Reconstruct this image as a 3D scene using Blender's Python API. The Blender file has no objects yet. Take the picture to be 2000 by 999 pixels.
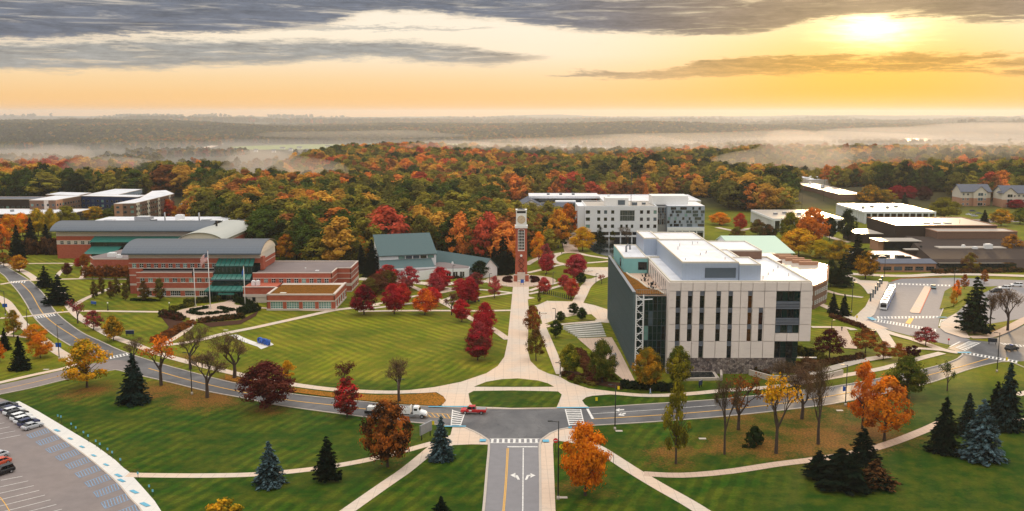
import bpy, bmesh, math, random
import numpy as np
from mathutils import Vector, Matrix

# ------------------------------------------------------------------ camera, sky, sun, exposure
F, CV, HV, H = 1850.0, 499.5, 222.0, 72.0          # focal length and eye level in photo pixels, camera height in metres
T = math.atan((CV - HV) / F)
CT, ST = math.cos(T), math.sin(T)
scene = bpy.context.scene
col = scene.collection
cam = bpy.data.cameras.new('camera')
cam.sensor_width = 36; cam.sensor_fit = 'HORIZONTAL'; cam.lens = 36 * F / 2000
cam.clip_start = 1; cam.clip_end = 40000
camo = bpy.data.objects.new('camera', cam); col.objects.link(camo)
camo.location = (0, 0, H); camo.rotation_euler = (math.pi / 2 - T, 0, 0)
scene.camera = camo
scene.view_settings.view_transform = 'Standard'; scene.view_settings.look = 'None'
scene.view_settings.exposure = 0.0; scene.view_settings.gamma = 1
cy = scene.cycles
cy.use_denoising = True
cy.max_bounces = 6; cy.diffuse_bounces = 3; cy.glossy_bounces = 3; cy.transmission_bounces = 3; cy.volume_bounces = 0
cy.transparent_max_bounces = 6; cy.sample_clamp_indirect = 4
SUN_AZ, SUN_EL = math.radians(20.5), math.radians(5.5)
SUN_STRENGTH, SKY_GAIN, HAZE_DENSITY, MIST_DENSITY = 3.2, 1.0, 0.00005, 0.0006

def S(r, g, b, a=1.0):
    f = lambda c: ((c / 255) / 12.92 if c <= 10 else (((c / 255) + .055) / 1.055) ** 2.4)
    return (f(r), f(g), f(b), a)
def ray(u, v):
    b = (v - CV) / F
    return (u - 1000) / F, CT - b * ST, -(ST + b * CT)
def G(u, v, z=0.0):
    x, y, w = ray(u, v); t = (z - H) / w
    return x * t, y * t
def zat(u, v, y):
    a, b, w = ray(u, v); t = y / b
    return H + w * t
def depth(y, z=0): return y * CT - (z - H) * ST
def topx(x, y, z=0): return x / depth(y, z) * F + 1000

class NT:
    """small wrapper to write node trees tersely"""
    def __init__(s, tree): s.t = tree; tree.nodes.clear()
    def n(s, typ, *ins, out=0, **kw):
        nd = s.t.nodes.new(typ)
        for k, v in kw.items():
            if k in nd.bl_rna.properties: setattr(nd, k, v)
            else: s.put(nd.inputs[k.replace('_', ' ')] if k.replace('_', ' ') in nd.inputs else nd.inputs[k], v)
        for i, v in enumerate(ins):
            if v is not None: s.put(nd.inputs[i], v)
        return nd.outputs[out] if len(nd.outputs) else nd
    def put(s, sock, v):
        if isinstance(v, bpy.types.NodeSocket): s.t.links.new(v, sock)
        else:
            try: sock.default_value = v
            except Exception: sock.default_value = tuple(v)[:3]
    def m(s, op, a, b=None, c=None, clamp=False): return s.n('ShaderNodeMath', a, b, c, operation=op, use_clamp=clamp)
    def mix(s, f, a, b, blend='MIX'):
        nd = s.t.nodes.new('ShaderNodeMix'); nd.data_type = 'RGBA'; nd.blend_type = blend
        s.put(nd.inputs['Factor'], f); s.put(nd.inputs['A'], a); s.put(nd.inputs['B'], b)
        nd.inputs['Factor']
        return nd.outputs['Result']
    def ss(s, x, a, b):
        return s.n('ShaderNodeMapRange', x, a, b, 0.0, 1.0, interpolation_type='SMOOTHSTEP')
    def curve(s, x, pts):
        nd = s.t.nodes.new('ShaderNodeFloatCurve'); c = nd.mapping.curves[0]
        for i, (px, py) in enumerate(pts):
            if i < 2: c.points[i].location = (px, py)
            else: c.points.new(px, py)
        for p in c.points: p.handle_type = 'AUTO_CLAMPED'
        nd.mapping.extend = 'HORIZONTAL'; nd.mapping.update(); s.put(nd.inputs['Value'], x)
        return nd.outputs[0]
    def ramp(s, x, pts, interp='LINEAR'):
        nd = s.t.nodes.new('ShaderNodeValToRGB'); r = nd.color_ramp; r.interpolation = interp
        r.elements[0].position, r.elements[0].color = pts[0]
        r.elements[1].position, r.elements[1].color = pts[-1]
        for p, c in pts[1:-1]: r.elements.new(p).color = c
        s.put(nd.inputs[0], x); return nd.outputs[0]
    def noise(s, vec, scale, detail=4, rough=.5, dist=0, out=0):
        return s.n('ShaderNodeTexNoise', out=out, Vector=vec, Scale=scale, Detail=detail, Roughness=rough, Distortion=dist)

def build_world():
    w = bpy.data.worlds.new('World'); scene.world = w; w.use_nodes = True
    q = NT(w.node_tree)
    d = q.n('ShaderNodeTexCoord')                                   # Generated = view direction in a world shader
    d = q.n('ShaderNodeVectorMath', d, operation='NORMALIZE')
    x, y, z = [q.n('ShaderNodeSeparateXYZ', d, out=i) for i in range(3)]
    az = q.m('DEGREES', q.m('ARCTAN2', x, y)); el = q.m('DEGREES', q.m('ARCSINE', z))
    t = q.m('ADD', q.m('DIVIDE', az, 80.0), 0.5, clamp=True)           # -40..40 degrees -> 0..1
    def edge(pts):                                                     # photo pixels -> (azimuth, elevation) directions
        o = []
        for u, v in pts:
            a, b, c = ray(u, v); o.append((math.degrees(math.atan2(a, b)) / 80 + .5, (math.degrees(math.atan2(c, math.hypot(a, b))) + 2) / 14))
        return q.m('SUBTRACT', q.m('MULTIPLY', q.curve(t, o), 14.0), 2.0)
    vec = q.n('ShaderNodeCombineXYZ', q.m('MULTIPLY', az, .055), q.m('MULTIPLY', el, .38), 0.0)
    n1 = q.m('SUBTRACT', q.noise(vec, 3.2, 8, .62, .6), .5)
    vec2 = q.n('ShaderNodeCombineXYZ', q.m('MULTIPLY', az, .12), q.m('MULTIPLY', el, .9), 3.0)
    n2 = q.m('SUBTRACT', q.noise(vec2, 4.0, 9, .68, .3), .5)
    n3 = q.m('SUBTRACT', q.noise(q.n('ShaderNodeCombineXYZ', q.m('MULTIPLY', az, .5), q.m('MULTIPLY', el, 2.2), 7.0), 3.0, 6, .7), .5)
    wob = q.m('ADD', q.m('ADD', q.m('MULTIPLY', n1, .9), q.m('MULTIPLY', n2, .9)), q.m('MULTIPLY', n3, .35))
    e = q.m('ADD', el, wob)
    def band(lo, hi, soft=.2):
        a = q.ss(q.m('SUBTRACT', e, edge(lo)), -soft, soft)
        if hi is None: return a
        b = q.ss(q.m('SUBTRACT', edge(hi), e), -soft, soft)
        return q.m('MULTIPLY', a, b)
    deck = band([(-300, 84), (0, 78), (150, 75), (300, 70), (450, 63), (560, 56), (640, 46), (700, 32), (760, 24), (830, 26), (930, 33), (1000, 43), (1100, 56), (1200, 63), (1300, 69), (1400, 70), (1480, 66), (1540, 52), (1600, 40), (1700, 34), (1800, 34), (1900, 42), (2000, 40), (2300, 38)], None, .3)
    vs_ = q.n('ShaderNodeCombineXYZ', q.m('MULTIPLY', az, .06), q.m('MULTIPLY', el, 1.0), 11.0)
    streak = q.ss(q.noise(vs_, 3.0, 8, .66, .9), .5, .68)
    deck = q.m('MULTIPLY', deck, q.m('SUBTRACT', 1.0, q.m('MULTIPLY', streak, q.m('MULTIPLY', q.m('SUBTRACT', 1.0, q.ss(el, 7.0, 12.0)), .34))))
    b2 = band([(-300, 140), (0, 134), (150, 135), (300, 134), (420, 128), (560, 124), (620, 115), (700, 112), (780, 115), (850, 122), (930, 126), (1000, 121), (1070, 112), (1110, 100), (1400, 100)],
              [(-300, 82), (0, 84), (200, 80), (400, 79), (600, 82), (780, 82), (900, 93), (1000, 107), (1070, 113), (1110, 122), (1400, 122)], .26)
    b3 = band([(900, 134), (1030, 140), (1080, 149), (1200, 153), (1300, 152), (1400, 149), (1500, 147), (1600, 142), (1700, 142), (1800, 141), (1900, 142), (2000, 150), (2300, 155)],
              [(900, 160), (1030, 152), (1080, 146), (1150, 141), (1250, 138), (1350, 127), (1450, 115), (1550, 112), (1650, 107), (1750, 103), (1850, 104), (2000, 102), (2300, 98)], .12)
    gapn = q.ss(q.m('ADD', n2, q.m('MULTIPLY', n1, .6)), -.03, .16)
    b3 = q.m('MULTIPLY', b3, q.m('SUBTRACT', 1.0, q.m('MULTIPLY', gapn, q.ss(az, 12.0, 20.0))))
    wisp = q.m('MULTIPLY', q.ss(q.noise(vec2, 2.2, 7, .6, .8), .62, .78), q.m('MULTIPLY', q.ss(el, 1.6, 3.2), .45))
    # clear air between the clouds: low sunrise light, warmer and stronger towards the sun
    sd = (math.sin(SUN_AZ) * math.cos(SUN_EL * .86), math.cos(SUN_AZ) * math.cos(SUN_EL * .86), math.sin(SUN_EL * .86))
    cosang = q.n('ShaderNodeVectorMath', d, sd, out=1, operation='DOT_PRODUCT')
    ang = q.m('DEGREES', q.m('ARCCOSINE', q.m('MINIMUM', cosang, .999999)))
    clear = q.ramp(q.m('DIVIDE', el, 9.0, clamp=True), [(0, S(250, 186, 104)), (.07, S(252, 198, 126)), (.22, S(252, 215, 162)), (.38, S(254, 235, 206)), (.55, S(255, 241, 218)), (1, S(240, 236, 226))])
    warm = q.ramp(q.m('DIVIDE', el, 9.0, clamp=True), [(0, S(252, 194, 88)), (.15, S(253, 186, 64)), (.3, S(254, 196, 84)), (.5, S(255, 228, 160)), (1, S(255, 238, 206))])
    near = q.m('POWER', q.m('SUBTRACT', 1.0, q.ss(ang, 1.0, 22.0)), 1.6)
    clear = q.mix(near, clear, warm)
    far_side = q.ss(ang, 40.0, 120.0)
    clear = q.mix(q.m('MULTIPLY', far_side, .7), clear, S(205, 205, 215))
    dz = q.m('MULTIPLY', q.m('SUBTRACT', el, math.degrees(SUN_EL * .86)), 1.25)
    da = q.m('MULTIPLY', q.m('SUBTRACT', az, math.degrees(SUN_AZ)), .62)
    an2 = q.m('MAXIMUM', q.m('ADD', q.m('SQRT', q.m('ADD', q.m('MULTIPLY', dz, dz), q.m('MULTIPLY', da, da))), q.m('ADD', q.m('MULTIPLY', n2, 2.0), q.m('MULTIPLY', n1, 1.6))), 0.0)
    an2 = q.m('ADD', an2, q.m('MULTIPLY', q.ss(ang, 20.0, 40.0), 90.0))
    halo = q.m('EXPONENT', q.m('MULTIPLY', q.m('POWER', q.m('DIVIDE', an2, 1.25), 2.0), -1.0))
    halo2 = q.m('EXPONENT', q.m('MULTIPLY', ang, -.24))
    glow = q.n('ShaderNodeVectorMath', q.n('ShaderNodeCombineXYZ', 1.0, .74, .4), None, operation='SCALE', Scale=q.m('ADD', q.m('MULTIPLY', halo, 1.9), q.m('MULTIPLY', halo2, .05)))
    clear = q.mix(1.0, clear, glow, 'ADD')
    nish = q.n('ShaderNodeTexSky', sky_type='NISHITA', sun_disc=False, sun_elevation=SUN_EL, sun_rotation=SUN_AZ, altitude=100, dust_density=2.0)
    clear = q.mix(1.0, clear, q.n('ShaderNodeVectorMath', nish, None, operation='SCALE', Scale=.003), 'ADD')
    # clouds: dark seen edge-on near the horizon, a bright even overcast overhead
    shade = q.m('ADD', q.m('MULTIPLY', q.m('ADD', q.m('MULTIPLY', n1, 1.2), q.m('ADD', q.m('MULTIPLY', n2, 1.8), q.m('MULTIPLY', n3, .8))), .8), 1.05)
    lowc = q.mix(q.m('POWER', q.m('SUBTRACT', 1.0, q.ss(ang, 3.0, 26.0)), 1.6), S(108, 114, 127), S(150, 126, 102))
    highc = q.ramp(q.m('DIVIDE', el, 90.0, clamp=True), [(0, S(120, 124, 134)), (.08, S(120, 124, 134)), (.22, S(205, 203, 200)), (.5, (1.42, 1.36, 1.28, 1)), (1, (2.3, 2.22, 2.1, 1))])
    cl = q.mix(q.ss(el, 6.5, 14.0), lowc, highc)
    cl = q.n('ShaderNodeVectorMath', cl, None, operation='SCALE', Scale=shade)
    thin = q.mix(q.m('POWER', q.m('SUBTRACT', 1.0, q.ss(ang, 2.0, 30.0)), 1.3), S(152, 152, 150), S(214, 164, 84))
    thin = q.n('ShaderNodeVectorMath', thin, None, operation='SCALE', Scale=shade)
    edge_lit = q.m('MULTIPLY', near, .12)
    sky = q.mix(wisp, clear, q.mix(near, S(200, 190, 180), S(235, 190, 120)))
    sky = q.mix(q.m('MULTIPLY', b2, q.m('SUBTRACT', .92, q.m('MULTIPLY', streak, .45))), sky, thin)
    sky = q.mix(q.m('MULTIPLY', b3, .8), sky, thin)
    b4 = band([(300, 60), (500, 62), (620, 60), (800, 58), (930, 60), (1000, 54), (1400, 50)], [(300, 66), (500, 50), (620, 47), (800, 52), (930, 56), (1000, 58), (1400, 60)], .1)
    sky = q.mix(q.m('MULTIPLY', b4, .55), sky, thin)
    lining = q.mix(near, S(236, 214, 186), (1.3, 1.0, .55, 1))
    cl = q.mix(q.ss(deck, .25, .85), lining, cl)
    sky = q.mix(q.m('MULTIPLY', deck, q.m('SUBTRACT', .97, edge_lit)), sky, cl)
    sky = q.mix(q.ss(z, -.02, -.12), sky, (.25, .22, .18, 1))
    bg = q.n('ShaderNodeBackground', sky, SKY_GAIN)
    q.n('ShaderNodeOutputWorld', bg)
build_world()
sun = bpy.data.lights.new('sun', 'SUN'); sun.energy = SUN_STRENGTH; sun.angle = math.radians(6); sun.color = (1, .66, .34)
suno = bpy.data.objects.new('sun', sun); col.objects.link(suno)
suno.rotation_euler = Vector((-math.sin(SUN_AZ) * math.cos(SUN_EL), -math.cos(SUN_AZ) * math.cos(SUN_EL), -math.sin(SUN_EL))).to_track_quat('-Z', 'Y').to_euler()

# ------------------------------------------------------------------ materials
MATS = {}
def material(name, color, rough=.7, spec=.3, metal=0, noise=.15, scale=1.0, bump=0, bscale=8.0, fn=None, emit=None):
    m = bpy.data.materials.new(name); m.use_nodes = True
    q = NT(m.node_tree)
    pos = q.n('ShaderNodeNewGeometry')
    c = color
    if noise:
        f = q.noise(pos, scale, 5, .6)
        k = q.m('ADD', q.m('MULTIPLY', q.m('SUBTRACT', f, .5), noise * 4), 1.0)
        c = q.n('ShaderNodeVectorMath', color[:3], None, operation='SCALE', Scale=k)
    if fn: c = fn(q, pos, c)
    b = q.n('ShaderNodeBsdfPrincipled', c, Roughness=rough, Metallic=metal)
    nd = b.node; nd.inputs['Specular IOR Level'].default_value = spec
    if emit: nd.inputs['Emission Color'].default_value = emit[0]; nd.inputs['Emission Strength'].default_value = emit[1]
    if bump:
        q.put(nd.inputs['Normal'], q.n('ShaderNodeBump', Strength=bump, Distance=.05, Height=q.noise(pos, bscale, 4)))
    q.n('ShaderNodeOutputMaterial', b)
    MATS[name] = m; return m
def grid_lines(q, pos, c, sx, sy, sz, w, dark):
    """darker joints on a world-aligned grid (0 = no joints along that axis)"""
    p = [q.n('ShaderNodeSeparateXYZ', pos, out=i) for i in range(3)]
    k = None
    for a, s in zip(p, (sx, sy, sz)):
        if not s: continue
        f = q.m('ABSOLUTE', q.m('SUBTRACT', q.m('FRACT', q.m('DIVIDE', a, s)), .5))
        l = q.m('GREATER_THAN', f, .5 - w / s / 2)
        k = l if k is None else q.m('MAXIMUM', k, l)
    return q.mix(q.m('MULTIPLY', k, dark), c, (0.02, 0.02, 0.02, 1))
def grass_fn(q, pos, c):
    lit = q.n('ShaderNodeAttribute', attribute_name='litter', out=2)
    p = q.n('ShaderNodeSeparateXYZ', pos, out=0); py = q.n('ShaderNodeSeparateXYZ', pos, out=1)
    big = q.noise(pos, .03, 4, .6); mid = q.noise(pos, .25, 5, .65); fine = q.noise(pos, 2.2, 4, .7)
    far_lawn = q.ss(py, 236.0, 262.0)  # nearer lawn is greener, its colour also darkened to imitate a vignetted foreground
    g = q.mix(q.m('MULTIPLY', far_lawn, q.m('ADD', q.m('MULTIPLY', q.ss(big, .35, .65), .5), .5)), S(38, 70, 4), S(112, 119, 14))
    g = q.mix(q.m('MULTIPLY', q.m('MULTIPLY', q.ss(q.m('ADD', q.m('MULTIPLY', mid, .6), q.m('MULTIPLY', q.noise(pos, .06, 4, .6), .4)), .4, .62), .7), q.m('ADD', q.m('MULTIPLY', far_lawn, .6), .4)), g, S(128, 116, 30))
    # mowing stripes: bent by noise, in two directions over the lawns
    wv = q.m('ADD', q.m('MULTIPLY', p, .93), q.m('ADD', q.m('MULTIPLY', py, -.36), q.m('MULTIPLY', big, 5.0)))
    jit = q.m('MULTIPLY', q.noise(pos, .3, 3), 2.2)
    st = q.ss(q.m('SINE', q.m('ADD', q.m('MULTIPLY', wv, 2.2), jit)), -.6, .6)
    w2 = q.m('ADD', q.m('MULTIPLY', p, .75), q.m('ADD', q.m('MULTIPLY', py, .66), q.m('MULTIPLY', big, 4.0)))
    st2 = q.ss(q.m('SINE', q.m('ADD', q.m('MULTIPLY', w2, 2.0), jit)), -.7, .7)
    sel = q.ss(py, 262.0, 290.0)
    stq = q.m('ADD', q.m('MULTIPLY', st, q.m('SUBTRACT', 1.0, sel)), q.m('MULTIPLY', st2, sel))
    g = q.n('ShaderNodeVectorMath', g, None, operation='SCALE', Scale=q.m('ADD', q.m('MULTIPLY', stq, q.m('MULTIPLY', q.m('ADD', .06, q.m('MULTIPLY', q.ss(q.noise(pos, .07, 3), .35, .62), .34)), q.m('SUBTRACT', 1.0, q.m('MULTIPLY', q.m('MULTIPLY', q.ss(p, 40.0, 60.0), q.m('SUBTRACT', 1.0, sel)), .8)))), .8))
    g = q.n('ShaderNodeVectorMath', g, None, operation='SCALE', Scale=q.m('ADD', q.m('MULTIPLY', fine, .8), q.m('ADD', .3, q.m('MULTIPLY', q.noise(pos, .55, 5, .7), .6))))
    lf = q.mix(q.ss(fine, .35, .65), S(88, 62, 28), S(150, 98, 42))
    k = q.m('MULTIPLY', q.ss(q.m('ADD', lit, q.m('ADD', q.m('MULTIPLY', q.m('SUBTRACT', q.noise(pos, 1.6, 6, .8), .5), 1.9), q.m('MULTIPLY', q.m('SUBTRACT', q.noise(pos, .16, 4, .6), .5), 1.6))), .3, 1.05), .9)
    g = q.mix(k, g, lf)
    far = q.ss(py, 640.0, 760.0)
    return q.mix(far, g, q.mix(q.ss(q.noise(pos, .004, 6, .7), .4, .62), S(44, 46, 24), S(62, 56, 30)))
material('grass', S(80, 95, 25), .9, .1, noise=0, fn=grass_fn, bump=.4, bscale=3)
def leaves_ground(q, pos, c):
    f = q.noise(pos, 2.5, 6, .75)
    return q.mix(q.ss(f, .38, .62), S(92, 74, 26), S(176, 112, 40))
material('leaf_litter', S(150, 100, 40), .95, .05, noise=0, fn=leaves_ground, bump=.4, bscale=5)
material('mulch', S(74, 50, 38), .95, .05, noise=.3, scale=1.5, bump=.6, bscale=4)
def conc(q, pos, c):
    c = q.mix(q.ss(q.noise(pos, .08, 3), .42, .6), c, S(214, 190, 168))
    c = q.mix(q.m('MULTIPLY', q.ss(q.noise(pos, .7, 6, .7), .5, .75), .22), c, S(130, 112, 98))
    return grid_lines(q, pos, c, 2.4, 2.4, 0, .12, .22)
material('concrete', S(206, 190, 174), .85, .2, noise=.05, scale=.6, fn=conc)
def conc_new(q, pos, c): return grid_lines(q, pos, c, 3, 3, 0, .1, .14)
material('concrete_new', S(216, 212, 206), .85, .2, noise=.04, fn=conc_new)
material('paving', S(196, 170, 150), .85, .2, noise=.08, scale=.4, fn=lambda q, p, c: grid_lines(q, p, c, 1.2, 1.2, 0, .12, .2))
material('kerb', S(188, 176, 164), .85, .2, noise=.08)
def asph(q, pos, c):
    big = q.noise(pos, .06, 5, .65, .8); f = q.noise(pos, 1.1, 5, .7)
    c = q.mix(q.ss(big, .35, .7), S(78, 77, 79), S(108, 106, 106))
    st = q.noise(q.n('ShaderNodeMapping', pos, Scale=(.06, 1.1, 1)), 1.0, 5, .7)
    cr = q.ss(q.n('ShaderNodeTexVoronoi', feature='DISTANCE_TO_EDGE', Vector=q.n('ShaderNodeVectorMath', pos, q.n('ShaderNodeVectorMath', q.noise(pos, .5, 4, out=1), None, operation='SCALE', Scale=4.0), operation='ADD'), Scale=.11), .012, .0)
    c = q.n('ShaderNodeVectorMath', c, None, operation='SCALE', Scale=q.m('ADD', q.m('MULTIPLY', f, .4), q.m('ADD', .55, q.m('MULTIPLY', st, .5))))
    return q.mix(q.m('MULTIPLY', cr, .5), c, (.02, .02, .022, 1))
material('asphalt', S(100, 98, 102), .55, .45, noise=0, fn=asph)
material('asphalt_pale', S(132, 122, 119), .8, .2, noise=.12, scale=.35)
material('asphalt_grey', S(134, 131, 133), .8, .2, noise=.08, scale=.5)
material('paint_white', S(224, 220, 214), .7, .2, noise=.3, scale=1.6)
material('paint_yellow', S(222, 170, 84), .7, .2, noise=.12, scale=2)
material('paint_blue', S(124, 150, 178), .7, .2, noise=.3, scale=2)
material('pad_blue', S(104, 170, 196), .7, .2, noise=.1, scale=2)
material('paint_red', S(186, 84, 66), .7, .2)
def brick_fn(q, pos, c):
    f = q.noise(pos, .9, 6, .8)
    return grid_lines(q, pos, q.mix(q.ss(f, .3, .7), c, S(182, 102, 80)), 0, 0, .45, .06, .25)
material('brick', S(168, 82, 60), .85, .2, noise=.1, fn=brick_fn)
material('brick_brown', S(124, 96, 80), .85, .2, noise=.12, fn=lambda q, p, c: grid_lines(q, p, c, 0, 0, .5, .06, .2))
material('brick_dark', S(60, 48, 42), .85, .2, noise=.14, fn=lambda q, p, c: grid_lines(q, p, c, 0, 0, .5, .06, .2))
material('brick_tan', S(176, 132, 106), .85, .2, noise=.1)
material('stone_band', S(206, 192, 180), .8, .2, noise=.06)
material('limestone', S(236, 223, 214), .8, .2, noise=.05, scale=.25, fn=lambda q, p, c: q.mix(q.m('MULTIPLY', q.ss(q.noise(q.n('ShaderNodeMapping', p, Scale=(.5, .5, 3)), .5, 6, .75), .5, .8), .35), c, S(168, 150, 138)))
def rubble_fn(q, pos, c):
    v = q.n('ShaderNodeTexVoronoi', Vector=pos, Scale=1.5, out=1); dd = q.n('ShaderNodeTexVoronoi', feature='DISTANCE_TO_EDGE', Vector=pos, Scale=1.5)
    h = q.n('ShaderNodeSeparateColor', v, out=0)
    c = q.ramp(h, [(0, S(84, 76, 76)), (.4, S(128, 116, 112)), (.7, S(158, 146, 138)), (1, S(104, 88, 82))])
    return q.mix(q.ss(dd, 0.0, .07), S(60, 54, 52), c)
material('rubble', S(120, 110, 105), .9, .2, noise=0, fn=rubble_fn, bump=.8, bscale=3)
material('glass', S(24, 32, 34), .06, .6, noise=.2, scale=.4)
material('glass_blue', S(72, 88, 98), .1, .6, noise=.3, scale=.5)
material('glass_green', S(18, 44, 42), .08, .6, noise=.2, scale=.4)
material('glass_teal', S(44, 106, 96), .25, .5, noise=.08)
material('glass_pale', S(110, 150, 142), .12, .6, noise=.25, scale=.5)
material('glass_warm', S(34, 25, 18), .1, .5, noise=.2, emit=(S(255, 160, 60), .03))
material('louver', S(150, 158, 172), .4, .5, metal=.4, noise=.05)
material('screen_metal', S(108, 126, 130), .4, .5, metal=.35, noise=.06, fn=lambda q, p, c: grid_lines(q, p, c, 0, .75, 4.4, .1, .35))
material('metal_blue', S(168, 180, 198), .45, .5, metal=.2, noise=.04, fn=lambda q, p, c: grid_lines(q, p, c, .9, .9, 0, .06, .12))
material('metal_dark', S(84, 96, 106), .5, .5, metal=.3, noise=.05)
material('metal_black', S(26, 26, 28), .45, .4, noise=0)
material('metal_white', S(232, 232, 230), .5, .4, noise=.04)
material('metal_grey', S(150, 152, 156), .45, .5, metal=.4, noise=.08)
material('teal_panel', S(126, 182, 182), .6, .3, noise=.06, scale=.8)
material('roof_white', S(222, 222, 226), .6, .3, noise=.05, scale=.3, fn=lambda q, p, c: q.mix(q.m('MULTIPLY', q.ss(q.noise(p, .14, 7, .75), .46, .66), .5), grid_lines(q, p, c, 3.2, 6.5, 0, .14, .14), S(178, 178, 184)))
material('roof_grey', S(124, 112, 110), .8, .3, noise=.14, scale=.15)
material('roof_glossy', S(190, 180, 168), .28, .6, noise=.06, scale=.2)
material('roof_vault', S(80, 88, 98), .34, .6, metal=.5, noise=.05, fn=lambda q, p, c: grid_lines(q, p, c, 1.6, 0, 0, .12, .25))
material('roof_vault_pale', S(190, 190, 180), .42, .6, metal=.3, noise=.05, fn=lambda q, p, c: grid_lines(q, p, c, 0, 2.2, 0, .12, .2))
material('roof_teal', S(76, 98, 100), .7, .3, noise=.07, scale=1.2)
material('roof_mint', S(190, 214, 196), .7, .3, noise=.05, fn=lambda q, p, c: grid_lines(q, p, c, 1.2, 0, 0, .1, .12))
material('roof_slate', S(92, 96, 108), .75, .3, noise=.12, scale=.6)
def sedum_fn(q, pos, c):
    a = q.noise(pos, .55, 6, .75, 2.2); b = q.noise(pos, 2.4, 5, .8)
    return q.ramp(q.m('ADD', q.m('MULTIPLY', a, .7), q.m('MULTIPLY', b, .3)), [(.38, S(44, 44, 18)), (.45, S(84, 66, 22)), (.5, S(150, 92, 32)), (.54, S(74, 56, 22)), (.6, S(158, 98, 34)), (.66, S(80, 76, 26))])
material('sedum', S(150, 100, 30), .95, .05, noise=0, fn=sedum_fn, bump=.6, bscale=3)
material('white_wall', S(228, 230, 232), .7, .3, noise=.04)
material('cream_wall', S(214, 206, 190), .75, .2, noise=.05)
material('blue_grey_wall', S(150, 162, 176), .6, .4, noise=.05, fn=lambda q, p, c: grid_lines(q, p, c, 1.1, 0, 1.5, .07, .2))
material('bark', S(78, 66, 58), .95, .1, noise=.25, scale=2, bump=.5)
material('tyre', S(24, 24, 25), .8, .2, noise=0)
material('rim', S(170, 172, 176), .3, .6, metal=.7, noise=0)
material('car_glass', S(18, 22, 26), .05, .7, noise=0)
material('lamp_lens', S(240, 238, 225), .2, .5, noise=0)
material('tail_lens', S(170, 20, 16), .2, .5, noise=0)
for k, c in dict(white=(236, 238, 240), silver=(196, 198, 202), black=(24, 25, 29), navy=(36, 44, 86), grey=(96, 98, 104), red=(196, 28, 34), orange=(206, 84, 52), teal=(86, 112, 118), green=(30, 60, 50)).items():
    material('paint_car_' + k, S(*c), .22, .6, noise=0)
material('sign_blue', S(24, 86, 178), .4, .4, noise=.04)
material('sign_navy', S(28, 44, 82), .5, .4, noise=0)
material('sign_dark', S(40, 44, 52), .5, .4, noise=0)
material('sign_red', S(214, 32, 40), .4, .4, noise=0)
material('sign_yellow', S(236, 206, 30), .4, .4, noise=0)
material('flag_red_white', S(230, 230, 230), .8, .1, noise=0, fn=lambda q, p, c: q.mix(q.m('GREATER_THAN', q.m('FRACT', q.m('MULTIPLY', q.n('ShaderNodeSeparateXYZ', q.n('ShaderNodeAttribute', attribute_name='st', out=1), out=1), 6.5)), .5), S(236, 228, 226), S(190, 40, 48)))
material('clock_ivory', S(206, 190, 164), .6, .3, noise=0)
material('clock_gold', S(176, 112, 56), .5, .4, noise=0)
material('shrub_green', S(40, 48, 24), .95, .05, noise=.3)
material('skin', S(206, 160, 132), .6, .2, noise=0)
material('cloth_dark', S(32, 32, 38), .9, .1, noise=0)
material('cloth_blue', S(150, 176, 206), .9, .1, noise=0)
material('cloth_red', S(150, 40, 46), .9, .1, noise=0)
material('lettering_pale', S(206, 180, 168), .7, .2, noise=0)
def water():
    m = bpy.data.materials.new('water'); m.use_nodes = True; q = NT(m.node_tree)
    pos = q.n('ShaderNodeNewGeometry')
    b = q.n('ShaderNodeBsdfPrincipled', S(24, 34, 34), Roughness=.08)
    b.node.inputs['Specular IOR Level'].default_value = .6
    q.put(b.node.inputs['Normal'], q.n('ShaderNodeBump', Strength=.12, Distance=.1, Height=q.noise(pos, .5, 4)))
    q.n('ShaderNodeOutputMaterial', b); MATS['water'] = m
water()
def foliage():
    """leaf colour comes from the tree's own tint; every leaf differs a little"""
    m = bpy.data.materials.new('foliage'); m.use_nodes = True; q = NT(m.node_tree)
    a = q.n('ShaderNodeAttribute', attribute_type='INSTANCER', attribute_name='tint', out=0)
    b = q.n('ShaderNodeAttribute', attribute_type='INSTANCER', attribute_name='tint_two', out=0)
    r = q.n('ShaderNodeAttribute', attribute_name='rnd', out=2)
    tc = q.n('ShaderNodeTexCoord', out=3); pos = q.n('ShaderNodeNewGeometry')
    f = q.ss(q.m('ADD', q.noise(pos, .35, 3), q.m('MULTIPLY', r, .3)), .5, .8)
    c = q.mix(f, a, b)
    c = q.n('ShaderNodeVectorMath', c, None, operation='SCALE', Scale=q.m('ADD', q.m('MULTIPLY', r, .9), .5))
    d = q.n('ShaderNodeBsdfDiffuse', c); t = q.n('ShaderNodeBsdfTranslucent', c)
    q.n('ShaderNodeOutputMaterial', q.n('ShaderNodeMixShader', .3, d, t)); MATS['foliage'] = m
foliage()

# ------------------------------------------------------------------ object helpers
def tag(o, label=None, cat=None, group=None, kind=None):
    if label: o['label'] = label
    if cat: o['category'] = cat
    if group: o['group'] = group
    if kind: o['kind'] = kind
    return o
def thing(name, label, cat, loc=(0, 0, 0), rz=0, group=None):
    o = bpy.data.objects.new(name, None); col.objects.link(o); o.empty_display_size = .5
    o.location = loc; o.rotation_euler = (0, 0, rz)
    return tag(o, label, cat, group)
def link(name, me, parent=None, loc=(0, 0, 0), rz=0, scale=None):
    o = bpy.data.objects.new(name, me); col.objects.link(o)
    if parent: o.parent = parent
    o.location = loc
    if rz: o.rotation_euler = (0, 0, rz)
    if scale: o.scale = scale
    return o
def mesh(name, vs, fs, mat, smooth=False):
    me = bpy.data.meshes.new(name); me.from_pydata([tuple(v) for v in vs], [], fs)
    me.materials.append(MATS[mat])
    if smooth: me.polygons.foreach_set('use_smooth', [True] * len(me.polygons))
    return me
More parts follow.
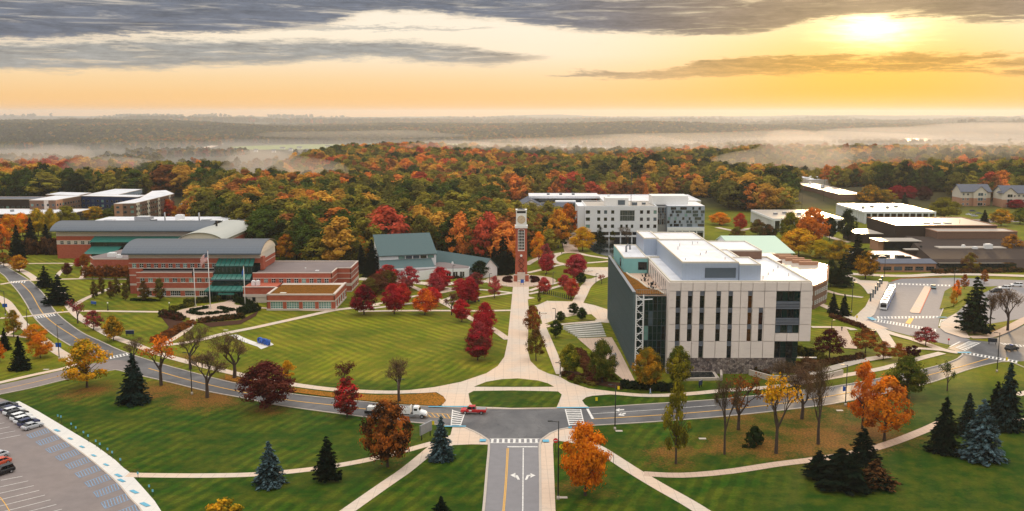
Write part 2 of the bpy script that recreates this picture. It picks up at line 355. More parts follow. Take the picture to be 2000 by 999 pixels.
BOXF = [(0, 3, 2, 1), (4, 5, 6, 7), (0, 1, 5, 4), (1, 2, 6, 5), (2, 3, 7, 6), (3, 0, 4, 7)]
_boxes = {}
def box_mesh(dx, dy, dz, mat):
    k = (round(dx, 3), round(dy, 3), round(dz, 3), mat)
    if k not in _boxes:
        x, y, z = dx / 2, dy / 2, dz / 2
        _boxes[k] = mesh('block', [(-x, -y, -z), (x, -y, -z), (x, y, -z), (-x, y, -z), (-x, -y, z), (x, -y, z), (x, y, z), (-x, y, z)], BOXF, mat)
    return _boxes[k]
def wloc(p):
    o = p; v = Vector((0, 0, 0))
    while o: v += o.location; o = o.parent
    return v
def box(name, mat, parent, x0, x1, y0, y1, z0, z1):
    """axis-aligned box in world coordinates, child of an unrotated parent"""
    b = wloc(parent) if parent else Vector((0, 0, 0))
    return link(name, box_mesh(x1 - x0, y1 - y0, z1 - z0, mat), parent, Vector(((x0 + x1) / 2, (y0 + y1) / 2, (z0 + z1) / 2)) - b)
class Face:
    """a facade plane: origin A on the ground, running to B, outward to the right of A->B; s along, d outward, z up"""
    def __init__(s, parent, A, B):
        s.p = parent; s.A = Vector((A[0], A[1], 0)); t = Vector((B[0] - A[0], B[1] - A[1], 0)); s.L = t.length; s.t = t / s.L
        s.n = Vector((s.t.y, -s.t.x, 0)); s.a = math.atan2(s.t.y, s.t.x)
    def box(s, name, mat, s0, s1, d0, d1, z0, z1, parent=None):
        p = parent or s.p; b = wloc(p)
        c = s.A + s.t * (s0 + s1) / 2 + s.n * (d0 + d1) / 2 + Vector((0, 0, (z0 + z1) / 2))
        off = c - b
        return link(name, box_mesh(s1 - s0, abs(d1 - d0), z1 - z0, mat), p, off, s.a if p.type == 'EMPTY' else 0)
    def window(s, s0, s1, z0, z1, d=.05, glass='glass', nx=2, nz=2, frame='metal_white', fw=.1, name='window'):
        h = (s.A.x * 7.3 + s.A.y * 3.1 + s0 * 12.7 + z0 * 5.3) % 1.0
        if glass == 'glass' and h > .72: glass = 'glass_blue' if h < .9 else 'glass_pale'
        o = s.box(name, glass, s0, s1, d - .06, d, z0, z1)
        vs, fs = [], []
        W, Hh = s1 - s0, z1 - z0
        def bar(x0, x1, y0, y1):
            i = len(vs)
            vs.extend([(x0, -.09, y0), (x1, -.09, y0), (x1, .02, y0), (x0, .02, y0), (x0, -.09, y1), (x1, -.09, y1), (x1, .02, y1), (x0, .02, y1)])
            fs.extend([tuple(i + k for k in f) for f in BOXF])
        bar(-W / 2, W / 2, -Hh / 2, -Hh / 2 + fw); bar(-W / 2, W / 2, Hh / 2 - fw, Hh / 2)
        for i in range(nx + 1):
            x = -W / 2 + W * i / nx; x = max(-W / 2, min(W / 2 - fw, x - fw / 2)); bar(x, x + fw, -Hh / 2 + fw + .004, Hh / 2 - fw - .004)
        for j in range(1, nz):
            zc = -Hh / 2 + Hh * j / nz
            for i in range(nx):
                bar(-W / 2 + W * i / nx + fw * .8, -W / 2 + W * (i + 1) / nx - fw * .8, zc - fw / 2, zc + fw / 2)
        k = ('wf', round(W, 2), round(Hh, 2), nx, nz, frame, fw)
        if k not in _boxes: _boxes[k] = mesh('frame', vs, fs, frame)
        link('frame', _boxes[k], o)
        return o
    def strip(s, s0, s1, z0, z1, win, pier, wall='brick', dep=.3, glass='glass', lead=None, nx=2, nz=2, pale=()):
        """windows of width win between piers of the wall material"""
        n = max(1, int((s1 - s0 - pier) / (win + pier))); g = (s1 - s0 - n * win) / (n + 1); a = s0
        for i in range(n):
            s.box('brick_pier' if 'brick' in wall else 'pier', wall, a, a + g, 0, dep, z0, z1)
            s.window(a + g, a + g + win, z0, z1, .06, 'glass_pale' if i in pale else glass, nx, nz)
            a += g + win
        s.box('brick_pier' if 'brick' in wall else 'pier', wall, a, s1, 0, dep, z0, z1)
def prism(name, pts, z0, z1, mat, parent=None, top=None):
    """extruded polygon in world coordinates (counter-clockwise)"""
    b = wloc(parent) if parent else Vector((0, 0, 0))
    n = len(pts); vs = [(x - b.x, y - b.y, z0 - b.z) for x, y in pts] + [(x - b.x, y - b.y, z1 - b.z) for x, y in pts]
    fs = [tuple(range(n - 1, -1, -1)), tuple(range(n, 2 * n))] + [(i, (i + 1) % n, n + (i + 1) % n, n + i) for i in range(n)]
    me = mesh(name, vs, fs, mat)
    if top: me.materials.append(MATS[top]); me.polygons[1].material_index = 1
    return link(name, me, parent)
def raw(name, vs, fs, mat, parent=None, smooth=False, local=False):
    b = wloc(parent) if parent and not local else Vector((0, 0, 0))
    return link(name, mesh(name, [Vector(v) - b for v in vs], fs, mat, smooth), parent)
def tube_geo(vs, fs, pts, radii, n=6):
    i0 = len(vs)
    for k, p in enumerate(pts):
        p = Vector(p); d = (Vector(pts[min(k + 1, len(pts) - 1)]) - Vector(pts[max(k - 1, 0)])).normalized()
        a = d.orthogonal().normalized(); b = d.cross(a)
        if abs(d.z) > .9: a = Vector((1, 0, 0)); a = (a - d * a.dot(d)).normalized(); b = d.cross(a)
        r = radii[k]
        for j in range(n):
            t = 2 * math.pi * j / n; vs.append(p + a * (r * math.cos(t)) + b * (r * math.sin(t)))
    for k in range(len(pts) - 1):
        for j in range(n):
            fs.append((i0 + k * n + j, i0 + k * n + (j + 1) % n, i0 + (k + 1) * n + (j + 1) % n, i0 + (k + 1) * n + j))
    fs.append(tuple(i0 + j for j in range(n - 1, -1, -1))); fs.append(tuple(i0 + (len(pts) - 1) * n + j for j in range(n)))
def tube(name, mat, parent, pts, radii, n=8, smooth=True):
    vs, fs = [], []; tube_geo(vs, fs, pts, radii if hasattr(radii, '__len__') else [radii] * len(pts), n)
    return link(name, mesh(name, vs, fs, mat, smooth), parent)

# ------------------------------------------------------------------ sheets on the ground
def crom(p, closed=False, step=2.0):
    out = []; n = len(p); P = [Vector(a) for a in p]
    for i in range(n if closed else n - 1):
        if closed: a, b, c, d = P[i - 1], P[i], P[(i + 1) % n], P[(i + 2) % n]
        else: a, b, c, d = P[max(i - 1, 0)], P[i], P[i + 1], P[min(i + 2, n - 1)]
        m = max(1, int((c - b).length / step))
        for k in range(m):
            t = k / m
            out.append(.5 * ((2 * b) + (c - a) * t + (2 * a - 5 * b + 4 * c - d) * t * t + (3 * b - a - 3 * c + d) * t ** 3))
    if not closed: out.append(P[-1])
    return out
def resample(P, n):
    L = [0]
    for a, b in zip(P, P[1:]): L.append(L[-1] + (b - a).length)
    out = []; j = 0
    for i in range(n):
        t = L[-1] * i / (n - 1)
        while j < len(L) - 2 and L[j + 1] < t: j += 1
        f = (t - L[j]) / max(1e-9, L[j + 1] - L[j]); out.append(P[j].lerp(P[j + 1], f))
    return out
def px(pts): return [Vector(G(*p)) for p in pts]
def sheet(name, pts, z, mat, smooth=False, parent=None, kind='structure', label=None, cat=None):
    P = crom(pts, True, 1.5) if smooth else [Vector(p) for p in pts]
    bm = bmesh.new(); f = bm.faces.new([bm.verts.new((p.x, p.y, z)) for p in P])
    if f.calc_area() and f.normal.z < 0: f.normal_flip()
    bm.normal_update()
    if f.normal.z < 0: f.normal_flip()
    bmesh.ops.triangulate(bm, faces=[f]); me = bpy.data.meshes.new(name); bm.to_mesh(me); bm.free(); me.materials.append(MATS[mat])
    o = link(name, me, parent)
    if not parent: tag(o, label, cat, kind=kind)
    return o
def strip2(name, L, R, z, mat, n=None, parent=None):
    L, R = crom(L), crom(R); n = n or max(len(L), len(R)); L, R = resample(L, n), resample(R, n)
    vs = [(p.x, p.y, z) for p in L] + [(p.x, p.y, z) for p in R]
    fs = [(i, n + i, n + i + 1, i + 1) for i in range(n - 1)]
    me = mesh(name, vs, fs, mat)
    if me.polygons[0].normal.z < 0: me.flip_normals()
    o = link(name, me, parent)
    if not parent: tag(o, kind='structure')
    return o
def offset(P, d):
    out = []
    for i, p in enumerate(P):
        t = (P[min(i + 1, len(P) - 1)] - P[max(i - 1, 0)]).normalized(); out.append(p + Vector((t.y, -t.x)) * d)
    return out
def ribbon(name, pts, w, z, mat, smooth=True, parent=None):
    P = crom(pts) if smooth else [Vector(p) for p in pts]
    n = len(P); A, B = offset(P, -w / 2), offset(P, w / 2)
    vs = [(p.x, p.y, z) for p in A] + [(p.x, p.y, z) for p in B]
    me = mesh(name, vs, [(i, n + i, n + i + 1, i + 1) for i in range(n - 1)], mat)
    if me.polygons[0].normal.z < 0: me.flip_normals()
    o = link(name, me, parent)
    if not parent: tag(o, kind='structure')
    return o
def kerb(pts, w=.35, h=.14, closed=False, smooth=True, mat='kerb'):
    P = crom(pts, closed) if smooth else [Vector(p) for p in pts]
    if closed: P = P + [P[0]]
    n = len(P); A, B = offset(P, -w / 2), offset(P, w / 2)
    vs = [(p.x, p.y, zz) for zz in (0, h) for q in (A, B) for p in q]
    fs = []
    for i in range(n - 1):
        fs += [(2 * n + i, 2 * n + i + 1, 3 * n + i + 1, 3 * n + i), (i, i + 1, 2 * n + i + 1, 2 * n + i), (n + i, 3 * n + i, 3 * n + i + 1, n + i + 1)]
    return tag(link('kerb', mesh('kerb', vs, fs, mat)), kind='structure')
PATHZ = [0.03]
def path(pts, w, mat='concrete', smooth=True):
    PATHZ[0] += .0025
    return ribbon('path', px(pts), w, PATHZ[0], mat, smooth)
def patch(pts, mat='concrete', smooth=False, name='path'):
    PATHZ[0] += .0025
    return sheet(name, px(pts), PATHZ[0], mat, smooth)

# ------------------------------------------------------------------ terrain: flat campus, wooded rim, river valley, far hills
RIM = [(-400, 960), (0, 960), (150, 980), (300, 930), (430, 900), (480, 830), (512, 760), (545, 980), (600, 1250), (650, 1420), (700, 1560), (800, 1600), (900, 1520), (1000, 1430), (1150, 1380), (1300, 1340), (1400, 1430), (1500, 1500), (1700, 1450), (2400, 1450)]
def u_of(x, y): return 1000 + x / np.maximum(y, 1) * F * 1.01
def rim(x, y): return np.interp(u_of(x, y), [p[0] for p in RIM], [p[1] for p in RIM])
def sst(x, a, b):
    t = np.clip((x - a) / (b - a), 0, 1); return t * t * (3 - 2 * t)
def fbm(x, y, s):
    r = 0; a = 1.0
    for k in range(5):
        r = r + a * np.sin(x / s + 1.7 * k + 1.3 * np.sin(y / s * .8 + k)) * np.cos(y / s * 1.1 - .6 * k + 1.1 * np.sin(x / s * .7 + 2 * k)); s *= .52; a *= .55
    return r
def hz(x, y):
    x = np.asarray(x, float); y = np.asarray(y, float)
    r = rim(x, y)
    z = -42 * sst(y, r + 30, r + 420)
    base = 3350 + np.interp(u_of(x, y), [0, 400, 800, 1300, 1600, 2000], [-300, 0, 250, 300, 900, 1150])
    z = z + sst(y, base, base + 850) * (48 + 13 * fbm(x, y, 700))
    z = z + sst(y, base + 900, base + 1500) * (-26 + 26 * np.sin(y / 330 + 1.4 * fbm(x, y * .5, 1900)) + 14 * fbm(x + 500, y * 1.5, 1300)) * np.clip((y - 3500) / 5000, .45, 1.6)
    z = z + sst(y, 6500, 11000) * 30
    z = z + sst(y, 9000, 13000) * np.interp(u_of(x, y), [0, 1000, 2000], [-6, 14, 34])
    inside = sst(y, 640, 900) * (1 - sst(y, r - 100, r + 60))
    return z + inside * 7.5 * fbm(x, y, 150)
def make_ground():
    xs = np.unique(np.concatenate([np.arange(-300, 340, 2.5), np.arange(-1100, 1100, 25.), np.arange(-4200, 4201, 90.), np.linspace(-12000, 12000, 61)]))
    ys = np.unique(np.concatenate([np.arange(-400, 140, 40.), np.arange(140, 470, 2.5), np.arange(470, 1700, 22.), np.arange(1700, 6000, 70.), np.linspace(6000, 12000, 60)]))
    X, Y = np.meshgrid(xs, ys); Z = hz(X, Y)
    nx, ny = len(xs), len(ys)
    me = bpy.data.meshes.new('ground'); me.vertices.add(nx * ny)
    me.vertices.foreach_set('co', np.stack([X, Y, Z], -1).ravel())
    i = np.arange(nx * ny).reshape(ny, nx)
    q = np.stack([i[:-1, :-1], i[:-1, 1:], i[1:, 1:], i[1:, :-1]], -1).reshape(-1, 4)
    me.loops.add(q.size); me.loops.foreach_set('vertex_index', q.ravel())
    me.polygons.add(len(q)); me.polygons.foreach_set('loop_start', np.arange(0, q.size, 4)); me.polygons.foreach_set('loop_total', np.full(len(q), 4))
    lit = np.zeros_like(X)
    for u, v, r, k in LITTER:
        cx, cyy = G(u, v); lit = np.maximum(lit, k * np.exp(-(((X - cx) / r) ** 2 + ((Y - cyy) / (r * 1.15)) ** 2)))
    a = me.attributes.new('litter', 'FLOAT', 'POINT'); a.data.foreach_set('value', lit.ravel())
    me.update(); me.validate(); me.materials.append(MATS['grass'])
    tag(link('ground', me), kind='structure')
# fallen leaves under the trees: photo point, radius in metres, amount
LITTER = [(170, 765, 9, .8), (315, 760, 11, 1), (405, 780, 11, 1), (360, 700, 9, .7), (458, 745, 9, .9), (520, 800, 7, .7), (670, 800, 6, .6), (757, 905, 5, .5), (480, 735, 8, .7),
          (1140, 950, 8, .5), (1310, 890, 8, .9), (1420, 870, 10, .75), (1516, 875, 12, .9), (1600, 860, 12, 1), (1690, 845, 12, .9), (1460, 820, 10, .8), (1560, 815, 10, .8), (1650, 800, 8, .7), (1440, 805, 12, .8),
          (1960, 650, 12, .9), (1905, 645, 8, .8), (740, 580, 9, .7), (790, 585, 8, .6), (850, 600, 7, .6), (1050, 560, 6, .4), (120, 575, 6, .5), (120, 600, 7, .5), (290, 640, 6, .4), (330, 670, 6, .6), (110, 840, 5, .5), (180, 890, 5, .5), (230, 920, 5, .5), (1480, 470, 14, .5), (1560, 480, 14, .5), (965, 600, 6, .5), (1116, 585, 8, .4)]
make_ground()

# ------------------------------------------------------------------ roads
roadA_top = px([(-60, 500), (0, 533), (19, 552), (35, 570), (50, 592), (68, 622), (100, 652), (150, 681), (215, 712), (262, 730), (330, 746), (405, 764), (475, 777), (542, 791), (657, 807), (720, 815), (800, 824), (880, 831)])
roadA_bot = px([(-10, 508), (30, 532), (59, 550), (85, 575), (105, 605), (125, 625), (160, 650), (200, 669), (240, 687), (300, 707), (360, 724), (432, 743), (475, 752), (562, 769), (657, 780), (717, 786), (770, 791), (880, 797)])
strip2('road', roadA_top, roadA_bot, .02, 'asphalt')
kerb(roadA_bot); 
kerb(px([(-60, 500), (0, 533), (19, 552), (35, 570), (50, 592), (68, 622), (100, 652), (138, 676)])); kerb(px([(268, 733), (330, 747), (405, 765), (475, 778), (542, 792), (657, 808), (720, 816), (800, 825), (884, 833)]))
roadB_top = px([(880, 797), (1000, 800), (1150, 797), (1250, 791), (1412, 780), (1540, 766), (1625, 756), (1712, 741), (1807, 721), (1868, 703), (1930, 672)])
roadB_bot = px([(880, 831), (1000, 833), (1100, 832), (1157, 831), (1225, 827), (1300, 822), (1425, 812), (1570, 796), (1662, 782), (1807, 750), (1890, 722), (1945, 709), (2060, 704)])
strip2('road', roadB_top, roadB_bot, .0235, 'asphalt')
kerb(px([(880, 797), (1000, 800), (1150, 797), (1250, 791), (1412, 780), (1540, 766), (1625, 756), (1712, 741), (1807, 721), (1860, 706), (1880, 694), (1878, 688)]))
kerb(px([(1112, 836), (1157, 832), (1225, 828), (1300, 823), (1425, 813), (1570, 797), (1662, 783), (1807, 751), (1890, 723), (1940, 710), (1970, 707), (1995, 716), (2040, 735)]))
# crossroads and the lane running towards the camera
sheet('road', px([(896, 830), (925, 842), (950, 857), (956, 869), (952, 920), (946, 999), (936, 1060), (1056, 1060), (1055, 999), (1054, 869), (1060, 856), (1075, 845), (1092, 839), (1112, 834), (1112, 815), (1000, 812), (896, 815)]), .0265, 'asphalt_grey')
kerb(px([(898, 832), (925, 843), (949, 857), (955, 869), (951, 920), (944, 1000), (935, 1060)]), .5); kerb(px([(1055, 1060), (1055.5, 1000), (1055, 920), (1054.5, 869), (1061, 857), (1075, 847), (1092, 840), (1112, 836)]), .5)
sheet('road', px([(880, 797.5), (1000, 800.5), (1150, 797.5), (1240, 793), (1240, 826), (1157, 830.5), (1100, 838), (1062, 856), (954, 857), (925, 842), (880, 830.5)]), .0295, 'asphalt')
# side road on the left
strip2('road', px([(-60, 763), (0, 752), (60, 739), (130, 722), (215, 704), (250, 706)]), px([(-60, 782), (0, 770), (60, 758), (125, 742), (200, 724), (270, 726)]), .0325, 'asphalt_pale')
kerb(px([(-60, 783), (0, 771), (60, 759), (125, 743), (200, 727), (225, 723), (262, 732)]))
# road on the right and bus loop
sheet('road', px([(1850, 681), (1892, 664), (1930, 668), (1990, 640), (2080, 600), (2080, 700), (1970, 706), (1925, 706), (1868, 702), (1880, 690)]), .0355, 'asphalt')
sheet('road', px([(1735, 553), (1760, 545), (1860, 543), (2000, 548), (2100, 552), (2100, 572), (1990, 556), (1935, 560), (1860, 561), (1836, 619), (1832, 640), (1861, 652), (1895, 664), (1862, 676), (1800, 662), (1737, 646), (1700, 634), (1690, 626), (1706, 617)]), .0385, 'asphalt_grey')
sheet('parking_lot', px([(1838, 626), (1868, 612), (1900, 583), (1950, 559), (2010, 545), (2120, 552), (2120, 600), (2000, 622), (1940, 632), (1880, 640)]), .0415, 'asphalt_grey')
sheet('traffic_island', px([(1806, 559), (1819, 561), (1796, 613), (1780, 612), (1777, 609)]), .15, 'concrete'); kerb(px([(1819, 562), (1796, 613)]), .3, .17, False, False, 'paint_red')
kerb(px([(1735, 553), (1706, 617)]), .35, .16, False, False); kerb(px([(1859, 561), (1836, 619)]), .35, .16, False, False); kerb(px([(1741, 550), (1762, 544.5), (1800, 543), (1840, 542)]), .35, .16, False, True, 'paint_red')
sheet('traffic_island', px([(1768, 632), (1776, 622), (1785, 622.5), (1778, 634)]), .1, 'paint_yellow')
# car park in the lower left corner
sheet('parking_lot', px([(-120, 770), (0, 778), (27, 787), (89, 834), (127, 861), (175, 896), (225, 939), (255, 974), (277, 999), (300, 1060), (-400, 1060)]), .036, 'asphalt_pale')

# ------------------------------------------------------------------ concrete walks
patch([(37, 784), (75, 804), (112, 826), (150, 849), (187, 871), (225, 899), (242, 915), (252, 922), (262, 934), (282, 956), (302, 979), (315, 999), (330, 1060), (296, 1060), (277, 999), (255, 974), (225, 939), (175, 896), (127, 861), (89, 834), (52, 809), (27, 787)], 'concrete_new')
kerb(px([(27, 788), (52, 810), (89, 835), (127, 862), (175, 897), (225, 940), (255, 975), (277, 1000), (290, 1050)]), .3)
path([(248, 928), (300, 929), (400, 929.5), (500, 927), (600, 918), (675, 907), (740, 894), (787, 882), (845, 866)], 2.3)
path([(868, 862), (848, 874), (820, 897), (790, 921), (755, 945), (715, 973), (674, 1002), (590, 1060)], 2.7)
patch([(884, 834), (900, 833), (925, 843), (950, 857), (954, 869), (920, 868.5), (886, 870), (862, 878), (858, 862), (880, 850)])
patch([(1057, 869), (1080, 869), (1082, 860), (1144, 870), (1150, 842), (1150, 835), (1112, 837), (1092, 841), (1075, 848), (1062, 857)])
patch([(1056.5, 869), (1080, 869), (1085, 1000), (1088, 1060), (1058, 1060), (1057, 960)])
path([(1120, 858), (1160, 872), (1195, 893), (1240, 922), (1290, 952), (1345, 983), (1420, 1030)], 3.1)
path([(1258, 926), (1330, 929), (1420, 922), (1520, 907), (1600, 897), (1680, 883), (1740, 866), (1800, 843), (1840, 825)], 2.6, 'paving')
path([(1960, 818), (1990, 820), (2060, 826)], 2.5); path([(1985, 772), (2010, 766), (2060, 758)], 2.5)
# walks north of the main road
path([(-40, 508), (0, 514), (40, 528), (62, 541), (70, 549)], 3.2); path([(66, 548), (45, 549), (0, 556)], 2.6)
path([(108, 560), (120, 573), (136, 600), (155, 620), (190, 642), (225, 660), (262, 673), (300, 688), (350, 703), (425, 722), (487, 736), (562, 750), (657, 762), (775, 767), (860, 760)], 2.9)
path([(-20, 575), (8, 588), (25, 608), (42, 632), (75, 659), (110, 685), (150, 708)], 3.6); path([(-40, 757), (0, 748), (65, 733), (130, 719), (152, 710)], 2.2)
path([(0, 622), (40, 620), (125, 610), (180, 608), (250, 609), (325, 610)], 2.4)
path([(-20, 662), (10, 655), (40, 636)], 2.2); path([(10, 655), (60, 660)], 1.8)
path([(138, 602), (165, 585), (200, 570), (237, 555)], 2.4); path([(118, 546), (180, 545), (252, 546)], 2.6); path([(25, 516), (150, 516), (165, 532), (158, 545)], 2.2); path([(140, 518), (120, 530), (112, 540)], 2.0)
# flagpole circle
patch([(338, 612), (360, 604), (400, 597), (440, 590), (448, 586), (462, 587), (458, 595), (475, 598), (482, 606), (478, 614), (460, 622), (430, 625), (400, 626), (375, 622), (350, 618)], 'paving', True)
path([(378, 618), (370, 640), (335, 665), (300, 680)], 2.0); path([(395, 664), (440, 652), (500, 640), (550, 629), (600, 618), (650, 607), (690, 602), (740, 596)], 3.0)
path([(492, 601), (600, 607), (660, 606)], 1.6); path([(300, 677), (350, 672), (395, 664)], 2.6)
path([(455, 655), (480, 666), (508, 676)], 2.6, 'concrete_new'); patch([(500, 676), (524, 667), (535, 674), (510, 683)], 'concrete_new')
# central mall
patch([(1002, 560), (1033, 560), (1032, 620), (1031, 687), (1036, 706), (1052, 722), (1072, 731), (1092, 736), (1112, 748), (1150, 760), (1200, 766), (1200, 771), (1158, 774), (1145, 777), (1137, 783), (1142, 791), (1150, 796.5), (1000, 799.5), (872, 796), (862, 793), (871, 784), (866, 775), (852, 767), (820, 769), (775, 769.5), (740, 769.5), (740, 765), (800, 763), (850, 757), (900, 747), (950, 730), (972, 716), (985, 698), (991, 670), (993, 648), (997, 610)])
patch([(948, 549), (965, 541), (1016, 537.5), (1067, 541), (1086, 549), (1067, 557), (1016, 561.5), (965, 557)], 'paving', True)
path([(1150, 767), (1200, 769), (1250, 773), (1300, 773), (1360, 769), (1412, 764), (1525, 755), (1620, 739), (1712, 723), (1757, 712), (1800, 700), (1840, 690)], 2.7)
sheet('lawn', px([(926, 756.5), (950, 747), (980, 742), (1012, 740.5), (1050, 744.5), (1070, 750), (1082, 756.5), (1040, 757), (980, 757)]), .16, 'grass')
sheet('lawn', px([(915, 770), (925, 765), (1000, 764), (1090, 766), (1097, 772), (1092, 786), (1087, 797), (1000, 798), (925, 795), (918, 786)]), .16, 'grass')
sheet('verge', px([(560, 757), (657, 769), (740, 773), (800, 772), (850, 768), (866, 776), (871, 783), (866, 790), (855, 794), (800, 791), (770, 788), (717, 784), (657, 778), (562, 766)]), .16, 'leaf_litter')
sheet('verge', px([(440, 733), (480, 741), (555, 757), (555, 764), (475, 749), (440, 742)]), .15, 'leaf_litter')
# walks between the red maples
path([(700, 609), (760, 608), (850, 607.5), (930, 608), (998, 607)], 2.4)
path([(700, 606), (760, 599), (815, 592), (862, 588), (885, 580)], 2.4); path([(722, 597), (760, 590), (800, 581), (850, 573), (890, 563)], 2.4)
path([(802, 559), (830, 572), (862, 590), (895, 608), (925, 626), (960, 642), (992, 664)], 2.6)
path([(860, 573), (900, 566), (945, 567), (1002, 573)], 2.2); path([(870, 592), (917, 585), (950, 580), (1003, 573)], 2.2)
path([(700, 545), (740, 548), (800, 552), (860, 556), (900, 553), (950, 550)], 6.0); path([(815, 553), (850, 560), (890, 565)], 2.2)
# walks right of the tower
path([(1032, 575), (1060, 569), (1092, 560), (1130, 552), (1160, 548)], 2.4); path([(1033, 569), (1075, 556), (1120, 549), (1160, 546)], 2.4)
path([(1028, 518), (1050, 506), (1090, 496), (1122, 494), (1150, 500), (1190, 506)], 3.4); path([(1110, 455), (1112, 475), (1117, 495)], 7.5, 'paving')
path([(1094, 496), (1081, 504), (1086, 513), (1106, 517), (1140, 515), (1190, 511)], 3.0); path([(1030, 534), (1060, 527), (1085, 520), (1106, 517)], 2.8); path([(1090, 514), (1130, 523), (1190, 526)], 3.0)
patch([(1128, 527), (1150, 523), (1192, 523), (1192, 542), (1160, 540), (1140, 535)]); path([(1188, 538), (1160, 548), (1145, 560), (1137, 575), (1127, 594)], 4.5)
patch([(1031, 580), (1050, 584), (1072, 589), (1127, 590), (1160, 597), (1188, 606), (1190, 632), (1165, 630), (1160, 622), (1100, 620), (1060, 640), (1058, 628), (1052, 615), (1048, 600), (1031, 590)])
path([(1056, 610), (1085, 622)], 2.2); path([(1060, 640), (1100, 634), (1140, 631), (1180, 628)], 2.4); path([(1056, 634), (1070, 668), (1083, 700), (1096, 732)], 2.9)
sheet('lawn', px([(1064, 634), (1085, 626), (1120, 618), (1155, 615), (1166, 625), (1140, 629), (1100, 633)]), .24, 'grass')
sheet('lawn', px([(1031, 586), (1048, 583), (1070, 588), (1050, 597), (1032, 599)]), .24, 'grass')
# plaza beside the library, with its steps
patch([(1128, 662), (1195, 660), (1212, 690), (1240, 745), (1222, 747), (1195, 725), (1160, 690)], 'paving')
for i in range(7):
    a, b = 644 + i * 2.6, 645.6 + i * 2.6
    L0, L1 = G(1100 + i * 4.6, a), G(1174 + i * 1.6, a - 8 + i * .9)
    t = tag(Face(None, L0, L1).box('step', 'concrete', 0, 1, 0, 1, 0, .1) if False else raw('step', [(L0[0], L0[1] - .7, .02), (L1[0], L1[1] - .7, .02), (L1[0], L1[1], .02), (L0[0], L0[1], .02), (L0[0], L0[1] - .7, 1.3 - i * .17), (L1[0], L1[1] - .7, 1.3 - i * .17), (L1[0], L1[1], 1.3 - i * .17), (L0[0], L0[1], 1.3 - i * .17)], BOXF, 'concrete_new'), kind='structure')
# right hand side
patch([(1655, 547), (1700, 549), (1735, 551), (1706, 617), (1690, 628), (1662, 626), (1690, 600), (1705, 570), (1690, 560)]); path([(1640, 535), (1668, 545), (1690, 560), (1702, 575)], 2.8); path([(1612, 568), (1640, 576), (1685, 582)], 2.6)
path([(1640, 535), (1760, 540), (1830, 537), (1900, 537), (2000, 540), (2060, 543)], 6); path([(1590, 590), (1640, 612), (1690, 634), (1740, 652), (1790, 666), (1840, 684), (1872, 690)], 3.2)
path([(1680, 628), (1720, 644)], 6.0); path([(1585, 640), (1650, 641), (1668, 646)], 2.6); path([(1640, 640), (1652, 665), (1662, 682)], 4.0, 'paving'); path([(1720, 645), (1735, 668), (1742, 680)], 3.4); path([(1755, 683), (1800, 682), (1850, 686)], 2.6)
path([(1560, 735), (1620, 722), (1680, 706), (1735, 697)], 3.4, 'kerb')
patch([(1838, 632), (1868, 612), (1880, 640), (1895, 662), (1880, 661), (1846, 650), (1836, 642)]); path([(1895, 660), (1930, 658), (1965, 645), (2010, 622), (2060, 605)], 3.6, 'paving')
for pts in ([(1835, 605), (1845, 570), (1862, 560), (1900, 561), (1890, 580), (1860, 600)],):
    sheet('lawn', px(pts), .27, 'grass')

# ------------------------------------------------------------------ painted markings
def marks(name, quads, mat, z=.06):
    vs, fs = [], []
    for q in quads:
        i = len(vs); vs += [(p[0], p[1], z) for p in q]; fs.append(tuple(range(i, i + len(q))))
    me = mesh(name, vs, fs, mat)
    for p in me.polygons:
        if p.normal.z < 0: p.flip()
    return tag(link(name, me), kind='structure')
def line(pts, w, mat, z=.058, name='lane_marking'): return ribbon(name, px(pts), w, z, mat)
def ladder(A, B, C, D, n, mat='paint_white', name='crosswalk', z=.062, rail=True, fill=.45):
    """stripes between side A-B and side D-C (photo points), with the two side lines"""
    A, B, C, D = [Vector(G(*p)) for p in (A, B, C, D)]; q = []
    for i in range(n):
        a, b = (i + .25) / n, (i + .25 + fill) / n
        q.append([A.lerp(B, a), D.lerp(C, a), D.lerp(C, b), A.lerp(B, b)])
    marks(name, q, mat, z)
    if rail: 
        for p, r in ((A, B), (D, C)): ribbon(name, [p, r], .25, z + .004, mat, False)
ladder((884, 801), (881, 832), (899, 832), (908, 807), 7); ladder((1104, 800), (1112, 832), (1141, 831), (1134, 800), 9)
ladder((957, 858), (1053, 858), (1053.5, 866), (956, 866), 9)
ladder((20, 550), (52, 549), (50, 553), (18, 554), 6, z=.064); ladder((66, 619), (106, 613), (110, 617), (70, 623), 8); ladder((212, 698), (250, 690), (253, 694), (214, 702), 6)
ladder((1711, 619), (1834, 618), (1833, 622), (1713, 623), 18); ladder((1708, 623), (1830, 644), (1830, 649), (1706, 628), 20); ladder((1745, 553.5), (1858, 557), (1858, 560), (1745, 556), 16)
ladder((1838, 624), (1834, 638), (1852, 637), (1858, 624), 6); ladder((1866, 680), (1893, 667), (1915, 670), (1883, 686), 7); ladder((1885, 688), (1990, 706), (1988, 710), (1884, 692), 14); ladder((1950, 670), (2010, 676), (2012, 680), (1960, 674), 8)
ladder((1685, 630), (1725, 648), (1733, 646), (1697, 628), 6)
line([(40, 553), (60, 573), (82, 610), (105, 632), (140, 655), (165, 670), (205, 686)], .3, 'paint_yellow'); line([(290, 720), (355, 739), (420, 755), (472, 766), (562, 782), (650, 792), (717, 800), (795, 807)], .35, 'paint_yellow')
line([(820, 806), (880, 810)], .2, 'paint_yellow'); line([(820, 814), (882, 818)], .2, 'paint_yellow')
marks('lane_marking', [[G(822 + i * 10, 806.4 + i * .65), G(824 + i * 10, 806.5 + i * .65), G(833 + i * 9.4, 815 + i * .55), G(831 + i * 9.4, 814.9 + i * .55)] for i in range(6)], 'paint_yellow')
